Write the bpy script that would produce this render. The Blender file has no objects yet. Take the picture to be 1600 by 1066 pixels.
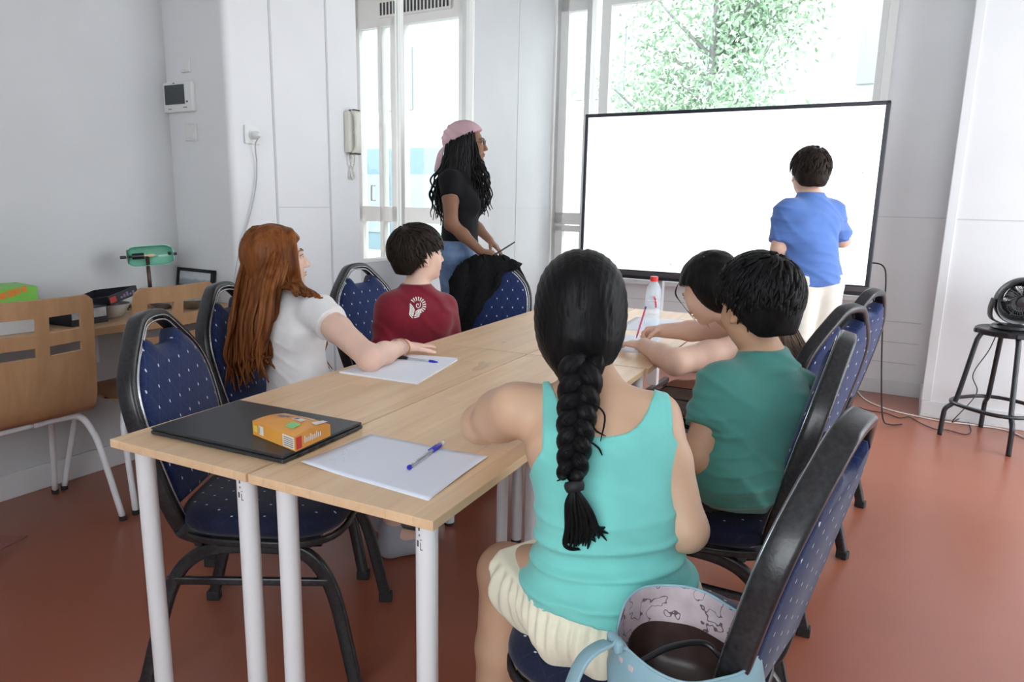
import bpy, bmesh, math, random
import numpy as np
from mathutils import Vector, Matrix
from mathutils.bvhtree import BVHTree
from math import sin, cos, pi, radians
rnd = random.Random(7)
SC = bpy.context.scene
COL = SC.collection

# ------------------------------------------------------------------ camera
FPX = 1100.0
CAM = Vector((1.38203, -0.89422, 1.23934))
YAW, PITCH, ROLL = -0.45775, 0.19605, -0.0206
_f = Vector((sin(YAW)*cos(PITCH), cos(YAW)*cos(PITCH), -sin(PITCH)))
_r0 = Vector((cos(YAW), -sin(YAW), 0.0))
_d0 = _f.cross(_r0)
_r = _r0*cos(ROLL) + _d0*sin(ROLL)
_d = -_r0*sin(ROLL) + _d0*cos(ROLL)
cam_data = bpy.data.cameras.new('camera')
cam = bpy.data.objects.new('camera', cam_data)
COL.objects.link(cam)
_m = Matrix((( _r.x, -_d.x, -_f.x, CAM.x), (_r.y, -_d.y, -_f.y, CAM.y), (_r.z, -_d.z, -_f.z, CAM.z), (0, 0, 0, 1)))
cam.matrix_world = _m
cam_data.sensor_width = 36.0
cam_data.sensor_fit = 'HORIZONTAL'
cam_data.lens = 36.0*FPX/1600.0
cam_data.clip_start = 0.02
cam_data.clip_end = 400
SC.camera = cam

# ------------------------------------------------------------------ world, exposure
SC.view_settings.view_transform = 'Standard'
SC.view_settings.look = 'None'
SC.view_settings.gamma = 1.0
SC.view_settings.use_curve_mapping = False
SC.view_settings.exposure = -0.08
world = bpy.data.worlds.new('daylight'); SC.world = world
world.use_nodes = True
_bg = world.node_tree.nodes['Background']
_bg.inputs['Color'].default_value = (0.90, 0.955, 1.0, 1)
_bg.inputs['Strength'].default_value = 7.6
# bounce depth for an interior lit through its windows
SC.cycles.max_bounces = 10
SC.cycles.diffuse_bounces = 5
SC.cycles.glossy_bounces = 3
SC.cycles.transmission_bounces = 6
SC.cycles.transparent_max_bounces = 12
SC.cycles.sample_clamp_indirect = 6.0
SC.cycles.use_denoising = True
SC.cycles.caustics_reflective = False
SC.cycles.caustics_refractive = False

def at(px, py, d):
    """point seen in direction (px,py) at depth d metres along the optical axis"""
    return CAM + (_f + _r*((px-800.0)/FPX) + _d*((py-533.0)/FPX))*d
def atz(px, py, z):
    v = _f + _r*((px-800.0)/FPX) + _d*((py-533.0)/FPX)
    return CAM + v*((z-CAM.z)/v.z)
def depth(p): return (Vector(p)-CAM).dot(_f)

TH = radians(-3.5)                       # the room is turned 3.5 degrees against the tables
EX = Vector((cos(TH), sin(TH), 0)); EY = Vector((-sin(TH), cos(TH), 0))
def RM(x, y, z=0.0): return EX*x + EY*y + Vector((0, 0, z))

# ------------------------------------------------------------------ materials
def mat(name, col, rough=0.6, metal=0.0, spec=0.5, **kw):
    m = bpy.data.materials.new(name); m.use_nodes = True
    b = m.node_tree.nodes['Principled BSDF']
    b.inputs['Base Color'].default_value = (*col, 1)
    b.inputs['Roughness'].default_value = rough
    b.inputs['Metallic'].default_value = metal
    b.inputs['Specular IOR Level'].default_value = spec
    for k, v in kw.items():
        b.inputs[k.replace('_', ' ')].default_value = v
    return m
def NT(m): return m.node_tree.nodes, m.node_tree.links, m.node_tree.nodes['Principled BSDF']
def coords(m, scale=(1, 1, 1), rot=(0, 0, 0), kind='Object'):
    n, l, b = NT(m)
    tc = n.new('ShaderNodeTexCoord'); mp = n.new('ShaderNodeMapping')
    mp.inputs['Scale'].default_value = scale; mp.inputs['Rotation'].default_value = rot
    l.new(tc.outputs[kind], mp.inputs['Vector']); return mp.outputs['Vector']
def noise(m, vec, scale, detail=3, rough=0.5, dist=0.0):
    n, l, b = NT(m); t = n.new('ShaderNodeTexNoise')
    t.inputs['Scale'].default_value = scale; t.inputs['Detail'].default_value = detail
    t.inputs['Roughness'].default_value = rough; t.inputs['Distortion'].default_value = dist
    if vec is not None: l.new(vec, t.inputs['Vector'])
    return t.outputs['Fac']
def ramp(m, fac, stops):
    n, l, b = NT(m); r = n.new('ShaderNodeValToRGB'); e = r.color_ramp.elements
    while len(e) < len(stops): e.new(0.5)
    for i, (p, c) in enumerate(stops):
        e[i].position = p; e[i].color = (*c, 1)
    l.new(fac, r.inputs['Fac']); return r.outputs['Color']
def bump(m, h, strength=0.3, dist=0.01):
    n, l, b = NT(m); bp = n.new('ShaderNodeBump')
    bp.inputs['Strength'].default_value = strength; bp.inputs['Distance'].default_value = dist
    l.new(h, bp.inputs['Height']); l.new(bp.outputs['Normal'], b.inputs['Normal'])
def mth(m, op, a, b=None, c=None):
    n, l, _ = NT(m); t = n.new('ShaderNodeMath'); t.operation = op
    for i, v in enumerate((a, b, c)):
        if v is None: continue
        if isinstance(v, (int, float)): t.inputs[i].default_value = v
        else: l.new(v, t.inputs[i])
    return t.outputs[0]
def mix(m, fac, a, b):
    n, l, _ = NT(m); t = n.new('ShaderNodeMix'); t.data_type = 'RGBA'
    for s, v in ((t.inputs[0], fac), (t.inputs[6], a), (t.inputs[7], b)):
        if isinstance(v, tuple): s.default_value = (*v, 1)
        elif isinstance(v, (int, float)): s.default_value = v
        else: l.new(v, s)
    return t.outputs[2]
def link(m, out, name): m.node_tree.links.new(out, m.node_tree.nodes['Principled BSDF'].inputs[name])
def noisy(name, c1, c2, scale=8, rough=0.6, st=(1, 1, 1), bmp=0.0, bscale=None, metal=0, spec=0.5, dist=0.004, detail=4):
    m = mat(name, c1, rough, metal, spec); v = coords(m, st)
    f = noise(m, v, scale, detail); link(m, ramp(m, f, [(0.3, c1), (0.7, c2)]), 'Base Color')
    if bmp: bump(m, noise(m, v, bscale or scale*4, 3), bmp, dist)
    return m

M = {}
M['wall'] = noisy('white_wall_paint', (0.555, 0.565, 0.575), (0.59, 0.60, 0.61), 3, 0.55, bmp=0.05, bscale=40, spec=0.3)
M['panel_lit'] = noisy('white_panel_lit', (0.71, 0.72, 0.735), (0.74, 0.75, 0.765), 3, 0.45, bmp=0.03, bscale=40, spec=0.35)  # panelled walls; the window light on them is put into this lighter paint
M['trimw'] = mat('white_gloss_paint', (0.66, 0.67, 0.68), 0.35)
M['groove'] = mat('panel_joint', (0.54, 0.55, 0.57), 0.7)
M['frame'] = mat('painted_window_frame', (0.80, 0.80, 0.78), 0.4)
def floor_mat():
    m = mat('terracotta_vinyl', (0.3, 0.1, 0.06), 0.33, 0, 0.8); v = coords(m)
    f = noise(m, v, 1.6, 5, 0.6)
    base = ramp(m, f, [(0.25, (0.285, 0.088, 0.050)), (0.75, (0.345, 0.112, 0.066))])
    link(m, base, 'Base Color')
    m.node_tree.nodes['Principled BSDF'].inputs['Roughness'].default_value = 0.30
    return m
M['floor'] = floor_mat()
def wood_mat(name, cols, brick=None, grain=1.0, rough=0.42, axis='Y'):
    m = mat(name, cols[0], rough); n, l, b = NT(m)
    # grain runs along local axis
    st = {'Y': (22, 1.4, 22), 'X': (1.4, 22, 22), 'Z': (22, 22, 1.4)}[axis]
    v = coords(m, st); g = noise(m, v, 1.0, 6, 0.62, 0.6)
    c = ramp(m, g, [(0.25, cols[0]), (0.55, cols[1]), (0.8, cols[2])])
    if brick:
        bt = n.new('ShaderNodeTexBrick')
        vv = coords(m, (1, 1, 1), (0, 0, radians(90)) if axis == 'Y' else (0, 0, 0))
        l.new(vv, bt.inputs['Vector'])
        bt.inputs['Color1'].default_value = (0.90, 0.88, 0.86, 1); bt.inputs['Color2'].default_value = (1.06, 1.04, 1.02, 1)
        bt.inputs['Mortar'].default_value = (0.80, 0.74, 0.66, 1)
        bt.inputs['Scale'].default_value = 1.0; bt.inputs['Mortar Size'].default_value = 0.0006
        bt.inputs['Brick Width'].default_value = brick[0]; bt.inputs['Row Height'].default_value = brick[1]
        bt.offset = 0.37; bt.offset_frequency = 2
        t = n.new('ShaderNodeMix'); t.data_type = 'RGBA'; t.blend_type = 'MULTIPLY'; t.inputs[0].default_value = 0.75
        l.new(c, t.inputs[6]); l.new(bt.outputs['Color'], t.inputs[7]); c = t.outputs[2]
    kn = noise(m, coords(m, (6, 2.2, 6) if axis == 'Y' else (2.2, 6, 6)), 1.6, 2)
    c = mix(m, mth(m, 'MULTIPLY', mth(m, 'GREATER_THAN', kn, 0.74), 0.35), c, tuple(x*0.5 for x in cols[0]))
    l.new(c, b.inputs['Base Color']); bump(m, g, 0.04, 0.002)
    return m
M['beech'] = wood_mat('butcher_block', [(0.66, 0.44, 0.26), (0.77, 0.545, 0.34), (0.85, 0.64, 0.42)], (0.42, 0.055), axis='Y', rough=0.36)
M['desk'] = wood_mat('desk_wood', [(0.42, 0.26, 0.14), (0.50, 0.32, 0.18), (0.56, 0.38, 0.23)], (0.5, 0.06), axis='Y')
M['ply'] = wood_mat('beech_plywood', [(0.35, 0.195, 0.095), (0.43, 0.25, 0.13), (0.50, 0.30, 0.16)], None, axis='Z', rough=0.45)
M['white_metal'] = mat('white_powder_coat', (0.74, 0.76, 0.78), 0.32)
M['black_plastic'] = mat('black_plastic', (0.012, 0.012, 0.014), 0.35)
M['black_matte'] = mat('black_matte', (0.01, 0.01, 0.012), 0.7)
M['black_metal'] = mat('black_painted_metal', (0.010, 0.012, 0.016), 0.28)
M['white_plastic'] = mat('white_plastic', (0.72, 0.73, 0.72), 0.35)
M['cream_plastic'] = mat('cream_plastic', (0.66, 0.66, 0.58), 0.35)
M['hammer'] = noisy('hammered_black_tube', (0.012, 0.012, 0.014), (0.030, 0.031, 0.034), 120, 0.28, bmp=0.25, bscale=260, spec=0.45, dist=0.0008)
M['silver'] = mat('silver_piping', (0.50, 0.51, 0.54), 0.25, 0.85)
M['rubber'] = mat('rubber', (0.02, 0.02, 0.02), 0.8)
M['paper'] = mat('paper', (0.80, 0.83, 0.90), 0.7)

def fabric_dots(name, ax, ay, pitch, c0=(0.010, 0.022, 0.085), dot=0.010, linef=0.30):
    """navy upholstery with a diamond lattice of small white dots"""
    m = mat(name, c0, 0.85, 0, 0.25); n, l, b = NT(m)
    tc = n.new('ShaderNodeTexCoord'); sp = n.new('ShaderNodeSeparateXYZ'); l.new(tc.outputs['Object'], sp.inputs[0])
    x, y = sp.outputs[ax], sp.outputs[ay]
    a = mth(m, 'ADD', mth(m, 'DIVIDE', x, pitch*1.15), mth(m, 'DIVIDE', y, pitch*1.9))
    c = mth(m, 'SUBTRACT', mth(m, 'DIVIDE', x, pitch*1.15), mth(m, 'DIVIDE', y, pitch*1.9))
    fa = mth(m, 'SUBTRACT', mth(m, 'FRACT', mth(m, 'ADD', a, 50.0)), 0.5)
    fc = mth(m, 'SUBTRACT', mth(m, 'FRACT', mth(m, 'ADD', c, 50.0)), 0.5)
    rr = mth(m, 'ADD', mth(m, 'MULTIPLY', fa, fa), mth(m, 'MULTIPLY', fc, fc))
    isdot = mth(m, 'LESS_THAN', rr, dot)
    la = mth(m, 'LESS_THAN', mth(m, 'ABSOLUTE', fa), 0.022); lc = mth(m, 'LESS_THAN', mth(m, 'ABSOLUTE', fc), 0.022)
    ln = mth(m, 'MULTIPLY', mth(m, 'MAXIMUM', la, lc), linef)
    nz = noise(m, coords(m), 220, 2)
    cc = ramp(m, nz, [(0.3, tuple(v*0.75 for v in c0)), (0.7, tuple(v*1.35 for v in c0))])
    if ay == 'Y':
        sn = n.new('ShaderNodeSeparateXYZ'); l.new(tc.outputs['Normal'], sn.inputs[0]); isdot = mth(m, 'MULTIPLY', isdot, mth(m, 'GREATER_THAN', sn.outputs['Z'], 0.55))
    cc = mix(m, ln, cc, (0.10, 0.13, 0.26)); cc = mix(m, isdot, cc, (0.62, 0.65, 0.72))
    l.new(cc, b.inputs['Base Color']); bump(m, nz, 0.25, 0.001)
    b.inputs['Sheen Weight'].default_value = 0.15
    return m
M['fab_back'] = fabric_dots('navy_dotted_back', 'X', 'Z', 0.048, dot=0.0042, linef=0.16)
M['fab_seat'] = fabric_dots('navy_dotted_seat', 'X', 'Y', 0.042, c0=(0.007, 0.011, 0.034), dot=0.003, linef=0.05)

# ------------------------------------------------------------------ mesh helpers
class G:
    """a mesh under construction: list of verts and faces (with material slot)"""
    def __init__(s): s.v = []; s.f = []; s.mi = []; s.cur = 0
    def slot(s, i): s.cur = i; return s
    def add(s, vs, fs, mtx=None):
        o = len(s.v)
        s.v += [tuple(mtx @ Vector(p)) if mtx is not None else tuple(p) for p in vs]
        s.f += [tuple(i+o for i in f) for f in fs]; s.mi += [s.cur]*len(fs); return s
    def box(s, lo, hi, mtx=None):
        x0, y0, z0 = lo; x1, y1, z1 = hi
        vs = [(x0, y0, z0), (x1, y0, z0), (x1, y1, z0), (x0, y1, z0), (x0, y0, z1), (x1, y0, z1), (x1, y1, z1), (x0, y1, z1)]
        return s.add(vs, [(0, 3, 2, 1), (4, 5, 6, 7), (0, 1, 5, 4), (1, 2, 6, 5), (2, 3, 7, 6), (3, 0, 4, 7)], mtx)
    def cbox(s, c, size, mtx=None):
        return s.box([c[i]-size[i]/2 for i in range(3)], [c[i]+size[i]/2 for i in range(3)], mtx)
    def prism(s, poly, z0, z1, mtx=None):
        n = len(poly)
        vs = [(x, y, z0) for x, y in poly] + [(x, y, z1) for x, y in poly]
        fs = [tuple(reversed(range(n))), tuple(range(n, 2*n))] + [(i, (i+1) % n, n+(i+1) % n, n+i) for i in range(n)]
        return s.add(vs, fs, mtx)
    def lathe(s, prof, n=24, mtx=None, cap=True):
        vs = []; fs = []; k = len(prof)
        for i in range(n):
            a = 2*pi*i/n
            for r, z in prof: vs.append((r*cos(a), r*sin(a), z))
        for i in range(n):
            j = (i+1) % n
            for q in range(k-1): fs.append((i*k+q, j*k+q, j*k+q+1, i*k+q+1))
        if cap:
            if prof[0][0] > 1e-6: fs.append(tuple(i*k for i in reversed(range(n))))
            if prof[-1][0] > 1e-6: fs.append(tuple(i*k+k-1 for i in range(n)))
        return s.add(vs, fs, mtx)
    def sweep(s, path, sec, mtx=None, closed=False, up=None, scales=None, cap=True, twist=None):
        """sec: list of (a,b) in the plane across the path; a along side, b along up"""
        P = [Vector(p) for p in path]; n = len(P); k = len(sec)
        T = []
        for i in range(n):
            a = P[(i-1) % n] if (closed or i > 0) else P[i]; b = P[(i+1) % n] if (closed or i < n-1) else P[i]
            t = (b-a); T.append(t.normalized() if t.length > 1e-9 else Vector((0, 0, 1)))
        if up is None:
            u = Vector((0, 0, 1)) if abs(T[0].z) < 0.9 else Vector((1, 0, 0))
            U = [(u-T[0]*u.dot(T[0])).normalized()]
            for i in range(1, n):
                w = U[-1]-T[i]*U[-1].dot(T[i])
                U.append(w.normalized() if w.length > 1e-6 else U[-1])
        else:
            U = []
            for i in range(n):
                u = Vector(up[i] if isinstance(up, list) else up); w = u-T[i]*u.dot(T[i]); U.append(w.normalized())
        vs = []
        for i in range(n):
            S = T[i].cross(U[i]); sc = scales[i] if scales else 1.0
            if isinstance(sc, (int, float)): sc = (sc, sc)
            tw = twist[i] if twist else 0.0; ct, stw = cos(tw), sin(tw)
            for a, b in sec:
                a, b = a*sc[0], b*sc[1]
                a, b = a*ct-b*stw, a*stw+b*ct
                vs.append(tuple(P[i]+S*a+U[i]*b))
        fs = []
        for i in range(n if closed else n-1):
            j = (i+1) % n
            for q in range(k): fs.append((i*k+q, i*k+(q+1) % k, j*k+(q+1) % k, j*k+q))
        if not closed and cap:
            fs.append(tuple(reversed(range(k)))); fs.append(tuple(range((n-1)*k, n*k)))
        return s.add(vs, fs, mtx)
    def tube(s, path, r, n=10, **kw):
        if isinstance(r, (list, tuple)): kw['scales'] = list(r); r = 1.0
        return s.sweep(path, circ(r, n), **kw)
    def sphere(s, c, r, mtx=None, nu=16, nv=10):
        r = (r, r, r) if isinstance(r, (int, float)) else r
        vs = [(c[0], c[1], c[2]-r[2])]; fs = []
        for j in range(1, nv):
            b = -pi/2+pi*j/nv
            for i in range(nu):
                a = 2*pi*i/nu; vs.append((c[0]+r[0]*cos(b)*cos(a), c[1]+r[1]*cos(b)*sin(a), c[2]+r[2]*sin(b)))
        vs.append((c[0], c[1], c[2]+r[2])); L = len(vs)-1
        for i in range(nu): fs.append((0, 1+(i+1) % nu, 1+i)); fs.append((L, L-nu+i, L-nu+(i+1) % nu))
        for j in range(nv-2):
            for i in range(nu):
                a = 1+j*nu; fs.append((a+i, a+(i+1) % nu, a+nu+(i+1) % nu, a+nu+i))
        return s.add(vs, fs, mtx)
def circ(r, n=10, ry=None):
    return [(r*cos(2*pi*i/n), (ry or r)*sin(2*pi*i/n)) for i in range(n)]
def rrect(w, h, r, n=4):
    out = []
    for cx, cy, a0 in ((w/2-r, h/2-r, 0), (-w/2+r, h/2-r, 90), (-w/2+r, -h/2+r, 180), (w/2-r, -h/2+r, 270)):
        for i in range(n+1):
            a = radians(a0+90*i/n); out.append((cx+r*cos(a), cy+r*sin(a)))
    return out
def smooth(pts, sub=6, closed=False):
    """Catmull-Rom through the points"""
    P = [Vector(p) for p in pts]; n = len(P); out = []
    for i in range(n if closed else n-1):
        if closed: a, b, c, d = P[(i-1) % n], P[i], P[(i+1) % n], P[(i+2) % n]
        else: a, b, c, d = P[max(i-1, 0)], P[i], P[i+1], P[min(i+2, n-1)]
        for k in range(sub):
            t = k/sub
            out.append(0.5*((2*b)+(c-a)*t+(2*a-5*b+4*c-d)*t*t+(3*b-a-3*c+d)*t**3))
    if not closed: out.append(P[-1])
    return out
def loc(v, rz=0.0): return Matrix.Translation(Vector(v)) @ Matrix.Rotation(rz, 4, 'Z')

def tag(o, label=None, cat=None, group=None, kind=None):
    if label: o['label'] = label
    if cat: o['category'] = cat
    if group: o['group'] = group
    if kind: o['kind'] = kind
    return o
def obj(name, g, mats, parent=None, sm=False, bevel=0.0, world=True, origin=None, rz=0.0, seg=2, auto=None):
    """one mesh object. world=True: verts are world coords, moved into the parent's frame"""
    if not isinstance(mats, (list, tuple)): mats = [mats]
    me = bpy.data.meshes.new(name)
    vs = g.v
    if parent is not None and world:
        inv = WORLD[parent.name].inverted(); vs = [tuple(inv @ Vector(p)) for p in vs]
    elif origin is not None:
        inv = loc(origin, rz).inverted() if world else Matrix()
        vs = [tuple(inv @ Vector(p)) for p in vs]
    me.from_pydata(vs, [], g.f); me.update()
    for m in mats: me.materials.append(m)
    if len(mats) > 1: me.polygons.foreach_set('material_index', g.mi)
    if sm: me.polygons.foreach_set('use_smooth', [True]*len(me.polygons))
    o = bpy.data.objects.new(name, me); COL.objects.link(o)
    if parent is not None: o.parent = parent; WORLD[o.name] = WORLD[parent.name].copy()
    else:
        mtx = loc(origin, rz) if origin is not None else Matrix()
        o.matrix_world = mtx; WORLD[o.name] = mtx
    if bevel:
        b = o.modifiers.new('bevel', 'BEVEL'); b.width = bevel; b.segments = seg; b.limit_method = 'ANGLE'; b.angle_limit = radians(35)
        b.harden_normals = False
    if auto is not None:
        bmx = bmesh.new(); bmx.from_mesh(me)
        for e in bmx.edges:
            e.smooth = not (len(e.link_faces) == 2 and e.calc_face_angle(0) > radians(auto))
        for f in bmx.faces: f.smooth = True
        bmx.to_mesh(me); bmx.free()
    return o
WORLD = {}
def empty(name, origin, rz=0.0, label=None, cat=None, group=None):
    o = bpy.data.objects.new(name, None); COL.objects.link(o); o.empty_display_size = 0.05
    o.matrix_world = loc(origin, rz); WORLD[o.name] = loc(origin, rz)
    return tag(o, label, cat, group)
def copy_tree(o, parent=None):
    c = o.copy(); COL.objects.link(c)
    if parent is not None: c.parent = parent
    for ch in [k for k in list(COL.objects) if k.parent == o]: copy_tree(ch, c)
    return c
def struct(name, g, m, **kw):
    return tag(obj(name, g, m, origin=(0, 0, 0), rz=TH, **kw), kind='structure')
def RG(boxes):
    """boxes given in the room's own axes -> world"""
    g = G(); mt = Matrix.Rotation(TH, 4, 'Z')
    for b in boxes: g.box(b[0], b[1], mt)
    return g
# ------------------------------------------------------------------ the room (room axes: x right, y towards the screen wall)
XL, XS, XR = -1.687, -1.27, 2.95      # left wall, side wall with the glass partition, right wall
YA, YB, YP, YF = 1.37, 4.516, 4.05, -2.6   # step of the wall, back wall, right pilaster face, wall behind
ZC = 3.05
struct('floor', RG([((-5.0, YF, -0.08), (4.0, YB+0.12, 0.0))]), M['floor'])
struct('ceiling', RG([((-5.0, YF, ZC), (4.0, YB+0.12, ZC+0.1))]), M['wall'])
struct('wall_left', RG([((XL-0.15, YF, 0), (XL, YA, ZC))]), M['wall'])
# wall step with a rounded outer corner, then the long side wall up to the glass partition
mt = Matrix.Rotation(TH, 4, 'Z'); g = G()
poly = [(XL-0.15, YA), (XS-0.03, YA)] + [(XS-0.03+0.03*sin(radians(a)), YA+0.03-0.03*cos(radians(a))) for a in (15, 30, 45, 60, 75, 90)] + [(XS, 2.2), (XS-0.10, 2.2), (XS-0.10, YA+0.1), (XL-0.15, YA+0.1)]
g.prism(poly, 0, ZC, mt); struct('wall_step', g, M['panel_lit'], auto=20)
struct('wall_side', RG([((XS-0.10, 2.2, 0), (XS, 3.35, 0.88)), ((XS-0.10, 2.2, 2.75), (XS, 3.35, ZC)), ((XS-0.10, 3.35, 0), (XS, YB, ZC))]), M['wall'])
WX0, WX1, WZ0, WZ1 = -1.25, 1.10, 0.66, 2.86
FX0, FX1 = -3.45, -2.06
struct('wall_back', RG([((FX1, YB, 0), (WX0, YB+0.2, ZC)), ((WX0, YB, 0), (WX1, YB+0.2, WZ0)), ((WX0, YB, WZ1), (WX1, YB+0.2, ZC)),
                        ((WX1, YB, 0), (1.56, YB+0.2, ZC)), ((-5.0, YB, 0), (FX0, YB+0.2, ZC))]), M['panel_lit'])
g = G(); g.prism([(1.56, YB+0.2), (1.56, YP+0.03)] + [(1.59-0.03*cos(radians(a)), YP+0.03-0.03*sin(radians(a))) for a in (15, 30, 45, 60, 75, 90)] + [(4.0, YP), (4.0, YB+0.2)], 0, ZC, mt)
struct('wall_pilaster', g, M['panel_lit'], auto=20)
# right wall with tall windows (out of frame), wall behind the camera with one
RW = [(1.2, 2.2), (2.45, 3.82)]
bx = [((XR, YF, 0), (XR+0.2, RW[0][0], ZC)), ((XR, RW[0][1], 0), (XR+0.2, RW[1][0], ZC)), ((XR, RW[1][1], 0), (XR+0.2, YP, ZC))]
for a, b in RW: bx += [((XR, a, 0), (XR+0.2, b, 0.12)), ((XR, a, 2.75), (XR+0.2, b, ZC))]
struct('wall_right', RG(bx), M['wall'])
struct('wall_rear', RG([((-5.0, YF-0.2, 0), (-0.6, YF, ZC)), ((2.8, YF-0.2, 0), (4.0, YF, ZC)), ((-0.6, YF-0.2, 0), (0.5, YF, ZC)), ((0.5, YF-0.2, 0), (2.8, YF, 0.9)), ((0.5, YF-0.2, 2.8), (2.8, YF, ZC))]), M['wall'])
struct('wall_corridor', RG([((-5.1, YA+0.1, 0), (-5.0, YB, ZC))]), M['wall'])
# baseboards, joints between the wall panels, sill
struct('baseboard_left', RG([((XL, YF, 0), (XL+0.014, YA, 0.105))]), M['trimw'], bevel=0.003)
struct('baseboard_step', RG([((XL, YA-0.014, 0), (XS, YA, 0.105)), ((XS, YA-0.014, 0), (XS+0.014, YB, 0.105))]), M['trimw'], bevel=0.003)
struct('baseboard_back', RG([((XS, YB-0.014, 0), (1.56, YB, 0.10))]), M['trimw'], bevel=0.003)
struct('baseboard_pilaster', RG([((1.546, YP-0.014, 0), (1.56, YB, 0.10)), ((1.546, YP-0.014, 0), (4.0, YP, 0.10))]), M['trimw'], bevel=0.003)
gv = 0.004
struct('trim_1', RG([((XS, y-0.006, 0.1), (XS+0.003, y+0.006, ZC)) for y in (1.62, 1.978)]), M['groove'])
struct('trim_2', RG([((XS, 1.62, 1.186), (XS+0.003, 1.978, 1.19)), ((XS, 3.36, 1.186), (XS+0.003, YB, 1.191)), ((1.14, YB-0.003, 1.186), (1.56, YB, 1.191)), ((1.56, YP-0.003, 1.186), (4.0, YP, 1.192))]), M['groove'])
struct('trim_3', RG([((XS, y-0.012, 0.1), (XS+0.003, y+0.012, ZC)) for y in (3.95,)]), M['wall'], bevel=0.002)
struct('trim_4', RG([((1.548, YP-0.012, 0.1), (1.60, YP, ZC))]), M['trimw'], bevel=0.004)
struct('trim_5', RG([((WX0-0.02, YB-0.05, WZ0-0.04), (WX1+0.03, YB+0.08, WZ0))]), M['trimw'], bevel=0.004)
struct('trim_6', RG([((WX0, YB-0.004, z-0.003), (1.5, YB, z+0.003)) for z in (0.22, 0.36, 0.50)]), M['groove'])

def mth2(m, op, a, b=None, c=None):
    n, l = m.node_tree.nodes, m.node_tree.links; t = n.new('ShaderNodeMath'); t.operation = op
    for i, v in enumerate((a, b, c)):
        if v is None: continue
        if isinstance(v, (int, float)): t.inputs[i].default_value = v
        else: l.new(v, t.inputs[i])
    return t.outputs[0]
def glass_mat():
    m = bpy.data.materials.new('window_glass'); m.use_nodes = True
    n, l = m.node_tree.nodes, m.node_tree.links; n.remove(n['Principled BSDF'])
    out = n['Material Output']; tr = n.new('ShaderNodeBsdfTransparent'); gl = n.new('ShaderNodeBsdfGlossy'); mx = n.new('ShaderNodeMixShader')
    gl.inputs['Roughness'].default_value = 0.02; lw = n.new('ShaderNodeLayerWeight'); lw.inputs['Blend'].default_value = 0.5
    p5 = mth2(m, 'POWER', lw.outputs['Facing'], 5.0); fr = mth2(m, 'MULTIPLY_ADD', p5, 0.45, 0.03)
    tr.inputs['Color'].default_value = (0.95, 0.97, 0.96, 1)
    l.new(fr, mx.inputs[0]); l.new(tr.outputs[0], mx.inputs[1]); l.new(gl.outputs[0], mx.inputs[2]); l.new(mx.outputs[0], out.inputs['Surface'])
    return m
M['glass'] = glass_mat()

def window(name, rects, frame_boxes, y0, y1, ypane, extra=None, mt_=None):
    w = empty(name, (0, 0, 0), TH); tag(w, kind='structure')
    obj('window_frame', RG([((a, y0, b), (c, y1, d)) for a, b, c, d in frame_boxes]), M['frame'], w, bevel=0.004)
    for a, b, c, d in rects:
        obj('pane', RG([((a, ypane, b), (c, ypane+0.006, d))]), M['glass'], w)
    return w
# window_1: glass partition in the side wall (runs along y)
w1 = empty('window_1', (0, 0, 0), TH); tag(w1, kind='structure')
obj('window_frame', RG([((XS-0.045, 2.575, 0.88), (XS-0.005, 2.605, 2.75)), ((XS-0.05, 3.32, 0.88), (XS, 3.35, 2.75)), ((XS-0.05, 2.2, 0.88), (XS, 3.35, 0.90)), ((XS-0.05, 2.2, 2.72), (XS, 3.35, 2.75))]), M['frame'], w1, bevel=0.003)
for a, b in ((2.2, 2.575), (2.605, 3.32)): obj('pane', RG([((XS-0.03, a, 0.90), (XS-0.024, b, 2.72))]), M['glass'], w1)
# window_2: street window behind the screen: narrow sash left, opened leaf, big pane right
L0, L1, L2, L3 = WX0, -0.985, -0.93, -0.83
fb = [(L0, WZ0, L0+0.07, WZ1), (L1-0.04, WZ0, L1+0.03, WZ1), (L0, WZ0, L1, WZ0+0.10), (L0, 1.06, L1, 1.155), (L0, 2.72, L1, WZ1), (L0, 1.0, L1, 1.05),
      (L3-0.07, WZ0, L3+0.01, WZ1), (L3, WZ0, WX1, WZ0+0.06), (L3, WZ1-0.13, WX1, WZ1), (WX1-0.05, WZ0, WX1, WZ1)]
window('window_2', [(L0+0.07, WZ0+0.1, L1-0.04, 1.0), (L0+0.07, 1.155, L1-0.04, 2.72), (L3+0.01, WZ0+0.06, WX1-0.05, WZ1-0.13), (L1+0.03, WZ0, L3-0.07, WZ1)], fb, YB+0.06, YB+0.12, YB+0.09)
struct('trim_7', RG([((WX0-0.05, YB-0.012, WZ0-0.04), (WX0, YB+0.06, WZ1+0.05)), ((WX1, YB-0.012, WZ0-0.04), (WX1+0.05, YB+0.06, WZ1+0.05)), ((L1+0.035, YB-0.02, WZ0), (L1+0.043, YB+0.06, WZ1))]), M['frame'], bevel=0.003)
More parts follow.
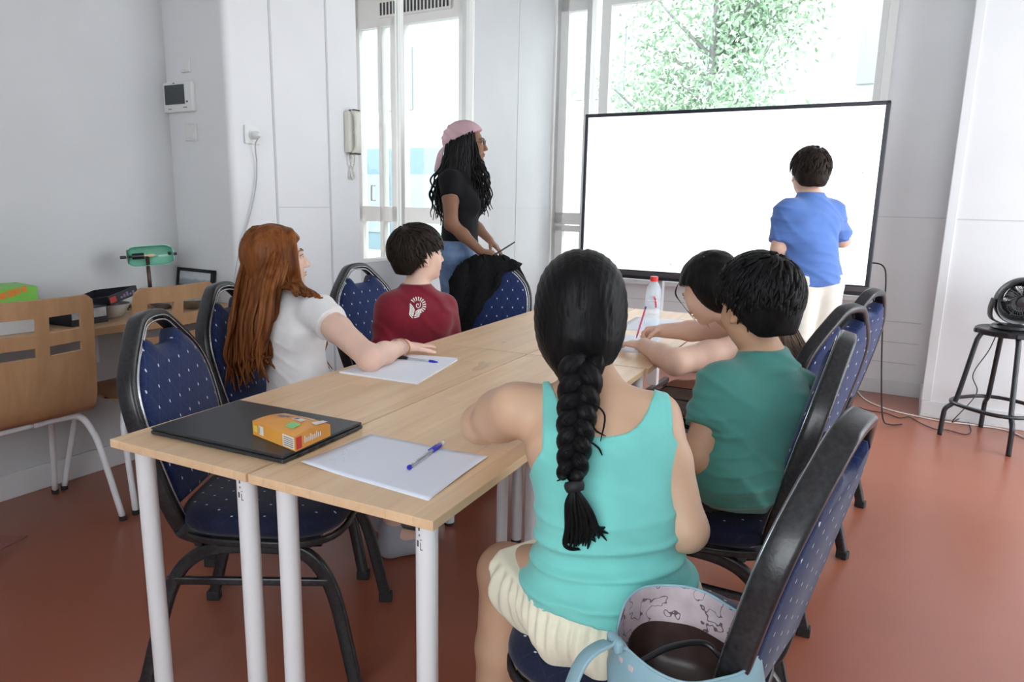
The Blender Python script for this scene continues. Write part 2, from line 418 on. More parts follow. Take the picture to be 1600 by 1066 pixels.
# door_1: glazed street door and its side light, seen through the partition
w3 = empty('door_1', (0, 0, 0), TH); tag(w3, kind='structure')
fb = [(FX0, 0, FX0+0.09, ZC), (-3.14, 0, -3.10, 2.86), (-3.10, 0, -3.085, 2.86), (-2.99, 0, -2.83, 2.86), (-2.23, 0, FX1, ZC), (FX0, 2.79, FX1, ZC),
      (FX0, 1.02, FX1, 1.165), (FX0, 0, FX1, 0.25)]
obj('door_frame', RG([((a, YB+0.05, b), (c, YB+0.13, d)) for a, b, c, d in fb]), M['frame'], w3, bevel=0.004)
for a, b, c, d in [(FX0+0.09, 0.25, -3.14, 1.02), (FX0+0.09, 1.165, -3.14, 2.79), (-3.085, 0.25, -2.99, 1.02), (-3.085, 1.165, -2.99, 2.79), (-2.83, 0.25, -2.23, 1.02), (-2.83, 1.165, -2.23, 2.79)]:
    obj('pane', RG([((a, YB+0.09, b), (c, YB+0.096, d))]), M['glass'], w3)
g = G(); mt = Matrix.Rotation(TH, 4, 'Z')
g.box((-3.1, YB+0.03, 2.86), (-2.3, YB+0.06, 3.0), mt); g.slot(1)
for i in range(20): g.box((-3.08+i*0.039, YB+0.024, 2.88), (-3.063+i*0.039, YB+0.034, 2.985), mt)
obj('vent_grille', g, [M['frame'], M['black_matte']], w3)
g = G(); g.tube([RM(-3.18, YB+0.03, 1.22), RM(-3.18, YB-0.02, 1.22), RM(-3.18, YB-0.02, 1.36), RM(-3.18, YB+0.03, 1.36)], 0.009)
obj('door_handle', g, M['white_plastic'], w3, sm=True)

# ------------------------------------------------------------------ outside
M['asphalt'] = noisy('pale_asphalt', (0.30, 0.30, 0.30), (0.36, 0.36, 0.36), 4, 0.8)
tag(obj('ground', RG([((-30, YB+0.2, -0.25), (30, 40, -0.2))]), M['asphalt'], origin=(0, 0, 0), rz=TH), kind='structure')
M['facade'] = noisy('pale_facade', (0.40, 0.395, 0.38), (0.46, 0.455, 0.44), 1.2, 0.8)
M['shopblue'] = mat('pale_blue_shopfront', (0.12, 0.19, 0.225), 0.5)
M['shopglass'] = mat('pale_shop_glass', (0.22, 0.26, 0.28), 0.3)
bld = empty('apartment_building', RM(-6, 15, -0.2), TH, 'pale building across the street with a light blue shopfront', 'building')
obj('facade', RG([((-26, 15, -0.2), (14, 19, 7.5))]), M['facade'], bld)
obj('shopfront', RG([((-13.5, 14.9, -0.2), (-7.4, 15, 2.6)), ((-5.4, 14.9, -0.2), (-1.6, 15, 2.6))]), M['shopblue'], bld)
for x in (-12.9, -10.9, -8.9, -4.9, -3.2): obj('shop_window', RG([((x, 14.86, 0.3), (x+1.3, 14.9, 1.9))]), M['shopglass'], bld)
for z in (3.6, 6.3):
    for x in range(-24, 13, 3):
        obj('window', RG([((x, 14.94, z), (x+1.2, 15, z+1.6))]), M['shopglass'], bld)
# street tree
def leaf_mat():
    m = noisy('spring_leaves', (0.28, 0.42, 0.28), (0.36, 0.47, 0.34), 2.0, 0.6)
    return m
M['leaf'] = leaf_mat(); M['bark'] = noisy('pale_bark', (0.20, 0.19, 0.19), (0.25, 0.24, 0.24), 12, 0.8)
tb = RM(-1.62, 10.3, -0.2)
tree = empty('street_tree', tb, 0, 'light green leafy tree outside the window above the screen', 'tree')
rt = random.Random(3); g = G(); tips = []
trunk = smooth([tb, tb+Vector((0.03, 0, 1.2)), tb+Vector((-0.02, 0, 2.2)), tb+Vector((0.05, 0, 3.6)), tb+Vector((0.1, 0, 5.6))], 5)
g.tube(trunk, [0.12-0.09*i/len(trunk) for i in range(len(trunk))], 10)
for i in range(34):
    t = rt.uniform(0.36, 0.97); p0 = trunk[int(t*(len(trunk)-1))]; a = rt.uniform(0, 2*pi); L = rt.uniform(0.9, 2.3)*(1.25-t*0.6)
    d1 = Vector((cos(a), sin(a), rt.uniform(0.2, 0.9))).normalized()
    path = smooth([p0, p0+d1*L*0.5+Vector((0, 0, 0.1)), p0+d1*L+Vector((0, 0, rt.uniform(-0.1, 0.3)))], 5)
    g.tube(path, [0.035*(1-0.8*k/len(path)) for k in range(len(path))], 6); tips += path[3:]
obj('trunk', g, M['bark'], tree, sm=True)
g = G()
for i in range(15000):
    c = rt.choice(tips)+Vector((rt.gauss(0, 0.26), rt.gauss(0, 0.26), rt.gauss(0, 0.22)))
    s_ = rt.uniform(0.028, 0.05); q = Matrix.Rotation(rt.uniform(0, 6.3), 3, 'Z') @ Matrix.Rotation(rt.uniform(-1.2, 1.2), 3, 'X') @ Matrix.Rotation(rt.uniform(-1.2, 1.2), 3, 'Y')
    g.add([tuple(c+q @ Vector(p)) for p in ((0, -1.3*s_, 0), (0.6*s_, -0.2*s_, 0.08*s_), (0, 1.4*s_, 0), (-0.6*s_, -0.2*s_, 0.08*s_))], [(0, 1, 2, 3)])
tag(obj('foliage', g, M['leaf'], tree), kind='stuff')
# ------------------------------------------------------------------ tables
def table(x0, y0, x1, y1, label, legs, group='butcher block tables pushed together'):
    cx, cy = (x0+x1)/2, (y0+y1)/2
    t = empty('table', (cx, cy, 0), 0, label, 'table', group)
    g = G().box((x0, y0, 0.712), (x1, y1, 0.73)); obj('tabletop', g, M['beech'], t, bevel=0.0012)
    for lx, ly in legs:
        g = G(); g.lathe([(0.013, 0.012), (0.019, 0.012), (0.0195, 0.02), (0.0195, 0.70), (0.03, 0.704), (0.03, 0.712)], 24, Matrix.Translation((lx, ly, 0)))
        lg = obj('leg', g, M['white_metal'], t, auto=40)
        g = G(); g.lathe([(0.015, 0.0), (0.0185, 0.001), (0.0185, 0.014)], 20, Matrix.Translation((lx, ly, 0))); obj('foot_cap', g, M['rubber'], lg, auto=40)
    TABLES.append(t); return t
TABLES = []
e = 0.05
table(0, 0, 0.392, 1.228, 'near left wooden table with the black laptop on it, on white tube legs', [(0.046, 0.045), (0.345, 0.045), (e, 1.17), (0.34, 1.17)])
table(0.398, 0, 0.806, 1.228, 'near right wooden table with the single sheet of paper and blue pen', [(0.449, 0.045), (0.765, 0.045), (0.45, 1.17), (0.755, 1.17)])
table(0, 1.234, 0.392, 2.475, 'far left wooden table behind the open notepad, in front of the jacket chair', [(e, 1.29), (0.34, 1.29), (e, 2.42), (0.34, 2.42)])
table(0.398, 1.234, 0.815, 2.475, 'far right wooden table with the water bottle on it', [(0.45, 1.29), (0.765, 1.29), (0.45, 2.42), (0.76, 2.42)])
table(0.82, 1.33, 0.97, 2.475, 'narrow wooden table end under the forearms of the writing girl', [(0.90, 2.42), (0.90, 1.85)])
# printed size marks and slots on the near legs
M['ink'] = mat('printed_ink', (0.08, 0.08, 0.09), 0.6)
def leg_marks():
    for t_, (lx, ly) in ((0, (0.345, 0.045)), (1, (0.765, 0.045))):
        tb_ = TABLES[t_]; lg = [c for c in COL.objects if c.parent == tb_ and c.name.startswith('leg') and abs(sum((WORLD[tb_.name] @ v.co).x for v in c.data.vertices)/len(c.data.vertices)-lx) < 0.02 and abs(sum((WORLD[tb_.name] @ v.co).y for v in c.data.vertices)/len(c.data.vertices)-ly) < 0.02][0]
        g = G(); a0 = math.atan2(CAM.y-ly, CAM.x-lx)-0.75
        for a, z, w, h in ((0.0, 0.695, 0.003, 0.006), (0.02, 0.684, 0.002, 0.004), (-0.16, 0.668, 0.004, 0.011), (0.16, 0.664, 0.0012, 0.014), (0.24, 0.658, 0.004, 0.0014), (0.20, 0.676, 0.003, 0.0012)):
            g.cbox((0.0196, 0, 0), (0.0006, w, h), Matrix.Translation((lx, ly, z)) @ Matrix.Rotation(a0+a, 4, 'Z'))
        tag(obj('printed_mark', g, M['ink'], lg), 'small dark printed size mark')
leg_marks()

# ------------------------------------------------------------------ banquet chairs
def back_pt(u, v, off=0.0):
    # curved back plane: v runs up the back, off is towards the sitter
    z = 0.425+v*0.985; y = -0.185-0.20*v-0.06*v*v
    return Vector((u, y+off*0.98, z+off*0.2))
OUT = [(0.150, 0.00), (0.172, 0.06), (0.190, 0.14), (0.201, 0.22), (0.204, 0.29), (0.198, 0.345), (0.180, 0.39), (0.145, 0.432), (0.105, 0.470), (0.075, 0.496), (0.048, 0.511), (0.0, 0.516)]
LOOP = OUT + [(-u, v) for u, v in reversed(OUT[:-1])]
def banquet_chair(label, with_parts=True):
    t = empty('banquet_chair', (0, 0, 0), 0, label, 'chair', 'navy banquet chairs around the tables')
    # frame
    rail = [Vector((0.165, 0.17, 0.405)), Vector((0.168, 0.02, 0.403)), Vector((0.166, -0.10, 0.402)), Vector((0.160, -0.165, 0.414))]
    ctl = rail + [back_pt(u, v) for u, v in LOOP] + [Vector((-p.x, p.y, p.z)) for p in reversed(rail)]
    N = Vector((0, 0.97, 0.24)); ups = [Vector((0, 0, 1))]*3+[Vector((0, .6, .8))]+[N]*len(LOOP)+[Vector((0, .6, .8))]+[Vector((0, 0, 1))]*3
    P = smooth(ctl, 4); UP = []
    for i in range(len(P)):
        q = i/4; k = min(int(q), len(ups)-2); UP.append(ups[k].lerp(ups[k+1], min(q-k, 1.0)))
    g = G(); sec = rrect(0.024, 0.042, 0.008, 3)
    g.sweep(P, sec, up=UP); obj('back_frame', g, M['hammer'], t, world=False, auto=45)
    for du, of, r in ((0.017, 0.018, 0.0030), (0.006, 0.0225, 0.0018)):
        pts = []
        for u, v in LOOP:
            k = 1-du/max(0.2, 0.25); pts.append(back_pt(u*k, v-(du if v > 0.45 else du*0.6*(v/0.45)), of))
        g = G(); g.tube(smooth(pts, 3), r, 6); tag(obj('piping', g, M['silver'], t, world=False, sm=True), 'silver piping')
    # padded back with the hand-hold notch
    ins = [(u-0.012 if u > 0.02 else u, v) for u, v in OUT[1:-3]]
    half = ins + [(0.093, 0.464), (0.076, 0.468), (0.052, 0.437), (0.0, 0.437)]
    pl = half + [(-u, v) for u, v in reversed(half[:-1])]
    g = G(); vs = []; n = len(pl)
    for off, sh in ((-0.017, 0.0), (-0.024, 0.012), (0.014, 0.0), (0.026, 0.014), (0.031, 0.035)):
        for u, v in pl:
            L = math.hypot(u, v-0.25); k = max(0.0, 1-sh/L); vs.append(back_pt(u*k, 0.25+(v-0.25)*k, off))
    # rings: 1=rear inset,0=rear edge,2=front edge,3,4
    order = [1, 0, 2, 3, 4]; fs = []
    for a, b in zip(order[:-1], order[1:]):
        for i in range(n): fs.append((a*n+i, a*n+(i+1) % n, b*n+(i+1) % n, b*n+i))
    fs.append(tuple(1*n+i for i in reversed(range(n)))); fs.append(tuple(4*n+i for i in range(n)))
    g.add(vs, fs); obj('backrest', g, M['fab_back'], t, world=False, auto=60)
    # seat pad
    def outl(sc, ofs=0.0):
        out = []
        for i in range(40):
            a = 2*pi*i/40; cx, cy = cos(a), sin(a); ex = 2.0/3.4
            x = abs(cx)**ex*math.copysign(1, cx)*0.215; y = abs(cy)**ex*math.copysign(1, cy)*0.215
            x *= 1.0+0.06*(y/0.215); L = math.hypot(x, y); k = (L-ofs)/L*sc; out.append((x*k, y*k+0.01))
        return out
    g = G(); vs = []; fs = []; R_ = [(0.418, 0.03), (0.424, 0.008), (0.440, 0.0), (0.458, 0.003), (0.472, 0.016), (0.480, 0.045), (0.485, 0.10), (0.487, 0.16)]
    for z, o_ in R_: vs += [(x, y, z) for x, y in outl(1, o_)]
    for a in range(len(R_)-1):
        for i in range(40): fs.append((a*40+i, a*40+(i+1) % 40, (a+1)*40+(i+1) % 40, (a+1)*40+i))
    fs.append(tuple(reversed(range(40)))); fs.append(tuple(range((len(R_)-1)*40, len(R_)*40)))
    g.add(vs, fs); obj('seat', g, M['fab_seat'], t, world=False, auto=60)
    g = G(); g.sweep([Vector((x, y, 0.410)) for x, y in outl(1, 0.004)], rrect(0.012, 0.018, 0.004, 2), closed=True, up=Vector((0, 0, 1)))
    tag(obj('seat_trim', g, M['hammer'], t, world=False, auto=50))
    # leg arches with channel profile, stretchers
    for s in (-1, 1):
        ctl = [(s*0.215, -0.275, 0.012), (s*0.208, -0.235, 0.16), (s*0.198, -0.195, 0.29), (s*0.188, -0.150, 0.355), (s*0.182, -0.08, 0.384), (s*0.18, 0.02, 0.388), (s*0.182, 0.11, 0.380), (s*0.19, 0.165, 0.345), (s*0.20, 0.205, 0.27), (s*0.21, 0.235, 0.14), (s*0.218, 0.26, 0.012)]
        P = smooth(ctl, 4); UP = []
        for i in range(len(P)):
            a = P[max(i-1, 0)]; b = P[min(i+1, len(P)-1)]; UP.append((b-a).cross(Vector((1, 0, 0))).normalized())
        mid = len(P)//2
        for nm, A in (('rear', (0, mid+1)), ('front', (mid, len(P)))):
            g = G(); g.sweep(P[A[0]:A[1]], rrect(0.022, 0.034, 0.007, 3), up=UP[A[0]:A[1]]); lg = obj('leg', g, M['hammer'], t, world=False, auto=45)
            q = P[0] if nm == 'rear' else P[-1]
            g = G(); g.box((q.x-0.014, q.y-0.020, 0.0), (q.x+0.014, q.y+0.020, 0.03)); obj('foot_cap', g, M['rubber'], lg, world=False, bevel=0.004)
        g = G(); g.sweep([Vector((s*0.2, -0.205, 0.305)), Vector((s*0.2, 0.19, 0.305))], rrect(0.014, 0.02, 0.004, 2)); obj('stretcher', g, M['hammer'], t, world=False)
    for y in (-0.13, 0.14):
        g = G(); g.sweep([Vector((-0.185, y, 0.398)), Vector((0.185, y, 0.398))], rrect(0.02, 0.02, 0.004, 2)); obj('seat_bar', g, M['hammer'], t, world=False)
    return t
chair0 = banquet_chair('x')
CH = [  # x, y, azimuth of the sitter's look (deg from +y towards +x), label
    (0.02, 0.43, 63, 'empty navy dotted chair tucked beside the laptop, front left of the tables'),
    (-0.31, 0.93, 70, 'navy dotted chair behind the red-haired girl in white'),
    (-0.40, 1.68, 92, 'navy dotted chair at the back left with the boy in dark red before it'),
    (-0.255, 2.20, 151, 'navy dotted chair with a black jacket over its back, beside the standing woman'),
    (1.10, 0.275, -79, 'nearest navy dotted chair at bottom right, holding the light blue bag'),
    (1.065, 0.96, -90, 'navy dotted chair under the boy in the teal T-shirt'),
    (1.09, 1.66, -66, 'navy dotted chair behind the teal boy chair, with its broad back turned to us'),
    (1.15, 2.16, -70, 'farthest navy dotted chair on the right, below the screen corner'),
]
chairs = []
for i, (x, y, az, lb) in enumerate(CH):
    c_ = chair0 if i == 0 else copy_tree(chair0)
    c_.location = (x, y, 0); c_.rotation_euler = (0, 0, radians(-az)); c_['label'] = lb; chairs.append(c_)
    WORLD[c_.name] = loc((x, y, 0), radians(-az))

# black jacket draped over the back of the far left chair
M['jacket'] = noisy('black_cloth', (0.006, 0.006, 0.007), (0.012, 0.012, 0.013), 60, 0.95, bmp=0.3, spec=0.15)
def jacket():
    W = WORLD[chairs[3].name]; g = G(); nu, nv = 26, 44; vs = []
    top = lambda u: 0.522-0.9*max(0, abs(u)-0.06)*0.55 - (0.9 if abs(u) > 0.17 else 0)*(abs(u)-0.17)
    rj = random.Random(5); th = 0.036
    for j in range(nv+1):
        for i in range(nu+1):
            um = -0.17+0.30*min(1, max(0, (j/nv-0.30)/0.6))**0.8+0.012*sin(j*0.7); u = um+(0.236-um)*i/nu
            s_ = -0.16-0.05*sin(i*0.9) + (0.16+0.50+0.05*sin(i*0.6))*j/nv   # <0 behind, >0 in front
            if s_ < 0: v = top(u)+s_*0.9; off = -th-0.006*sin(u*70)
            elif s_ < 0.05: a = s_/0.05*pi; v = top(u)+0.02*sin(a); off = -th*cos(a)
            else: v = top(u)-(s_-0.05)*(1.0); off = th+0.010+0.009*sin(u*60+v*9)+0.004*sin(v*40+u*30)+0.03*max(0, u-0.18)
            uu = u+0.012*sin(v*14)
            vs.append(W @ back_pt(uu, v, off))
    fs = [(j*(nu+1)+i, j*(nu+1)+i+1, (j+1)*(nu+1)+i+1, (j+1)*(nu+1)+i) for j in range(nv) for i in range(nu)]
    g.add(vs, fs); o = obj('jacket', g, M['jacket'], origin=WORLD[chairs[3].name].translation, sm=True)
    s = o.modifiers.new('thickness', 'SOLIDIFY'); s.thickness = 0.006; s.offset = 1
    tag(o, 'black jacket draped over the chair back by the standing woman', 'jacket')
jacket()

# ------------------------------------------------------------------ desk along the left wall, cafe chairs
dk = empty('wall_desk', RM(-1.44, 0.4, 0), TH, 'long wooden desk shelf fixed along the left wall', 'desk')
obj('desktop', RG([((XL, -1.0, 0.712), (-1.20, YA, 0.742))]), M['desk'], dk, bevel=0.002)
obj('desk_leg', RG([((-1.26, -0.98, 0.0), (-1.22, -0.94, 0.712))]), M['white_metal'], dk)
obj('wall_bracket', RG([((XL, y, 0.66), (-1.30, y+0.03, 0.712)) for y in (0.1, 0.9)] + [((XL, y, 0.5), (XL+0.02, y+0.03, 0.712)) for y in (0.1, 0.9)]), M['white_metal'], dk)
def cafe_chair(label):
    """bent beech shell with four cut-outs on white tube legs; faces +y"""
    t = empty('cafe_chair', (0, 0, 0), 0, label, 'chair', 'beech shell chairs at the wall desk')
    W = 0.19; prof = smooth([(0, 0.19, 0.440), (0, 0.10, 0.452), (0, -0.05, 0.438), (0, -0.155, 0.445), (0, -0.198, 0.485), (0, -0.215, 0.56), (0, -0.235, 0.71), (0, -0.262, 0.89)], 8)
    S = [0.0]
    for a, b in zip(prof[:-1], prof[1:]): S.append(S[-1]+(b-a).length)
    TOT = S[-1]
    def pp(u, s_):
        s_ = min(max(s_, 0), TOT); k = 0
        while k < len(S)-2 and S[k+1] < s_: k += 1
        f_ = (s_-S[k])/(S[k+1]-S[k]); p = prof[k].lerp(prof[k+1], f_); tn = (prof[k+1]-prof[k]).normalized(); nr = Vector((0, tn.z, -tn.y))
        nr = Vector((0, -tn.z, tn.y)) if nr.y > 0 else nr
        w = 1.0-0.06*max(0, (s_-0.45)/(TOT-0.45)); cv = 0.018*(1-(u/W)**2)*max(0, min(1, (s_-0.35)/0.2))
        return Vector((u*w, p.y, p.z))+nr*cv, nr
    # cells, leaving out the four windows
    us = [-W, -W+0.012, -0.148, -0.136, -0.022, -0.014, 0.014, 0.022, 0.136, 0.148, W-0.012, W]
    base = [0.0, 0.012, 0.03, 0.09, 0.16, 0.23, 0.30, 0.34, 0.37, 0.40, 0.44, 0.50, 0.56]
    hs = [TOT-0.208, TOT-0.200, TOT-0.165, TOT-0.157, TOT-0.118, TOT-0.110, TOT-0.062, TOT-0.054, TOT-0.02, TOT-0.006, TOT]
    ss = [b for b in base if b < hs[0]-0.02]+hs; g = G(); vs = []; fs = []
    def cu(u, s_):   # rounded outer corners
        e_ = TOT-s_
        if e_ < 0.03: u *= 1-0.16*(1-e_/0.03)**2
        if s_ < 0.03: u *= 1-0.14*(1-s_/0.03)**2
        return u
    nU = len(us)
    for side in (0, 1):
        for s_ in ss:
            for u in us:
                p, nr = pp(cu(u, s_), s_); vs.append(p+nr*(0.005 if side else -0.005))
    nS = len(ss); o2 = nU*nS
    def cell(i, j):
        if not (0 <= i < nU-1 and 0 <= j < nS-1): return False
        um = (us[i]+us[i+1])/2; sm = (ss[j]+ss[j+1])/2
        hol = (0.018 < abs(um) < 0.142) and ((hs[1] < sm < hs[2]) or (hs[4] < sm < hs[6]))
        if hol: return False
        return True
    for j in range(nS-1):
        for i in range(nU-1):
            if not cell(i, j): continue
            a, b, c_, d_ = j*nU+i, j*nU+i+1, (j+1)*nU+i+1, (j+1)*nU+i
            fs.append((a, b, c_, d_)); fs.append((a+o2, d_+o2, c_+o2, b+o2))
            if not cell(i-1, j): fs.append((a, d_, d_+o2, a+o2))
            if not cell(i+1, j): fs.append((b, b+o2, c_+o2, c_))
            if not cell(i, j-1): fs.append((a, a+o2, b+o2, b))
            if not cell(i, j+1): fs.append((d_, c_, c_+o2, d_+o2))
    g.add(vs, fs); sh = obj('seat_shell', g, M['ply'], t, world=False, auto=40)
    for nm, ya, yb in (('rear', -0.13, -0.235), ('front', 0.12, 0.24)):
        for s in (-1, 1):
            z0 = 0.425
            path = [(0, ya, z0), (s*0.11, ya, z0), (s*0.165, ya-0.004*(1 if nm == 'rear' else -1), z0-0.012), (s*0.192, (ya*0.8+yb*0.2), z0-0.07), (s*0.205, (ya*0.6+yb*0.4), 0.28), (s*0.228, yb, 0.012)]
            g = G(); g.tube(smooth(path, 5), 0.0115, 12); lg = obj('leg', g, M['white_metal'], t, world=False, sm=True)
            g = G(); g.lathe([(0.010, 0), (0.0135, 0.002), (0.0135, 0.02)], 14, Matrix.Translation((s*0.2285, yb, 0))); obj('foot_cap', g, M['rubber'], lg, world=False, auto=40)
    return t
cc = cafe_chair('beech shell chair at the wall desk, cut off by the left edge of the photo')
cc2 = copy_tree(cc); cc2['label'] = 'beech shell chair at the desk in front of the green lamp'
for o_, (x, y, a) in ((cc, (-1.345, 0.42, 90)), (cc2, (-1.36, 0.925, 92))):
    p = RM(x, y); o_.location = p; o_.rotation_euler = (0, 0, radians(a)+TH); WORLD[o_.name] = loc(p, radians(a)+TH)

# ------------------------------------------------------------------ interactive screen on its stand
TY = 3.42; TX0, TX1, TZ0, TZ1 = -0.483, 1.222, 0.775, 1.785
M['screen'] = mat('lit_white_screen', (0.02, 0.02, 0.02), 0.25, Emission_Color=(0.97, 0.99, 1.0, 1), Emission_Strength=2.0)
M['bezel'] = mat('dark_bezel', (0.012, 0.014, 0.024), 0.35)
M['bezel2'] = mat('bezel_strip', (0.10, 0.09, 0.10), 0.4, 0.5)
tv = empty('interactive_screen', RM((TX0+TX1)/2, TY, 0), TH, 'large white interactive screen with a thin dark frame in front of the window', 'screen')
b_ = 0.021
obj('screen_frame', RG([((TX0, TY, TZ0), (TX0+b_, TY+0.06, TZ1)), ((TX1-b_, TY, TZ0), (TX1, TY+0.06, TZ1)), ((TX0, TY, TZ1-b_), (TX1, TY+0.06, TZ1)), ((TX0, TY, TZ0), (TX1, TY+0.06, TZ0+0.022)), ((TX0, TY, TZ0+0.048), (TX1, TY+0.06, TZ0+0.056)), ((TX0+0.01, TY+0.015, TZ0+0.01), (TX1-0.01, TY+0.07, TZ1-0.01))]), M['bezel'], tv, bevel=0.003)
obj('display', RG([((TX0+b_-0.002, TY+0.006, TZ0+0.054), (TX1-b_+0.002, TY+0.014, TZ1-b_+0.002))]), M['screen'], tv)
obj('lower_strip', RG([((TX0+0.002, TY-0.004, TZ0+0.02), (TX1-0.002, TY+0.02, TZ0+0.049))]), M['bezel2'], tv, bevel=0.002)
M['red_led'] = mat('red_mark', (0.45, 0.03, 0.05), 0.4)
obj('front_port', RG([((TX1-0.30+i*0.03, TY-0.006, TZ0+0.008), (TX1-0.288+i*0.03, TY+0.004, TZ0+0.014)) for i in range(5)]), M['red_led'], tv)
M['icon'] = mat('faint_grey_icon', (0.02, 0.02, 0.02), 0.4, Emission_Color=(0.72, 0.78, 0.76, 1), Emission_Strength=1.0)
ic = [(TX1-0.10, 1.42), (TX1-0.155, 0.92), (TX1-0.148, 0.912), (0.12, 0.875)]
obj('screen_icon', RG([((x, TY+0.0045, z), (x+0.010, TY+0.0065, z+0.010)) for x, z in ic]), M['icon'], tv)
obj('stand_column', RG([((-0.02, TY+0.10, 0.08), (0.05, TY+0.15, 1.4)), ((0.66, TY+0.10, 0.08), (0.73, TY+0.15, 1.4)), ((-0.05, TY+0.07, 1.2), (0.76, TY+0.10, 1.35))]), M['white_metal'], tv, bevel=0.004)
for x_ in (-0.01, 0.68): obj('stand_foot', RG([((x_, TY-0.10, 0.03), (x_+0.04, TY+0.45, 0.06))]), M['black_metal'], tv, bevel=0.006)
g = G()
for x in (0.01, 0.70):
    for y in (-0.08, 0.42): g.lathe([(0.012, 0), (0.024, 0.002), (0.024, 0.028), (0.012, 0.03)], 14, Matrix.Translation(RM(x, TY+y, 0)))
obj('caster', g, M['rubber'], tv)
g = G(); q = [RM(TX1-0.02, TY+0.08, 0.95), RM(TX1+0.05, TY+0.06, 0.94), RM(TX1+0.075, TY+0.07, 0.86), RM(TX1+0.085, TY+0.12, 0.6), RM(TX1+0.11, TY+0.17, 0.3), RM(TX1+0.14, TY+0.22, 0.06), RM(TX1+0.18, TY+0.27, 0.012), RM(TX1+0.24, TY+0.33, 0.008)]
g.tube(smooth(q, 8), 0.004, 8); tag(obj('cable', g, M['rubber'], origin=RM(TX1, TY+0.1, 0), sm=True), 'dark cable looping from the right edge of the screen', 'cable')
g = G(); q = [RM(TX1-0.02, TY+0.08, 0.87), RM(TX1+0.04, TY+0.07, 0.868), RM(TX1+0.065, TY+0.07, 0.865), RM(TX1+0.08, TY+0.1, 0.80)]
# ------------------------------------------------------------------ things on the walls
def wplate(name, face, a, z, w, h, d, mt, parent=None):
    """box on a wall: face 'A' = wall step (y=YA), 'S' = side wall (x=XS)"""
    if face == 'A': return RG([((a-w/2, YA-d, z-h/2), (a+w/2, YA, z+h/2))])
    return RG([((XS, a-w/2, z-h/2), (XS+d, a+w/2, z+h/2))])
ic_ = empty('video_intercom', RM(-1.588, YA, 1.675), TH, 'white video intercom with a dark square screen, between two switches on the wall step', 'intercom')
obj('housing', wplate('', 'A', -1.588, 1.677, 0.205, 0.135, 0.022, 0), M['white_plastic'], ic_, bevel=0.006)
M['lcd'] = mat('dark_grey_lcd', (0.045, 0.052, 0.058), 0.2)
obj('display', RG([((-1.675, YA-0.0235, 1.644), (-1.535, YA-0.021, 1.730))]), M['lcd'], ic_)
M['greybtn'] = mat('grey_button', (0.30, 0.32, 0.33), 0.4)
obj('button', RG([((-1.655, YA-0.0235, 1.622), (-1.633, YA-0.021, 1.627))]), M['greybtn'], ic_)
obj('button', RG([((-1.548, YA-0.0235, 1.626), (-1.522, YA-0.021, 1.632))]), M['greybtn'], ic_)
obj('camera_eye', RG([((-1.613, YA-0.0235, 1.7345), (-1.600, YA-0.021, 1.7385))]), M['black_plastic'], ic_)
obj('indicator', RG([((-1.524, YA-0.0235, 1.650), (-1.514, YA-0.021, 1.657))]), M['black_plastic'], ic_)
def switch(x, z, s_, lb, rocker=True):
    t = empty('light_switch', RM(x, YA, z), TH, lb, 'switch')
    obj('plate', wplate('', 'A', x, z, 0.075*s_, 0.075*s_, 0.012, 0), M['white_plastic'], t, bevel=0.003)
    obj('rocker', RG([((x-0.024*s_, YA-0.017, z-0.027*s_), (x+0.024*s_, YA-0.011, z+0.027*s_))]), M['white_plastic'], t, bevel=0.002)
switch(-1.535, 1.812, 0.8, 'small blank white switch above the video intercom')
switch(-1.527, 1.522, 1.05, 'white rocker switch below the video intercom')
so = empty('wall_socket', RM(XS, 1.485, 1.512), TH, 'white wall socket with a plug in it, left of the phone', 'socket')
obj('plate', wplate('', 'S', 1.485, 1.512, 0.082, 0.082, 0.010, 0), M['white_plastic'], so, bevel=0.003)
g = G(); g.lathe([(0.022, 0), (0.022, 0.004), (0.019, 0.004)], 24, Matrix.Translation(RM(XS+0.010, 1.485, 1.512)) @ Matrix.Rotation(TH, 4, 'Z') @ Matrix.Rotation(pi/2, 4, 'Y')); obj('socket_ring', g, M['white_plastic'], so, auto=30)
cd = empty('power_cord', RM(XS+0.02, 1.49, 1.5), TH, 'thin white power cord hanging from the wall socket behind the red-haired girl', 'cord')
g = G(); g.lathe([(0.017, 0.0), (0.018, 0.022), (0.012, 0.036), (0.006, 0.042)], 18, Matrix.Translation(RM(XS+0.012, 1.487, 1.510)) @ Matrix.Rotation(TH, 4, 'Z') @ Matrix.Rotation(pi/2, 4, 'Y')); obj('plug', g, M['white_plastic'], cd, auto=40)
def onS(px, py, off=0.012):      # pixel ray met with the side wall
    v = (_f + _r*((px-800)/FPX) + _d*((py-533)/FPX)); t = ((XS+off)-CAM.dot(EX))/v.dot(EX); return CAM+v*t
q = [RM(XS+0.05, 1.492, 1.505), onS(399, 226, 0.03), onS(401, 255), onS(399, 295), onS(388, 345), onS(376, 385), onS(369, 420), onS(364, 470), RM(XS+0.01, 1.40, 0.75), RM(XS+0.01, 1.41, 0.3), RM(XS+0.02, 1.43, 0.106)]
g = G(); g.tube(smooth(q, 6), 0.0032, 8); obj('cord', g, mat('grey_cord', (0.42, 0.43, 0.44), 0.5), cd, sm=True)
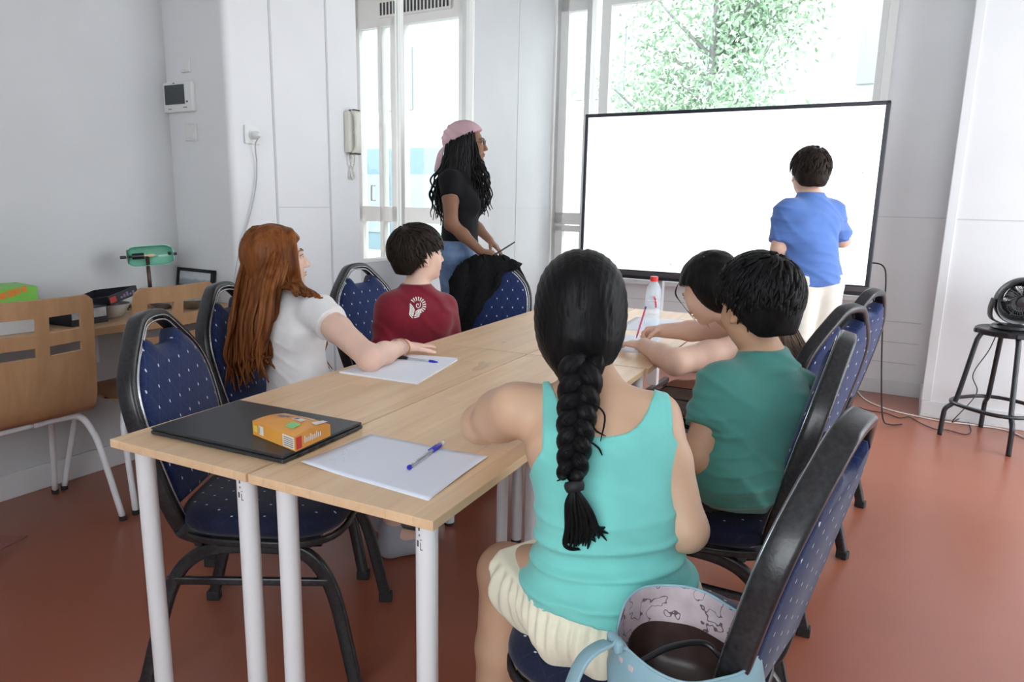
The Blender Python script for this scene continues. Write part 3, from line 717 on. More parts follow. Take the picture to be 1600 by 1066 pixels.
# handset phone
ph = empty('wall_phone', RM(XS, 2.135, 1.56), TH, 'cream door phone handset with a curled cord on the wall edge beside the glass partition', 'phone')
mt = Matrix.Translation(RM(XS, 2.125, 1.58)) @ Matrix.Rotation(TH, 4, 'Z')
g = G(); g.prism([(0.0, -0.035), (0.035, -0.032), (0.045, 0.0), (0.035, 0.032), (0.0, 0.035)], -0.105, 0.105, mt); obj('cradle', g, M['cream_plastic'], ph, bevel=0.008)
g = G(); sp = smooth([(0.042, 0.0, -0.108), (0.062, 0.0, -0.085), (0.066, 0, -0.04), (0.064, 0, 0.0), (0.066, 0, 0.04), (0.062, 0, 0.085), (0.042, 0, 0.108)], 5)
g.sweep([mt @ p for p in sp], rrect(0.040, 0.024, 0.011, 4), up=EX, scales=[1.0, 1.05, 1.1, 1.1, 1.1]+[0.95]*(len(sp)-10)+[1.1]*5); obj('handset', g, M['cream_plastic'], ph, auto=40)
g = G()
for i in range(3):
    for j in range(2): g.cbox((0.0465, -0.008+j*0.016, -0.02+i*0.02), (0.004, 0.009, 0.010), mt)
obj('keypad', g, M['white_plastic'], ph)
g = G(); g.cbox((0.045, 0, 0.111), (0.045, 0.042, 0.006), mt); g.cbox((0.045, 0, -0.111), (0.045, 0.044, 0.007), mt); obj('end_cap', g, M['black_plastic'], ph, bevel=0.002)
g = G(); pts = []
for i in range(120):
    a = i/119; L = [(-0.02, -0.115), (-0.012, -0.16), (0.004, -0.20), (0.012, -0.225), (0.0, -0.243), (-0.012, -0.225), (-0.003, -0.20), (0.014, -0.165), (0.020, -0.118)]
    k = min(int(a*8), 7); f_ = a*8-k; y = L[k][0]*(1-f_)+L[k+1][0]*f_; z = L[k][1]*(1-f_)+L[k+1][1]*f_
    pts.append(mt @ Vector((0.022+0.004*cos(i*1.3), y, z+0.004*sin(i*1.3))))
g.tube(pts, 0.0035, 6); obj('curled_cord', g, M['cream_plastic'], ph, sm=True)

# ------------------------------------------------------------------ things on the desk
DZ = 0.742
def dbox(name, x0, y0, z0, sx, sy, sz, rz, m, label, cat, bevel=0.002, parts=None):
    p = RM(x0, y0, z0); g = G(); g.box((-sx/2, -sy/2, 0), (sx/2, sy/2, sz), loc(p, TH+radians(rz)))
    o = obj(name, g, m, origin=p, rz=TH+radians(rz), bevel=bevel); tag(o, label, cat); return o
M['green_card'] = noisy('lime_green_card', (0.16, 0.44, 0.06), (0.20, 0.52, 0.08), 4, 0.45)
M['orange_card'] = mat('orange_print', (0.62, 0.20, 0.03), 0.5); M['brown_card'] = noisy('brown_print', (0.10, 0.03, 0.02), (0.35, 0.12, 0.05), 30, 0.5)
gb = dbox('game_box', -1.48, 0.455, 0.830, 0.18, 0.24, 0.066, -5, M['green_card'], 'lime green game box, topmost of the pile at the left edge of the desk', 'box')
mt = loc(RM(-1.48, 0.455, 0.830), TH+radians(-5)) @ Matrix.Translation((-0.01, 0, -0.004))
g = G(); g.box((0.1002, -0.131, 0.002), (0.1012, -0.07, 0.070), mt); obj('printed_panel', g, M['brown_card'], gb, world=True)
g = G()
for i, (y, z, w, h) in enumerate([(-0.05, 0.020, 0.02, 0.022), (-0.025, 0.026, 0.022, 0.026), (0.0, 0.030, 0.024, 0.024), (0.028, 0.034, 0.022, 0.024), (0.052, 0.038, 0.018, 0.022), (0.075, 0.042, 0.016, 0.022)]):
    g.box((0.1002, y, z), (0.1012, y+w, z+h), mt @ Matrix.Rotation(0.12, 4, 'X'))
tag(obj('lettering', g, M['orange_card'], gb, world=True), 'orange lettering on the box side')
M['black_card'] = noisy('black_card', (0.012, 0.012, 0.018), (0.02, 0.02, 0.03), 30, 0.45)
M['grey_card'] = noisy('grey_printed_card', (0.32, 0.33, 0.35), (0.52, 0.53, 0.55), 40, 0.5)
dbox('game_box', -1.48, 0.42, 0.792, 0.26, 0.30, 0.038, 3, M['grey_card'], 'grey and white printed box under the lime green box', 'box')
M['white_card'] = mat('white_card', (0.62, 0.63, 0.65), 0.5)
dbox('magazine_file', -1.46, 0.38, DZ, 0.30, 0.36, 0.050, -4, M['white_card'], 'white flat box at the bottom of the desk pile', 'box')
bk = dbox('board_game', -1.43, 0.685, DZ, 0.27, 0.15, 0.066, 6, M['black_card'], 'black board game box with grey printed labels, seen through the chair back', 'box')
mt = loc(RM(-1.43, 0.685, DZ), TH+radians(6)); g = G(); g.box((0.1352, -0.070, 0.025), (0.1362, -0.010, 0.06), mt); g.box((0.1352, 0.0, 0.025), (0.1362, 0.070, 0.06), mt); obj('printed_label', g, M['grey_card'], bk)
# open black lid leaning on a white bowl
lidm = Matrix.Translation(RM(-1.43, 0.835, 0.803)) @ Matrix.Rotation(TH+radians(20), 4, 'Z') @ Matrix.Rotation(radians(-8), 4, 'Y') @ Matrix.Rotation(radians(9), 4, 'X')
g = G(); a, b2, h = 0.10, 0.085, 0.036
for lo, hi in (((-a, -b2, 0), (a, b2, 0.003)), ((-a, -b2, 0), (-a+0.003, b2, h)), ((a-0.003, -b2, 0), (a, b2, h)), ((-a, -b2, 0), (a, -b2+0.003, h)), ((-a, b2-0.003, 0), (a, b2, h))): g.box(lo, hi, lidm)
ld = obj('box_tray', g, M['black_card'], origin=RM(-1.43, 0.835, DZ), rz=0); tag(ld, 'open black box tray with purple side print, tilted on a white bowl', 'box')
M['purple'] = mat('purple_grey_print', (0.20, 0.17, 0.32), 0.5); M['redp'] = mat('red_print', (0.50, 0.04, 0.03), 0.5)
g = G(); 
for i in range(5): g.box((a+0.0002, -0.02+i*0.018, 0.009), (a+0.001, -0.008+i*0.018, 0.017+0.005*(i % 3)), lidm)
g.slot(1); g.box((a+0.0002, -0.08, 0.006), (a+0.001, -0.045, 0.028), lidm); obj('side_print', g, [M['purple'], M['redp']], ld)
g = G(); g.lathe([(0.035, 0), (0.04, 0.002), (0.07, 0.05), (0.074, 0.056), (0.070, 0.056), (0.036, 0.006), (0.0, 0.005)], 28, Matrix.Translation(RM(-1.40, 0.845, DZ)))
tag(obj('bowl', g, M['white_plastic'], origin=RM(-1.40, 0.845, DZ), auto=40), 'small white bowl under the tilted black tray', 'bowl')
# pile of straw cords
M['straw'] = mat('straw', (0.30, 0.20, 0.11), 0.8); rs = random.Random(9); g = G()
for i in range(16):
    c0 = RM(-1.40+rs.uniform(-.04, .04), 0.975+rs.uniform(-.03, .03), DZ+0.006); a0 = rs.uniform(0, 6.3); r0 = rs.uniform(0.03, 0.06)
    g.tube(smooth([c0+Vector((r0*cos(a0+t*0.9), r0*sin(a0+t*0.9)*0.7, 0.005*(i % 6)+rs.uniform(0, 0.012))) for t in range(rs.randint(4, 7))], 4), 0.0028, 5)
tag(obj('straw_bundle', g, M['straw'], origin=RM(-1.40, 0.975, DZ), sm=True), 'small tangle of brown straw cord beside the black tray', 'cord')
# banker lamp
M['lampgreen'] = mat('green_lamp_glass', (0.20, 0.50, 0.37), 0.22, Subsurface_Weight=0.0, Transmission_Weight=0.0)
M['bronze'] = noisy('dark_bronze', (0.045, 0.025, 0.025), (0.10, 0.055, 0.05), 20, 0.35, metal=0.6)
lx, ly = -1.48, 1.075
lm = empty('desk_lamp', RM(lx, ly, DZ), TH, 'banker lamp with a green glass shade on the wall desk in the corner', 'lamp')
g = G(); g.lathe([(0.075, 0), (0.078, 0.006), (0.07, 0.014), (0.03, 0.022), (0.012, 0.03)], 28, Matrix.Translation(RM(lx, ly, DZ))); obj('base', g, M['bronze'], lm, auto=40)
g = G(); g.tube([RM(lx, ly, DZ+0.02), RM(lx-0.005, ly+0.0, DZ+0.23)], 0.008, 12); obj('pole', g, M['bronze'], lm, sm=True)
# the shade opens towards the room: a curved trough
sm_ = Matrix.Translation(RM(lx+0.01, ly+0.005, 0.975)) @ Matrix.Rotation(TH+radians(52), 4, 'Z') @ Matrix.Rotation(radians(-4), 4, 'Y') @ Matrix.Scale(0.84, 4)
# local: x = long axis, y = depth (open towards -y), z up
g = G(); vs = []; n1, n2 = 15, 25
def shade_pt(i, j, t):
    u = -1+2*i/(n1-1); a = radians(-78+156*j/(n2-1)); sx = (1-abs(u)**7*0.10); r = (0.052-t)*(1-abs(u)**8*0.30)
    return sm_ @ Vector((u*(0.112-t)*(1-0.06*abs(a)**4*0.3), r*cos(a)*1.0-0.01+0.0*t, r*1.05*sin(a)))
for t in (0, 0.004):
    for i in range(n1):
        for j in range(n2): vs.append(shade_pt(i, j, t))
fs = []; O = n1*n2
for i in range(n1-1):
    for j in range(n2-1):
        a1, b1, c1, d1 = i*n2+j, (i+1)*n2+j, (i+1)*n2+j+1, i*n2+j+1
        fs += [(a1, b1, c1, d1), (a1+O, d1+O, c1+O, b1+O)]
for i in range(n1-1): fs += [(i*n2, i*n2+O, (i+1)*n2+O, (i+1)*n2), (i*n2+n2-1, (i+1)*n2+n2-1, (i+1)*n2+n2-1+O, i*n2+n2-1+O)]
for e_ in (0, n1-1):
    for t in (0, O): fs.append(tuple(e_*n2+j+t for j in range(n2)))
g.add(vs, fs); obj('lamp_shade', g, M['lampgreen'], lm, auto=50)
g = G(); g.tube([sm_ @ Vector((-0.14, 0.005, 0)), sm_ @ Vector((-0.112, 0.005, 0))], 0.007, 10); g.tube([sm_ @ Vector((0.112, 0.005, 0)), sm_ @ Vector((0.125, 0.005, 0))], 0.006, 10)
g.tube([sm_ @ Vector((-0.085, 0.01, 0)), sm_ @ Vector((-0.03, 0.01, 0))], 0.013, 14); g.sphere((0, 0, 0), 0.009, sm_ @ Matrix.Translation((0.09, 0.01, 0.004))); g.tube([sm_ @ Vector((-0.11, 0.01, 0)), sm_ @ Vector((-0.08, 0.01, 0))], 0.004, 8)
obj('socket_rod', g, M['black_plastic'], lm, auto=40)
g = G(); g.tube(smooth([sm_ @ Vector((-0.03, 0.01, 0)), sm_ @ Vector((-0.015, 0.01, 0)), sm_ @ Vector((0.012, 0.01, 0)), sm_ @ Vector((0.028, 0.01, 0))], 4), [0.006]*5+[0.008]*4+[0.006, 0.004, 0.003, 0.001], 12); obj('bulb', g, mat('cream_bulb', (0.62, 0.55, 0.36), 0.3), lm, sm=True)
# silver bowls and glasses behind the second chair
g = G(); g.lathe([(0.03, 0), (0.034, 0.002), (0.075, 0.04), (0.078, 0.044), (0.074, 0.042), (0.03, 0.006), (0, 0.005)], 28, Matrix.Translation(RM(-1.34, 1.18, DZ)))
tag(obj('metal_bowl', g, mat('brushed_steel', (0.45, 0.46, 0.45), 0.22, 0.9), origin=RM(-1.34, 1.18, DZ), auto=40), 'shiny metal bowl seen through the back of the chair by the lamp', 'bowl')
# picture frames
def pframe(x, y, w, h, rz, lean, label, m_in):
    mt = Matrix.Translation(RM(x, y, DZ+0.002)) @ Matrix.Rotation(TH+radians(rz), 4, 'Z') @ Matrix.Rotation(radians(lean), 4, 'X')
    t = 0.016; g = G()
    for lo, hi in (((-w/2, 0, 0), (w/2, 0.016, t)), ((-w/2, 0, h-t), (w/2, 0.016, h)), ((-w/2, 0, 0), (-w/2+t, 0.016, h)), ((w/2-t, 0, 0), (w/2, 0.016, h)), ((-w/2+0.004, 0.010, 0.004), (w/2-0.004, 0.014, h-0.004))): g.box(lo, hi, mt)
    fr = obj('picture_frame', g, M['black_matte'], origin=RM(x, y, DZ)); tag(fr, label, 'picture frame')
    g = G(); g.box((-w/2+t, 0.005, t), (w/2-t, 0.009, h-t), mt); obj('picture', g, m_in, fr)
    return fr
mp = mat('grey_landscape_print', (0.5, 0.5, 0.5), 0.3); v = coords(mp); n_, l_, b_2 = NT(mp)
s3 = n_.new('ShaderNodeSeparateXYZ'); l_.new(v, s3.inputs[0]); hz = mth(mp, 'ADD', s3.outputs[2], mth(mp, 'MULTIPLY', noise(mp, v, 20, 3), 0.03))
link(mp, ramp(mp, mth(mp, 'MULTIPLY', hz, 5.0), [(0.30, (0.10, 0.12, 0.15)), (0.55, (0.28, 0.33, 0.38)), (0.60, (0.55, 0.60, 0.64)), (0.9, (0.60, 0.63, 0.66))]), 'Base Color')
pframe(-1.545, 1.325, 0.265, 0.152, 0, -9, 'black picture frame with a grey landscape, leaning in the desk corner', mp)
pframe(-1.47, 1.235, 0.13, 0.09, 8, -12, 'small dark picture frame standing before the larger black frame', mat('dark_photo', (0.10, 0.10, 0.11), 0.3))

# ------------------------------------------------------------------ laptop, box, papers, pens
TZ = 0.73
M['laptop'] = noisy('charcoal_aluminium', (0.030, 0.032, 0.036), (0.038, 0.040, 0.044), 300, 0.36, metal=0.3)
la = empty('laptop', (0.235, 0.19, TZ), radians(0.5), 'closed charcoal grey laptop with an orange biscuit box on it', 'laptop')
W_ = WORLD[la.name]
A_ = [atz(250, 676, 0.735), atz(372, 630, 0.735), atz(567, 664, 0.735), atz(437, 722, 0.735)]
def quadbox(P, z0, z1): 
    g = G(); vs = [(p.x, p.y, z0) for p in P]+[(p.x, p.y, z1) for p in P]
    g.add(vs, [(0, 1, 2, 3), (7, 6, 5, 4), (0, 4, 5, 1), (1, 5, 6, 2), (2, 6, 7, 3), (3, 7, 4, 0)]); return g
lx0, lx1, ly0, ly1 = 0.048, 0.420, 0.062, 0.312
sh = Matrix.Translation((0.234, 0.187, 0)) @ Matrix.Rotation(radians(1.0), 4, 'Z') @ Matrix.Translation((-0.234, -0.187, 0))
g = G(); g.box((lx0, ly0, TZ+0.002), (lx1, ly1, TZ+0.0105), sh); obj('base', g, M['laptop'], la, bevel=0.003)
g = G(); g.box((lx0+0.001, ly0+0.001, TZ+0.0115), (lx1-0.001, ly1-0.002, TZ+0.0175), sh); obj('lid', g, M['laptop'], la, bevel=0.0025)
g = G(); g.box((lx0+0.06, ly1-0.008, TZ+0.007), (lx1-0.06, ly1+0.001, TZ+0.015), sh); obj('hinge', g, M['black_plastic'], la)
g = G()
for y, w in ((0.10, 0.012), (0.135, 0.020), (0.165, 0.020), (0.20, 0.014), (0.255, 0.006)): g.box((lx1-0.001, y, TZ+0.0035), (lx1+0.0006, y+w, TZ+0.0085), sh)
obj('port', g, M['black_matte'], la)
g = G()
for x in (lx0+0.03, lx1-0.05):
    for y in (ly0+0.02, ly1-0.03): g.box((x, y, TZ), (x+0.02, y+0.006, TZ+0.002), sh)
obj('rubber_foot', g, M['rubber'], la)
# orange box
OB = [Vector((0.275, 0.132, 0)), Vector((0.296, 0.205, 0)), Vector((0.420, 0.205, 0)), Vector((0.425, 0.097, 0))]
M['orange'] = noisy('orange_card', (0.72, 0.30, 0.045), (0.80, 0.38, 0.07), 5, 0.4)
zb = TZ+0.018
ob = empty('biscuit_box', (0.35, 0.155, zb), 0, 'orange biscuit box with a torn open end, lying on the laptop', 'box')
g = G(); n = 8; vs = []
for j in range(n+1):
    t = j/n; p = OB[0].lerp(OB[1], t); q = OB[3].lerp(OB[2], t); hh = 0.030+0.004*sin(pi*t)
    for k in range(n+1):
        s_ = k/n; w = p.lerp(q, s_); vs.append((w.x, w.y, zb+hh+0.004*sin(pi*s_)*sin(pi*t)-0.012*max(0, t-0.75)*4*max(0, s_-0.6)))
for j in range(n+1):
    t = j/n; p = OB[0].lerp(OB[1], t); q = OB[3].lerp(OB[2], t)
    for k in range(n+1): w = p.lerp(q, k/n); vs.append((w.x, w.y, zb))
K = n+1; O = K*K; fs = []
for j in range(n):
    for k in range(n): fs += [(j*K+k, j*K+k+1, (j+1)*K+k+1, (j+1)*K+k), (O+j*K+k, O+(j+1)*K+k, O+(j+1)*K+k+1, O+j*K+k+1)]
for k in range(n): fs += [(k, O+k, O+k+1, k+1), (n*K+k, n*K+k+1, O+n*K+k+1, O+n*K+k)]
for j in range(n): fs += [(j*K, (j+1)*K, O+(j+1)*K, O+j*K), (j*K+n, O+j*K+n, O+(j+1)*K+n, (j+1)*K+n)]
g.add(vs, fs); bo = obj('carton', g, M['orange'], ob, auto=40)
def onbox(s_, t, up=0.0):
    p = OB[0].lerp(OB[1], t); q = OB[3].lerp(OB[2], t); w = p.lerp(q, s_); return Vector((w.x, w.y, zb+0.0305+0.004*sin(pi*t)+0.004*sin(pi*s_)*sin(pi*t)+up))
def patch(cells, m, nm, lb=None):
    g = G()
    for s0, s1, t0, t1 in cells:
        vs = []
        for j in range(4):
            for k in range(4): vs.append(onbox(s0+(s1-s0)*k/3, t0+(t1-t0)*j/3, 0.0006))
        g.add(vs, [(j*4+k, j*4+k+1, (j+1)*4+k+1, (j+1)*4+k) for j in range(3) for k in range(3)])
    o = obj(nm, g, m, bo, sm=True)
    if lb: tag(o, lb)
C_ = {k: mat('print_'+k, v, 0.45) for k, v in dict(blue=(0.12, 0.28, 0.55), green=(0.25, 0.62, 0.22), white=(0.80, 0.76, 0.68), red=(0.60, 0.03, 0.03), dark=(0.06, 0.05, 0.05), purple=(0.18, 0.08, 0.25), yellow=(0.80, 0.60, 0.10)).items()}
patch([(0.18, 0.32, 0.50, 0.58), (0.22, 0.36, 0.60, 0.68), (0.28, 0.40, 0.70, 0.74)], C_['blue'], 'printed_picture'); patch([(0.16, 0.22, 0.60, 0.66), (0.36, 0.41, 0.55, 0.60)], C_['red'], 'printed_picture')
patch([(0.62, 0.80, 0.18, 0.42)], C_['green'], 'printed_badge'); patch([(0.50, 0.72, 0.52, 0.70)], C_['white'], 'printed_badge'); patch([(0.52, 0.60, 0.55, 0.68)], C_['purple'], 'printed_badge')
patch([(0.45+i*0.05, 0.483+i*0.05, 0.82, 0.92) for i in range(6)], C_['white'], 'lettering'); patch([(0.86, 0.98, 0.62, 0.97)], C_['white'], 'torn_edge')
def side(P0, P1, z0, z1, m, nm, nrm):
    g = G(); off = nrm*0.0006; a1, b1 = P0+off, P1+off
    g.add([(a1.x, a1.y, zb+z0), (b1.x, b1.y, zb+z0), (b1.x, b1.y, zb+z1), (a1.x, a1.y, zb+z1)], [(0, 1, 2, 3)]); obj(nm, g, m, bo)
nf = Vector(((OB[3]-OB[0]).y, -(OB[3]-OB[0]).x, 0)).normalized(); nr_ = Vector(((OB[2]-OB[3]).y, -(OB[2]-OB[3]).x, 0)).normalized()
F = lambda t: OB[0].lerp(OB[3], t); Rr = lambda t: OB[3].lerp(OB[2], t)
side(F(0.03), F(0.12), 0.008, 0.022, C_['yellow'], 'printed_badge', nf); side(F(0.16), F(0.27), 0.006, 0.025, C_['white'], 'printed_label', nf); side(F(0.17), F(0.185), 0.008, 0.023, C_['dark'], 'printed_label', nf)
side(F(0.72), F(0.98), 0.003, 0.028, C_['white'], 'printed_label', nf)
for i in range(5): side(F(0.745), F(0.96), 0.006+i*0.0042, 0.0075+i*0.0042, C_['dark'], 'label_text', nf+nf*0.6)
side(Rr(0.02), Rr(0.17), 0.003, 0.028, C_['red'], 'printed_badge', nr_)
for i in range(9): side(Rr(0.24+i*0.055), Rr(0.275+i*0.055), 0.010, 0.020+0.004*(i % 3 == 0), C_['white'], 'lettering', nr_)
# papers
def sheet(P, z, nm, label, th=0.0006, curl=None, m=None, lines=None):
    n = 14; g = G(); vs = []
    for j in range(n+1):
        for i in range(n+1):
            s_, t = i/n, j/n; p = (P[0]*(1-s_)+P[3]*s_)*(1-t)+(P[1]*(1-s_)+P[2]*s_)*t
            vs.append((p.x, p.y, z+th+(curl(s_, t) if curl else 0)))
    fs = [(j*(n+1)+i, j*(n+1)+i+1, (j+1)*(n+1)+i+1, (j+1)*(n+1)+i) for j in range(n) for i in range(n)]
    g.add(vs, fs); o = obj(nm, g, m or M['paper'], origin=(P[0].x, P[0].y, z), sm=True)
    s = o.modifiers.new('t', 'SOLIDIFY'); s.thickness = max(th, 0.0005); s.offset = -1
    return tag(o, label, 'paper')
PA = [atz(470, 724, 0.731), atz(579, 678, 0.731), atz(763, 715, 0.731), atz(669, 782, 0.731)]
crl = lambda s, t: 0.010*max(0, 0.35-s)**1.5*4*(1-t)**2*0.5+0.006*max(0, s-0.72)*t*2+0.002*abs(sin(s*5)*sin(t*3))
mp2 = mat('scribbled_paper', (0.74, 0.78, 0.87), 0.7); v = coords(mp2)
sh1 = sheet(PA, TZ, 'paper_sheet', 'single white sheet at the near end of the table with a blue pen on it', 0.0006, crl, mp2)
rp = random.Random(4); g = G()
def ps(s_, t, up=0.0012): 
    p = (PA[0]*(1-s_)+PA[3]*s_)*(1-t)+(PA[1]*(1-s_)+PA[2]*s_)*t; return Vector((p.x, p.y, TZ+crl(s_, t)+up))
for r_ in range(4):
    s_ = 0.10+r_*0.035; t = 0.12
    for k in range(16):
        t += rp.uniform(0.012, 0.03); 
        if rp.random() < 0.75: g.tube([ps(s_+rp.uniform(-.006, .006), t), ps(s_+rp.uniform(-.012, .012), t+0.008), ps(s_+rp.uniform(-.006, .006), t+0.014)], 0.00028, 3)
obj('pencil_writing', g, mat('faint_pencil', (0.50, 0.53, 0.60), 0.8), sh1)
PB = [atz(530, 579, 0.738), atz(640, 553, 0.738), atz(715, 560, 0.738), atz(652, 597, 0.738)]
g = G()
PBL = PB
def pad(P, z0, z1, nm, label, m):
    g = G(); vs = [(p.x, p.y, z0) for p in P]+[(p.x, p.y, z1) for p in P]
    g.add(vs, [(3, 2, 1, 0), (4, 5, 6, 7), (0, 1, 5, 4), (1, 2, 6, 5), (2, 3, 7, 6), (3, 0, 4, 7)])
    return tag(obj(nm, g, m, origin=(P[0].x, P[0].y, z0), bevel=0.0008), label, 'notepad')
nb = pad(PB, TZ, TZ+0.006, 'notepad', 'white notepad under the hand of the red-haired girl, a pen lying across it', M['paper'])
g = G(); c0 = (PB[0]+PB[1]+PB[2]+PB[3])/4
PC = [c0+(p-c0)*0.992+Vector((0.002, 0.003, 0)) for p in PB]; vs = [(p.x, p.y, TZ+0.0062+(0.003 if i == 2 else 0)) for i, p in enumerate(PC)]; g.add(vs, [(0, 3, 2, 1)]); obj('top_page', g, M['paper'], nb)
def pen(P0, P1, kind, label):
    P0, P1 = Vector(P0), Vector(P1); d = (P1-P0); L = d.length; ax = d.normalized(); q = ax.to_track_quat('Z', 'Y').to_matrix().to_4x4(); mt = Matrix.Translation(P0) @ q
    t = empty('pen', P0, 0, label, 'pen'); k = L/0.15
    if kind == 'capoff':   # tip at P0; clear barrel; cap on rear (blue)
        cap = M['penblue']
        g = G(); g.lathe([(0.0006, 0), (0.0022, 0.012*k), (0.0038, 0.022*k), (0.0040, 0.03*k)], 12, mt); obj('tip', g, M['clear'], t, auto=40)
        g = G(); g.lathe([(0.004, 0.022*k), (0.004, 0.105*k)], 8, mt); obj('barrel', g, M['clear'], t)
        g = G(); g.lathe([(0.0022, 0.02*k), (0.0022, 0.10*k)], 8, mt); obj('ink_tube', g, M['inkdark'], t, sm=True)
        g = G(); g.lathe([(0.0046, 0.10*k), (0.0052, 0.104*k), (0.0052, 0.135*k), (0.0035, 0.140*k)], 14, mt); g.cbox((0.0068, 0, 0.115*k), (0.0016, 0.004, 0.034*k), mt); obj('cap', g, cap, t, auto=40)
        g = G(); g.lathe([(0.0042, 0.140*k), (0.0042, 0.15*k)], 12, mt); obj('cap_end', g, M['clear'], t, auto=40)
        g = G(); g.lathe([(0.0005, -0.001), (0.0046, 0.004), (0.0046, 0.010), (0.003, 0.012)], 14, mt); obj('end_plug', g, cap, t, auto=40)
    else:                  # capped ballpoint: black cap at P0, blue end at P1
        g = G(); g.lathe([(0.0025, 0), (0.0042, 0.003), (0.0052, 0.03*k), (0.0052, 0.045*k), (0.004, 0.05*k)], 14, mt); g.cbox((0.0068, 0, 0.03*k), (0.0016, 0.004, 0.04*k), mt); obj('cap', g, M['black_plastic'], t, auto=40)
        g = G(); g.lathe([(0.004, 0.05*k), (0.004, 0.125*k)], 8, mt); obj('barrel', g, M['clear'], t)
        g = G(); g.lathe([(0.0016, 0.05*k), (0.0018, 0.115*k)], 8, mt); obj('ink_tube', g, M['inkdark'], t, sm=True)
        g = G(); g.lathe([(0.0044, 0.122*k), (0.0044, 0.135*k), (0.0015, 0.15*k)], 14, mt); obj('end_plug', g, M['penblue'], t, auto=40)
    return t
M['penblue'] = mat('pen_blue', (0.02, 0.02, 0.45), 0.3); M['inkdark'] = mat('ink_blue_black', (0.01, 0.01, 0.05), 0.4)
M['clear'] = mat('clear_plastic', (0.85, 0.88, 0.92), 0.12, Alpha=0.35)
pen(atz(637, 732, TZ+0.006), atz(692, 692, TZ+0.006), 'capoff', 'blue pen with dark ink on the single sheet of paper')
pen(atz(615, 557, TZ+0.0115), atz(684, 566, TZ+0.0115), 'capped', 'ballpoint pen with a black cap and blue end on the notepad')
# sheet of the writing girl
PW = [Vector((0.44, 1.42, 0)), Vector((0.42, 1.75, 0)), Vector((0.72, 1.78, 0)), Vector((0.74, 1.45, 0))]
sheet(PW, TZ, 'paper_sheet', 'white sheet under the hands of the writing girl')
PGLARE = [Vector((0.50, 1.86, 0)), Vector((0.48, 2.22, 0)), Vector((0.92, 2.26, 0)), Vector((0.93, 1.92, 0))]  # added sheet, imitates the white window glare on the far tabletop
sheet(PGLARE, TZ, 'paper_sheet', 'large white sheet in place of window glare behind the water bottle, far table')
# bottle
M['pet'] = mat('clear_bottle', (0.80, 0.88, 0.95), 0.08, Alpha=0.42); M['redcap'] = mat('red_cap', (0.70, 0.03, 0.03), 0.35)
bp = atz(1018, 508, TZ); bt = empty('water_bottle', bp, 0, 'clear plastic water bottle with a red cap on the far table', 'bottle')
prof = [(0.0, 0.002), (0.028, 0.0), (0.033, 0.006), (0.0335, 0.03), (0.032, 0.034), (0.0335, 0.038), (0.0335, 0.07), (0.0315, 0.074), (0.0335, 0.078), (0.0335, 0.10), (0.0315, 0.104), (0.0335, 0.108), (0.0335, 0.135), (0.031, 0.155), (0.022, 0.176), (0.0145, 0.188), (0.0135, 0.20)]
g = G(); g.lathe(prof, 32, Matrix.Translation(bp)); obj('body', g, M['pet'], bt, sm=True)
g = G(); g.lathe([(0.0165, 0.188), (0.0168, 0.205), (0.0165, 0.209), (0.0, 0.2095)], 24, Matrix.Translation(bp)); obj('cap', g, M['redcap'], bt, auto=40)
g = G(); an0 = math.atan2(CAM.y-bp.y, CAM.x-bp.x)
g.sweep(smooth([bp+Vector((0.0342*cos(an0+a), 0.0342*sin(an0+a), z)) for a, z in ((0.05, 0.128), (0.25, 0.115), (0.36, 0.10), (0.42, 0.08))], 5), rrect(0.007, 0.001, 0.0004, 1), up=(bp-CAM).normalized()); tag(obj('brand_swoosh', g, M['redcap'], bt), 'curved red print')
g = G()
for z in (0.05, 0.11, 0.125):
    for k in range(7): 
        a = an0-0.6+k*0.17; g.cbox((bp.x+0.0338*cos(a), bp.y+0.0338*sin(a), bp.z+z), (0.002, 0.0045, 0.004), None)
obj('embossing', g, M['white_plastic'], bt)

# ------------------------------------------------------------------ stool, fan, cords
SX, SY = 1.908, 3.73
st = empty('stool', RM(SX, SY), TH, 'black round metal stool with a fan on it, near the right wall', 'stool')
SZ = 0.625
g = G(); g.lathe([(0.0, SZ-0.03), (0.155, SZ-0.032), (0.163, SZ-0.025), (0.165, SZ-0.004), (0.158, SZ), (0.150, SZ-0.004), (0.0, SZ-0.006)], 40, Matrix.Translation(RM(SX, SY))); obj('seat', g, M['black_metal'], st, auto=40)
for a in (172, 262, 352, 82):
    ca, sa = cos(radians(a+18)), sin(radians(a+18)); mt = Matrix.Translation(RM(SX, SY)) @ Matrix.Rotation(TH+radians(a+18), 4, 'Z')
    g = G(); g.tube(smooth([mt @ Vector(p) for p in ((0.13, 0, SZ-0.03), (0.145, 0, SZ-0.06), (0.155, 0, 0.52), (0.200, 0, 0.24), (0.218, 0, 0.19), (0.250, 0, 0.155), (0.257, 0, 0.11), (0.261, 0, 0.0))], 6), 0.013, 12); obj('leg', g, M['black_metal'], st, sm=True)
    g = G(); g.cbox((0.163, 0, SZ-0.018), (0.012, 0.035, 0.022), mt); obj('seat_bracket', g, M['black_metal'], st, bevel=0.003)
g = G(); g.tube([Matrix.Translation(RM(SX, SY)) @ Vector((0.214*cos(2*pi*i/48)*(1+0.05*cos(8*pi*i/48)), 0.214*sin(2*pi*i/48)*(1+0.05*cos(8*pi*i/48)), 0.195)) for i in range(48)], 0.0105, 10, closed=True); obj('foot_ring', g, M['black_metal'], st, sm=True)
fc = RM(SX+0.02, SY-0.0, SZ+0.155); fn = empty('fan', RM(SX, SY, SZ), TH, 'small round black table fan on the stool', 'fan')
g = G(); g.lathe([(0.0, SZ), (0.095, SZ), (0.10, SZ+0.008), (0.09, SZ+0.02), (0.03, SZ+0.028), (0.0, SZ+0.03)], 28, Matrix.Translation(RM(SX, SY))); obj('base', g, M['black_plastic'], fn, auto=40)
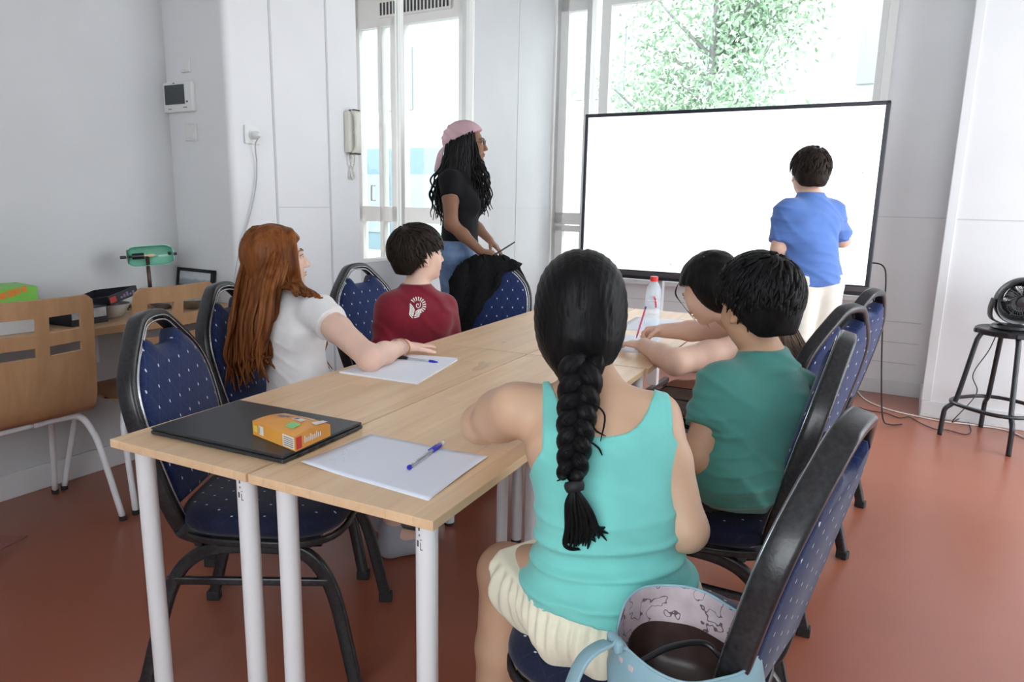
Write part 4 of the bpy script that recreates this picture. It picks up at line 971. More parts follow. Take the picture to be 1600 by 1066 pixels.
fm = Matrix.Translation(fc) @ Matrix.Rotation(TH+radians(18), 4, 'Z') @ Matrix.Rotation(radians(90+14), 4, 'X')  # local z = axis towards the room
g = G(); g.lathe([(0.060, -0.055), (0.105, -0.045), (0.124, -0.015), (0.128, 0.02), (0.122, 0.035), (0.112, 0.030), (0.100, 0.0), (0.095, -0.02)], 44, fm, cap=False); obj('housing', g, M['black_plastic'], fn, auto=50)
g = G()
for i in range(36):
    a = 2*pi*i/36; g.tube(smooth([fm @ Vector((r*cos(a+tw), r*sin(a+tw), z)) for r, z, tw in ((0.030, 0.022, 0), (0.065, 0.030, 0.18), (0.098, 0.022, 0.30))], 4), 0.0014, 5)
for r in (0.05, 0.075): g.tube([fm @ Vector((r*cos(2*pi*i/40), r*sin(2*pi*i/40), 0.028)) for i in range(40)], 0.0012, 5, closed=True)
obj('front_grille', g, M['black_plastic'], fn)
g = G(); g.lathe([(0.0, 0.032), (0.03, 0.028), (0.032, 0.015), (0.02, -0.03)], 24, fm); obj('hub', g, M['black_plastic'], fn, auto=40)
for i in range(5):
    a = 2*pi*i/5; g = G(); vs = []
    for r in (0.02, 0.05, 0.09):
        for da, z in ((-0.45, -0.012), (0.0, 0.0), (0.45, 0.012)): vs.append((r*cos(a+da), r*sin(a+da), z))
    g.add(vs, [(0, 1, 4, 3), (1, 2, 5, 4), (3, 4, 7, 6), (4, 5, 8, 7)], fm); o_ = obj('blade', g, M['black_plastic'], fn, sm=True); s_ = o_.modifiers.new('t', 'SOLIDIFY'); s_.thickness = 0.0015
g = G()
for i in range(40):
    a = 2*pi*i/40; g.tube([fm @ Vector((0.058*cos(a), 0.058*sin(a), -0.054)), fm @ Vector((0.0, 0.0, -0.06))], 0.0016, 4)
obj('rear_grille', g, M['black_plastic'], fn)
mt = Matrix.Translation(RM(SX+0.02, SY, SZ)) @ Matrix.Rotation(TH+radians(18), 4, 'Z')
for s in (-1, 1):
    g = G(); g.sweep(smooth([mt @ Vector(p) for p in ((s*0.05, 0.0, 0.02), (s*0.118, 0.01, 0.05), (s*0.137, 0.0, 0.10), (s*0.137, -0.02, 0.155))], 5), rrect(0.008, 0.05, 0.003, 2), up=mt.to_3x3() @ Vector((0, 1, 0))); obj('bracket', g, M['black_plastic'], fn, auto=40)
def cable(nm, pts, r, m, label): 
    g = G(); g.tube(smooth(pts, 8), r, 8); tag(obj(nm, g, m, origin=pts[-1], sm=True), label, 'cord')
M['dkcord'] = mat('dark_cord', (0.02, 0.02, 0.022), 0.5); M['whcord'] = mat('white_cord', (0.70, 0.68, 0.64), 0.5)
fl = lambda x, y: atz(x, y, 0.005)
cable('power_cord', [RM(SX+0.02, SY+0.10, SZ+0.03), RM(SX-0.03, SY+0.19, SZ-0.02), RM(SX-0.07, SY+0.17, 0.47), RM(SX-0.13, SY+0.13, 0.33), RM(SX-0.10, SY+0.13, 0.22), RM(SX-0.2, SY+0.05, 0.06), fl(1507, 652), fl(1517, 672), fl(1508, 679), fl(1480, 672), fl(1462, 671), fl(1440, 662), fl(1421, 652), fl(1405, 653), fl(1385, 646), fl(1360, 642), fl(1340, 636)], 0.0028, M['dkcord'], 'thin black fan cord trailing over the floor past the stool')
cable('power_cord', [fl(1330, 596), fl(1345, 618), fl(1362, 630), fl(1395, 642), fl(1430, 650), fl(1470, 658), fl(1520, 664), fl(1570, 672), fl(1600, 684), fl(1640, 700)], 0.0045, M['whcord'], 'white cord on the floor along the right wall')
# loose blue tile at the left edge of the floor
g = G(); g.prism([(p.x, p.y) for p in (atz(-60, 838, 0), atz(44, 838, 0), atz(-10, 865, 0), atz(-80, 872, 0))][::-1], 0.0003, 0.0025)
tag(obj('floor_mat', g, mat('pinkish_mat', (0.33, 0.14, 0.12), 0.6), origin=atz(-20, 850, 0)), 'corner of a pinkish mat at the left edge of the floor', 'mat')
# ------------------------------------------------------------------ implicit body modelling (distance fields + surface nets)
V = lambda *a: np.array(a if len(a) > 1 else a[0], dtype=np.float64)
def nv(v): v = np.array(v, dtype=float); return v/np.linalg.norm(v)
class Field:
    def __init__(s, lo, hi, h):
        s.h = h; s.lo = np.array(lo, float); n = np.ceil((np.array(hi, float)-s.lo)/h).astype(int)+1; s.n = n
        s.f = np.full(tuple(n), 0.5, np.float32)
    def _win(s, lo, hi):
        a = np.clip(np.floor((lo-s.lo)/s.h).astype(int), 0, s.n); b = np.clip(np.ceil((hi-s.lo)/s.h).astype(int)+1, 0, s.n)
        if np.any(b <= a): return None, None
        ax = [(s.lo[i]+s.h*np.arange(a[i], b[i])).astype(np.float32) for i in range(3)]
        return tuple(slice(a[i], b[i]) for i in range(3)), (ax[0][:, None, None], ax[1][None, :, None], ax[2][None, None, :])
    def prim(s, lo, hi, fn, k=0.02, mode='add', clip=None):
        m = max(k, 0.0)+2.5*s.h
        w, X = s._win(np.array(lo)-m, np.array(hi)+m)
        if w is None: return
        d = fn(*X).astype(np.float32)
        if clip:
            for P, Nn in clip: d = np.maximum(d, (X[0]-P[0])*Nn[0]+(X[1]-P[1])*Nn[1]+(X[2]-P[2])*Nn[2])
        a = s.f[w]
        if mode == 'add':
            if k > 0: hh = np.clip(0.5+0.5*(a-d)/k, 0, 1); s.f[w] = a+(d-a)*hh-k*hh*(1-hh)
            else: s.f[w] = np.minimum(a, d)
        else:
            d = -d
            if k > 0: hh = np.clip(0.5-0.5*(a-d)/k, 0, 1); s.f[w] = a+(d-a)*hh+k*hh*(1-hh)
            else: s.f[w] = np.maximum(a, d)
    def cone(s, a, b, ra, rb, k=0.02, flat=None, mode='add', clip=None):
        a, b = np.array(a, float), np.array(b, float); ba = b-a; L2 = max(float(ba@ba), 1e-9)
        def fn(X, Y, Z):
            px, py, pz = X-a[0], Y-a[1], Z-a[2]
            t = np.clip((px*ba[0]+py*ba[1]+pz*ba[2])/L2, 0, 1)
            qx, qy, qz = px-t*ba[0], py-t*ba[1], pz-t*ba[2]
            if flat is not None:
                n, sc = flat; dn = (qx*n[0]+qy*n[1]+qz*n[2])*(sc-1); qx = qx+dn*n[0]; qy = qy+dn*n[1]; qz = qz+dn*n[2]
            return np.sqrt(qx*qx+qy*qy+qz*qz)-(ra+(rb-ra)*t)
        r = max(ra, rb); s.prim(np.minimum(a-r, b-r), np.maximum(a+r, b+r), fn, k, mode, clip)
    def ell(s, c, r, R=None, k=0.02, mode='add', clip=None):
        c = np.array(c, float); R = np.eye(3) if R is None else R; r = np.array(r, float)
        def fn(X, Y, Z):
            px, py, pz = X-c[0], Y-c[1], Z-c[2]
            u = px*R[0, 0]+py*R[1, 0]+pz*R[2, 0]; v = px*R[0, 1]+py*R[1, 1]+pz*R[2, 1]; w = px*R[0, 2]+py*R[1, 2]+pz*R[2, 2]
            k0 = np.sqrt((u/r[0])**2+(v/r[1])**2+(w/r[2])**2); k1 = np.sqrt((u/r[0]**2)**2+(v/r[1]**2)**2+(w/r[2]**2)**2)+1e-9
            return k0*(k0-1)/k1
        m = max(r); s.prim(c-m, c+m, fn, k, mode, clip)
    def cut(s, fn, lo=None, hi=None):           # keep where fn<0
        w, X = s._win(s.lo if lo is None else np.array(lo), s.lo+s.h*s.n if hi is None else np.array(hi)); s.f[w] = np.maximum(s.f[w], fn(*X).astype(np.float32))
    def displace(s, fn):
        w, X = s._win(s.lo, s.lo+s.h*s.n); near = np.abs(s.f) < 0.03
        d = np.broadcast_to(fn(*X), s.f.shape); s.f = np.where(near, s.f+d, s.f).astype(np.float32)
    def mesh(s, relax=1):
        f = s.f; f[0] = f[-1] = 0.5; f[:, 0] = f[:, -1] = 0.5; f[:, :, 0] = f[:, :, -1] = 0.5
        ins = f < 0; n = f.shape
        c = np.zeros(tuple(x-1 for x in n), np.uint8)
        for i in (0, 1):
            for j in (0, 1):
                for k in (0, 1): c += ins[i:n[0]-1+i, j:n[1]-1+j, k:n[2]-1+k]
        act = (c > 0) & (c < 8); idx = np.argwhere(act); N = len(idx)
        ids = np.full(act.shape, -1, np.int64); ids[act] = np.arange(N)
        acc = np.zeros((N, 3)); cnt = np.zeros(N)
        I, J, K = idx.T
        for ax in range(3):
            o = [0, 0, 0]; o[ax] = 1; q = [q_ for q_ in range(3) if q_ != ax]
            for u in (0, 1):
                for v in (0, 1):
                    b = [0, 0, 0]; b[q[0]] = u; b[q[1]] = v
                    f0 = f[I+b[0], J+b[1], K+b[2]]; f1 = f[I+b[0]+o[0], J+b[1]+o[1], K+b[2]+o[2]]
                    m = (f0 < 0) != (f1 < 0); t = np.where(m, f0/np.where(m, f0-f1, 1), 0)
                    p = np.array(b, float)[None, :]+t[:, None]*np.array(o, float)[None, :]
                    acc += p*m[:, None]; cnt += m
        vs = s.lo+(idx+acc/cnt[:, None])*s.h
        fs = []
        for ax in range(3):
            q = [(ax+1) % 3, (ax+2) % 3]
            sl0 = [slice(None)]*3; sl1 = [slice(None)]*3; sl0[ax] = slice(0, n[ax]-1); sl1[ax] = slice(1, n[ax])
            for qq in q: sl0[qq] = slice(1, n[qq]-1); sl1[qq] = slice(1, n[qq]-1)
            A = ins[tuple(sl0)]; B = ins[tuple(sl1)]; e = np.argwhere(A != B)
            if not len(e): continue
            sg = A[tuple(e.T)]; e = e.copy(); e[:, q[0]] += 1; e[:, q[1]] += 1
            def g(du, dv):
                x = e.copy(); x[:, q[0]] -= du; x[:, q[1]] -= dv; return ids[tuple(x.T)]
            Q = np.stack([g(0, 0), g(1, 0), g(1, 1), g(0, 1)], 1)
            Q[~sg] = Q[~sg][:, ::-1]; fs.append(Q)
        F = np.concatenate(fs)
        if relax:
            for _ in range(relax):
                sm = np.zeros_like(vs); ct = np.zeros(len(vs))
                for a, b in ((0, 1), (1, 2), (2, 3), (3, 0)):
                    np.add.at(sm, F[:, a], vs[F[:, b]]); np.add.at(sm, F[:, b], vs[F[:, a]]); np.add.at(ct, F[:, a], 1); np.add.at(ct, F[:, b], 1)
                vs = vs*0.45+0.55*sm/np.maximum(ct, 1)[:, None]
        return vs, F
def fobj(name, fld, m, parent=None, origin=None, relax=1):
    vs, F = fld.mesh(relax)
    o_ = np.array(WORLD[parent.name].translation if parent is not None else origin); vs = vs-o_
    me = bpy.data.meshes.new(name); me.vertices.add(len(vs)); me.vertices.foreach_set('co', vs.astype(np.float32).ravel())
    me.loops.add(4*len(F)); me.polygons.add(len(F)); me.loops.foreach_set('vertex_index', F.astype(np.int32).ravel())
    me.polygons.foreach_set('loop_start', np.arange(0, 4*len(F), 4, dtype=np.int32)); me.polygons.foreach_set('use_smooth', np.ones(len(F), bool))
    me.update(calc_edges=True); me.validate()
    me.materials.append(m); o = bpy.data.objects.new(name, me); COL.objects.link(o)
    if parent is not None: o.parent = parent; WORLD[o.name] = WORLD[parent.name].copy()
    else: o.matrix_world = Matrix.Translation(Vector(o_)); WORLD[o.name] = Matrix.Translation(Vector(o_))
    return o

def skin_mat(name, c, c2=None):
    m = mat(name, c, 0.5, 0, 0.35); v = coords(m); f = noise(m, v, 9, 4)
    link(m, ramp(m, f, [(0.3, tuple(x*0.93 for x in c)), (0.7, c2 or tuple(min(1, x*1.07) for x in c))]), 'Base Color')
    b = m.node_tree.nodes['Principled BSDF']; b.inputs['Subsurface Weight'].default_value = 0.12; b.inputs['Subsurface Radius'].default_value = (0.012, 0.004, 0.002); b.inputs['Subsurface Scale'].default_value = 1.0
    bump(m, noise(m, v, 260, 3), 0.12, 0.0006); return m
def cloth_mat(name, c, rough=0.85):
    m = mat(name, c, rough, 0, 0.2); v = coords(m); f = noise(m, v, 14, 3)
    link(m, ramp(m, f, [(0.3, tuple(x*0.94 for x in c)), (0.7, tuple(min(1, x*1.05) for x in c))]), 'Base Color')
    m.node_tree.nodes['Principled BSDF'].inputs['Sheen Weight'].default_value = 0.2 if max(c) > 0.08 else 0.02
    bump(m, noise(m, v, 900, 2), 0.2, 0.0006); return m
def hair_mat(name, c1, c2, rough=0.5, axis=(90, 90, 4), spec=0.12):
    m = mat(name, c1, rough, 0, spec); v = coords(m, axis); f = noise(m, v, 1.0, 5, 0.6, 0.3)
    link(m, ramp(m, f, [(0.3, c1), (0.75, c2)]), 'Base Color'); bump(m, f, 0.55, 0.003); return m

def frame_of(fwd, up=(0, 0, 1), tilt=0.0):
    """columns: right, forward, up"""
    f = nv(fwd); u = np.array(up, float); u = nv(u-f*(u@f)) if abs(nv(u)@f) < 0.999 else u; r = np.cross(f, u)
    if tilt: r, u = r*cos(tilt)+u*sin(tilt), u*cos(tilt)-r*sin(tilt)
    return np.stack([r, f, u], 1)
def head(F, c, R, s=1.0, female=False, k=0.012):
    T = lambda x, y, z: c+R @ (np.array([x, y, z])*s)
    F.ell(T(0, -0.012, 0.028), V(0.070, 0.090, 0.078)*s, R, k=0.0)
    F.ell(T(0, 0.030, -0.022), V(0.057, 0.060, 0.075)*s, R, k=0.03*s)
    F.ell(T(0, 0.022, -0.062), V(0.046, 0.050, 0.040)*s, R, k=0.03*s)
    F.ell(T(0, 0.066, -0.088), V(0.019, 0.018, 0.015)*s, R, k=0.022*s)
    for q in (-1, 1):
        F.ell(T(q*0.034, 0.060, -0.030), V(0.022, 0.020, 0.026)*s, R, k=0.018*s)      # cheeks
        F.ell(T(q*0.030, 0.091, 0.006), V(0.014, 0.012, 0.008)*s, R, k=0.010*s, mode='sub')  # eye hollows
        F.ell(T(q*0.030, 0.078, 0.004), V(0.0135, 0.011, 0.0095)*s, R, k=0.003*s)
        F.ell(T(q*0.073, -0.008, -0.012), V(0.0065, 0.017, 0.029)*s, R, k=0.004*s)      # ears
        F.ell(T(q*0.0815, -0.005, -0.010), V(0.005, 0.0095, 0.018)*s, R, k=0.003*s, mode='sub')
        F.ell(T(q*0.076, 0.000, -0.034), V(0.005, 0.008, 0.009)*s, R, k=0.004*s)
        F.cone(T(q*0.015, 0.086, 0.020), T(q*0.042, 0.076, 0.022), 0.006*s, 0.004*s, k=0.010*s)
    F.cone(T(0, 0.087, 0.012), T(0, 0.104, -0.030), 0.006*s, 0.0095*s, k=0.010*s)
    for q in (-1, 1): F.ell(T(q*0.0095, 0.096, -0.034), V(0.007, 0.008, 0.006)*s, R, k=0.005*s)
    F.ell(T(0, 0.088, -0.0555), V(0.020, 0.009, 0.0048)*s, R, k=0.004*s); F.ell(T(0, 0.086, -0.0655), V(0.017, 0.009, 0.0055)*s, R, k=0.004*s)
def hand(F, w, fdir, pn, s=1.0, side=1, curl=(0.15, 0.15, 0.15, 0.2), thumb=0.4, spread=0.12, k=0.006, tcurl=0.2):
    """w wrist, fdir fingers' direction, pn direction the palm faces, side +1 puts the thumb on the +cross(fdir,pn) side"""
    f = nv(fdir); p = nv(np.array(pn, float)-f*(np.array(pn, float)@f)); x = np.cross(f, p)*side
    P = lambda a, b, c_: w+(x*a+f*b+p*c_)*s
    # palm
    for i, a in enumerate((0.024, 0.009, -0.007, -0.022)):
        F.cone(P(a*0.55, 0.008, 0), P(a, 0.070-0.004*abs(i-1), 0), 0.0135*s, 0.0105*s, k=0.010*s)
    F.ell(P(0.020, 0.030, 0.006), V(0.014, 0.022, 0.012)*s, np.stack([x, f, p], 1), k=0.010*s)
    for i, (a, L, r) in enumerate(((0.025, 0.066, 0.0078), (0.009, 0.074, 0.0080), (-0.007, 0.068, 0.0076), (-0.0225, 0.053, 0.0068))):
        ang = curl[i]; d = nv(f+x*spread*(a/0.025)); q = P(a, 0.068-0.004*abs(i-1), 0); rr = r*s; u = p
        for j, fr in enumerate((0.45, 0.31, 0.24)):
            th = ang*(1.0 if j else 0.9); d, u = nv(d*cos(th)+u*sin(th)), nv(u*cos(th)-d*sin(th)); q2 = q+d*L*s*fr
            F.cone(q, q2, rr, rr*0.92, k=0.003*s); q = q2; rr *= 0.92
    d = nv(f*cos(0.9-thumb*0.3)+x*sin(0.9-thumb*0.3)+p*thumb); q = P(0.018, 0.016, 0.004); rr = 0.0115*s
    for j, L in enumerate((0.036, 0.030, 0.025)):
        q2 = q+d*L*s; F.cone(q, q2, rr, rr*0.87, k=0.007*s if j == 0 else 0.003*s); q = q2; rr *= 0.87
        d = nv(d+(-x*0.75+f*0.5)*tcurl+p*tcurl*0.5)
def curls(seed, amp, fr):
    r = random.Random(seed); W = [(np.array([r.gauss(0, 1), r.gauss(0, 1), r.gauss(0, 1)])*fr, r.uniform(0, 6.3)) for _ in range(6)]
    def fn(X, Y, Z):
        d = 0
        for i, (w, ph_) in enumerate(W): d = d+np.sin(X*w[0]+Y*w[1]+Z*w[2]+ph_+1.3*np.sin(X*w[1]*0.5-Z*w[0]*0.6))
        return amp*d/3.0
    return fn
def ridges(seed, amp, dirv, freq, warp=10):
    """folds: waves across direction dirv"""
    r = random.Random(seed); d = nv(dirv); a, b, c_ = r.uniform(0, 6), r.uniform(0, 6), r.uniform(0, 6)
    def fn(X, Y, Z):
        t = (X*d[0]+Y*d[1]+Z*d[2])*freq*2.9
        w = np.sin(X*warp*1.9+a)+np.sin(Y*warp*2.2+b)+np.sin(Z*warp*1.5+c_)
        v = np.sin(t+w*1.6); return -0.62*amp*(np.maximum(v, 0)**2.2)*(0.45+0.55*np.sin(X*13+Y*17+Z*11+c_))
    return fn
def add_fns(*fs): return lambda X, Y, Z: sum(f(X, Y, Z) for f in fs)
class Body:
    """prims remembered by group so that garments can reuse them"""
    def __init__(s): s.P = []
    def cone(s, grp, a, b, ra, rb, k=0.02, flat=None): s.P.append((grp, 'c', np.array(a, float), np.array(b, float), ra, rb, k, flat))
    def ell(s, grp, c, r, R=None, k=0.02): s.P.append((grp, 'e', np.array(c, float), np.array(r, float), R, None, k, None))
    def bounds(s, grps, pad):
        lo = np.full(3, 9.0); hi = -lo
        for p in s.P:
            if p[0] not in grps: continue
            if p[1] == 'c':
                for q, r in ((p[2], p[4]), (p[3], p[5])): lo = np.minimum(lo, q-r); hi = np.maximum(hi, q+r)
            else: m = max(p[3]); lo = np.minimum(lo, p[2]-m); hi = np.maximum(hi, p[2]+m)
        return lo-pad, hi+pad
    def emit(s, F, grps, inf=0.0, clip=None, infs=None):
        for g_, ty, a, b, c_, d_, k, fl in s.P:
            if g_ not in grps: continue
            i_ = (infs or {}).get(g_, inf); cl = (clip or {}).get(g_)
            if ty == 'c': F.cone(a, b, c_+i_, d_+i_, k=k if inf == 0 else max(k, 0.015), flat=fl, clip=cl)
            else: F.ell(a, b+i_, c_, k=k, clip=cl)
def limb(B, grp, a, b, ra, rb, mid=None, k=0.02):
    """a limb segment with a slight muscle swell"""
    a, b = np.array(a, float), np.array(b, float)
    m = a*0.6+b*0.4 if mid is None else np.array(mid); rm = ra*0.55+rb*0.45+0.0025
    B.cone(grp, a, m, ra, rm, k); B.cone(grp, m, b, rm, rb, k)
def eyes(parent, c, R, s, iris=(0.05, 0.03, 0.02), brow=(0.03, 0.02, 0.015)):
    T = lambda x, y, z: Vector(c+R @ (np.array([x, y, z])*s))
    g = G()
    for q in (-1, 1): g.sphere(tuple(T(q*0.030, 0.0785, 0.004)), 0.0105*s, None, 12, 8)
    obj('eye', g, M['eyewhite'], parent, sm=True)
    g = G()
    for q in (-1, 1): g.sphere(tuple(T(q*0.030, 0.0845, 0.004)), 0.0056*s, None, 10, 6)
    obj('iris', g, mat('iris', iris, 0.2), parent, sm=True)
    g = G()
    for q in (-1, 1): g.tube(smooth([T(q*0.014, 0.0935, 0.024), T(q*0.030, 0.089, 0.029), T(q*0.047, 0.074, 0.025)], 4), [0.0012*s, 0.002*s, 0.0024*s, 0.0024*s, 0.002*s, 0.0018*s, 0.0014*s, 0.001*s, 0.0008*s], 6); g.tube(smooth([T(q*0.017, 0.0885, 0.010), T(q*0.030, 0.0905, 0.0135), T(q*0.044, 0.080, 0.009)], 4), 0.0011*s, 5)
    obj('eyebrow', g, mat('brow_hair', brow, 0.7), parent, sm=True)
    g = G(); g.sphere((0, 0, 0), 1.0, Matrix.Translation(T(0, 0.0905, -0.0555)) @ Matrix(R.tolist()).to_4x4() @ Matrix.Diagonal((0.018*s, 0.0065*s, 0.0036*s, 1)), 12, 8); g.sphere((0, 0, 0), 1.0, Matrix.Translation(T(0, 0.0885, -0.0650)) @ Matrix(R.tolist()).to_4x4() @ Matrix.Diagonal((0.015*s, 0.0065*s, 0.0042*s, 1)), 12, 8)
    obj('lips', g, M['lips'], parent, sm=True)
M['eyewhite'] = mat('eye_white', (0.75, 0.73, 0.70), 0.25); M['lips'] = mat('lips', (0.50, 0.20, 0.18), 0.45)

def short_hair(parent, c, R, s, m, seed=1, n=420, fringe=True, L=0.045, len_back=-0.065, vol=1.0, hi=None, name='hair'):
    """cap with tufts lying on it: cranium ellipsoid inflated, face left open"""
    T = lambda x, y, z: c+R @ (np.array([x, y, z])*s)
    ctr = np.array([0, -0.014, 0.030]); rad = np.array([0.081, 0.101, 0.088])*vol; F = Field(T(0, 0, 0.01)-0.155*s, T(0, 0, 0.01)+0.155*s, 0.004)
    F.ell(T(*ctr), rad*s, R, k=0)
    F.ell(T(0, -0.050, -0.020), V(0.064, 0.054, 0.070)*s*vol, R, k=0.03*s)
    up, fw, rt = R[:, 2], R[:, 1], R[:, 0]
    def face(X, Y, Z):
        dx, dy, dz = (X-c[0])/s, (Y-c[1])/s, (Z-c[2])/s
        u = dx*rt[0]+dy*rt[1]+dz*rt[2]; v = dx*fw[0]+dy*fw[1]+dz*fw[2]; w = dx*up[0]+dy*up[1]+dz*up[2]
        # hairline: w must stay above a line that drops towards the nape
        line = np.where(v > 0.018, 0.050 if fringe else 0.062, 0.0)+np.where(v <= 0.018, np.maximum(len_back, -0.018+(v+0.030)*1.15), 0)
        line = np.where((v > -0.012) & (v <= 0.018), 0.022+0*w, line); line = np.where((v > 0.018) & (np.abs(u) > 0.058), 0.018, line)
        return (line-w)*s*0.8
    F.cut(face)
    rr = random.Random(seed); F.displace(curls(seed, 0.0012*s, 60))
    h = fobj(name, F, m, parent)
    g = G(); crown = np.array([0.012, -0.055, 0.105])
    for i in range(n):
        while True:
            d = np.array([rr.gauss(0, 1), rr.gauss(0, 1), rr.gauss(0, 1)]); d /= np.linalg.norm(d); p = ctr+d*rad*0.99
            lim = 0.052 if p[1] > 0.02 else (0.030 if p[1] > -0.02 else max(len_back, -0.018+(p[1]+0.03)*1.15)+0.028)
            if p[2] > lim: break
        nn = nv(d/rad); t = p-crown; t = t-nn*(t@nn)
        t = t/max(np.linalg.norm(t), 1e-6)+np.array([rr.gauss(0, .25), rr.gauss(0, .25), rr.gauss(0, .25)]); t = nv(t-nn*(t@nn))
        l_ = L*rr.uniform(0.6, 1.15); pts = []
        for q in range(5):
            f_ = q/4; w = p+t*l_*f_; e = (w-ctr)/rad; e = e/np.linalg.norm(e)*rad*(1.0+0.012+0.030*f_*f_*rr.uniform(0.2, 1)); pts.append(Vector(T(*(ctr+e))))
        g.tube(pts, [0.0045*s, 0.0052*s, 0.0046*s, 0.003*s, 0.0006*s], 5)
    obj('hair_tuft', g, hi or m, h, sm=True); return h
# ------------------------------------------------------------------ people
A = lambda px, py, d: np.array(at(px, py, d))
AZ = lambda px, py, z: np.array(atz(px, py, z))
def person(label, base, B, skin, h=0.0045, relax=1, group=('skin', 'torso', 'arm', 'leg', 'neck'), headdef=None, hands=(), pad=0.12):
    lo, hi = B.bounds(group, 0.03)
    pts = [headdef[0]-0.16, headdef[0]+0.16] + [h_['w']+0.22*nv(h_['f'])+q for h_ in hands for q in (-0.06, 0.06)]
    for p in pts: lo = np.minimum(lo, p); hi = np.maximum(hi, p)
    F = Field(lo-0.01, hi+0.01, h)
    B.emit(F, group)
    head(F, headdef[0], headdef[1], headdef[2])
    for h_ in hands: hand(F, h_['w'], h_['f'], h_['p'], h_.get('s', 1), h_.get('side', 1), **h_.get('kw', {}))
    o = fobj('person', F, skin, None, origin=base, relax=relax)
    tag(o, label, 'person'); return o
def torso(B, pel, wai, che, nek, sl, sr, s, side_p, side_c, w=(1, 1, 1), shr=0.050):
    for q, S in ((-1, sl), (1, sr)):
        P = pel+side_p*q*0.082*s*w[0]; Wp = wai+(side_p+side_c)*0.5*q*0.058*s*w[1]; C = che+side_c*q*0.074*s*w[2]
        B.cone('torso', P, Wp, 0.090*s*w[0], 0.078*s*w[1], 0.03); B.cone('torso', Wp, C, 0.078*s*w[1], 0.084*s*w[2], 0.03)
        T_ = S*0.72+nek*0.28
        B.cone('torso', C, T_*0.6+che*0.4, 0.084*s*w[2], 0.058*s*w[2], 0.03)
        B.cone('torso', nek*0.75+che*0.25, S, 0.046*s, shr*s, 0.035)
    B.cone('torso', pel, wai, 0.098*s*w[0], 0.085*s*w[1], 0.03); B.cone('torso', wai, che, 0.085*s*w[1], 0.088*s*w[2], 0.03)
    B.cone('torso', che, nek, 0.08*s, 0.05*s, 0.04)
def garment(name, B, parent, m, grps, inf, lo_pad=0.04, h=0.005, clip=None, cuts=(), disp=None, infs=None, extra=None, relax=1, label=None):
    lo, hi = B.bounds(grps, lo_pad+inf); F = Field(lo, hi, h); B.emit(F, grps, inf, clip, infs)
    if extra: extra(F)
    if disp: F.displace(disp)
    for c_ in cuts: F.cut(c_)
    o = fobj(name, F, m, parent, relax=relax)
    if label: tag(o, label)
    return o
plane = lambda P, N_: (lambda X, Y, Z: (X-P[0])*N_[0]+(Y-P[1])*N_[1]+(Z-P[2])*N_[2])
def notball(c, r): return lambda X, Y, Z: r-np.sqrt((X-c[0])**2+(Y-c[1])**2+(Z-c[2])**2)
def locks(parent, name, paths, m, r0=0.007, nseg=6, ns=7, flat=1.0, tip=0.15, label=None):
    g = G()
    for pth in paths:
        r = pth[0]; P = smooth(pth[1], nseg); n = len(P)
        sc = [max(tip, min(1.0, 0.45+3*(i/n)))*(1.0 if i < n*0.6 else 1-(1-tip)*((i-n*0.6)/(n*0.4))**1.3) for i in range(n)]
        g.sweep(P, circ(r, ns, r*flat), scales=sc)
    o = obj(name, g, m, parent, sm=True); return tag(o, label) if label else o
M['black_hair'] = hair_mat('black_hair', (0.004, 0.004, 0.005), (0.012, 0.011, 0.011), 0.42)
M['brown_hair'] = hair_mat('dark_brown_hair', (0.010, 0.007, 0.005), (0.030, 0.020, 0.015), 0.42)
M['red_hair'] = hair_mat('auburn_hair', (0.085, 0.022, 0.006), (0.29, 0.105, 0.032), 0.42, (42, 42, 4))
UP = np.array([0, 0, 1.0])

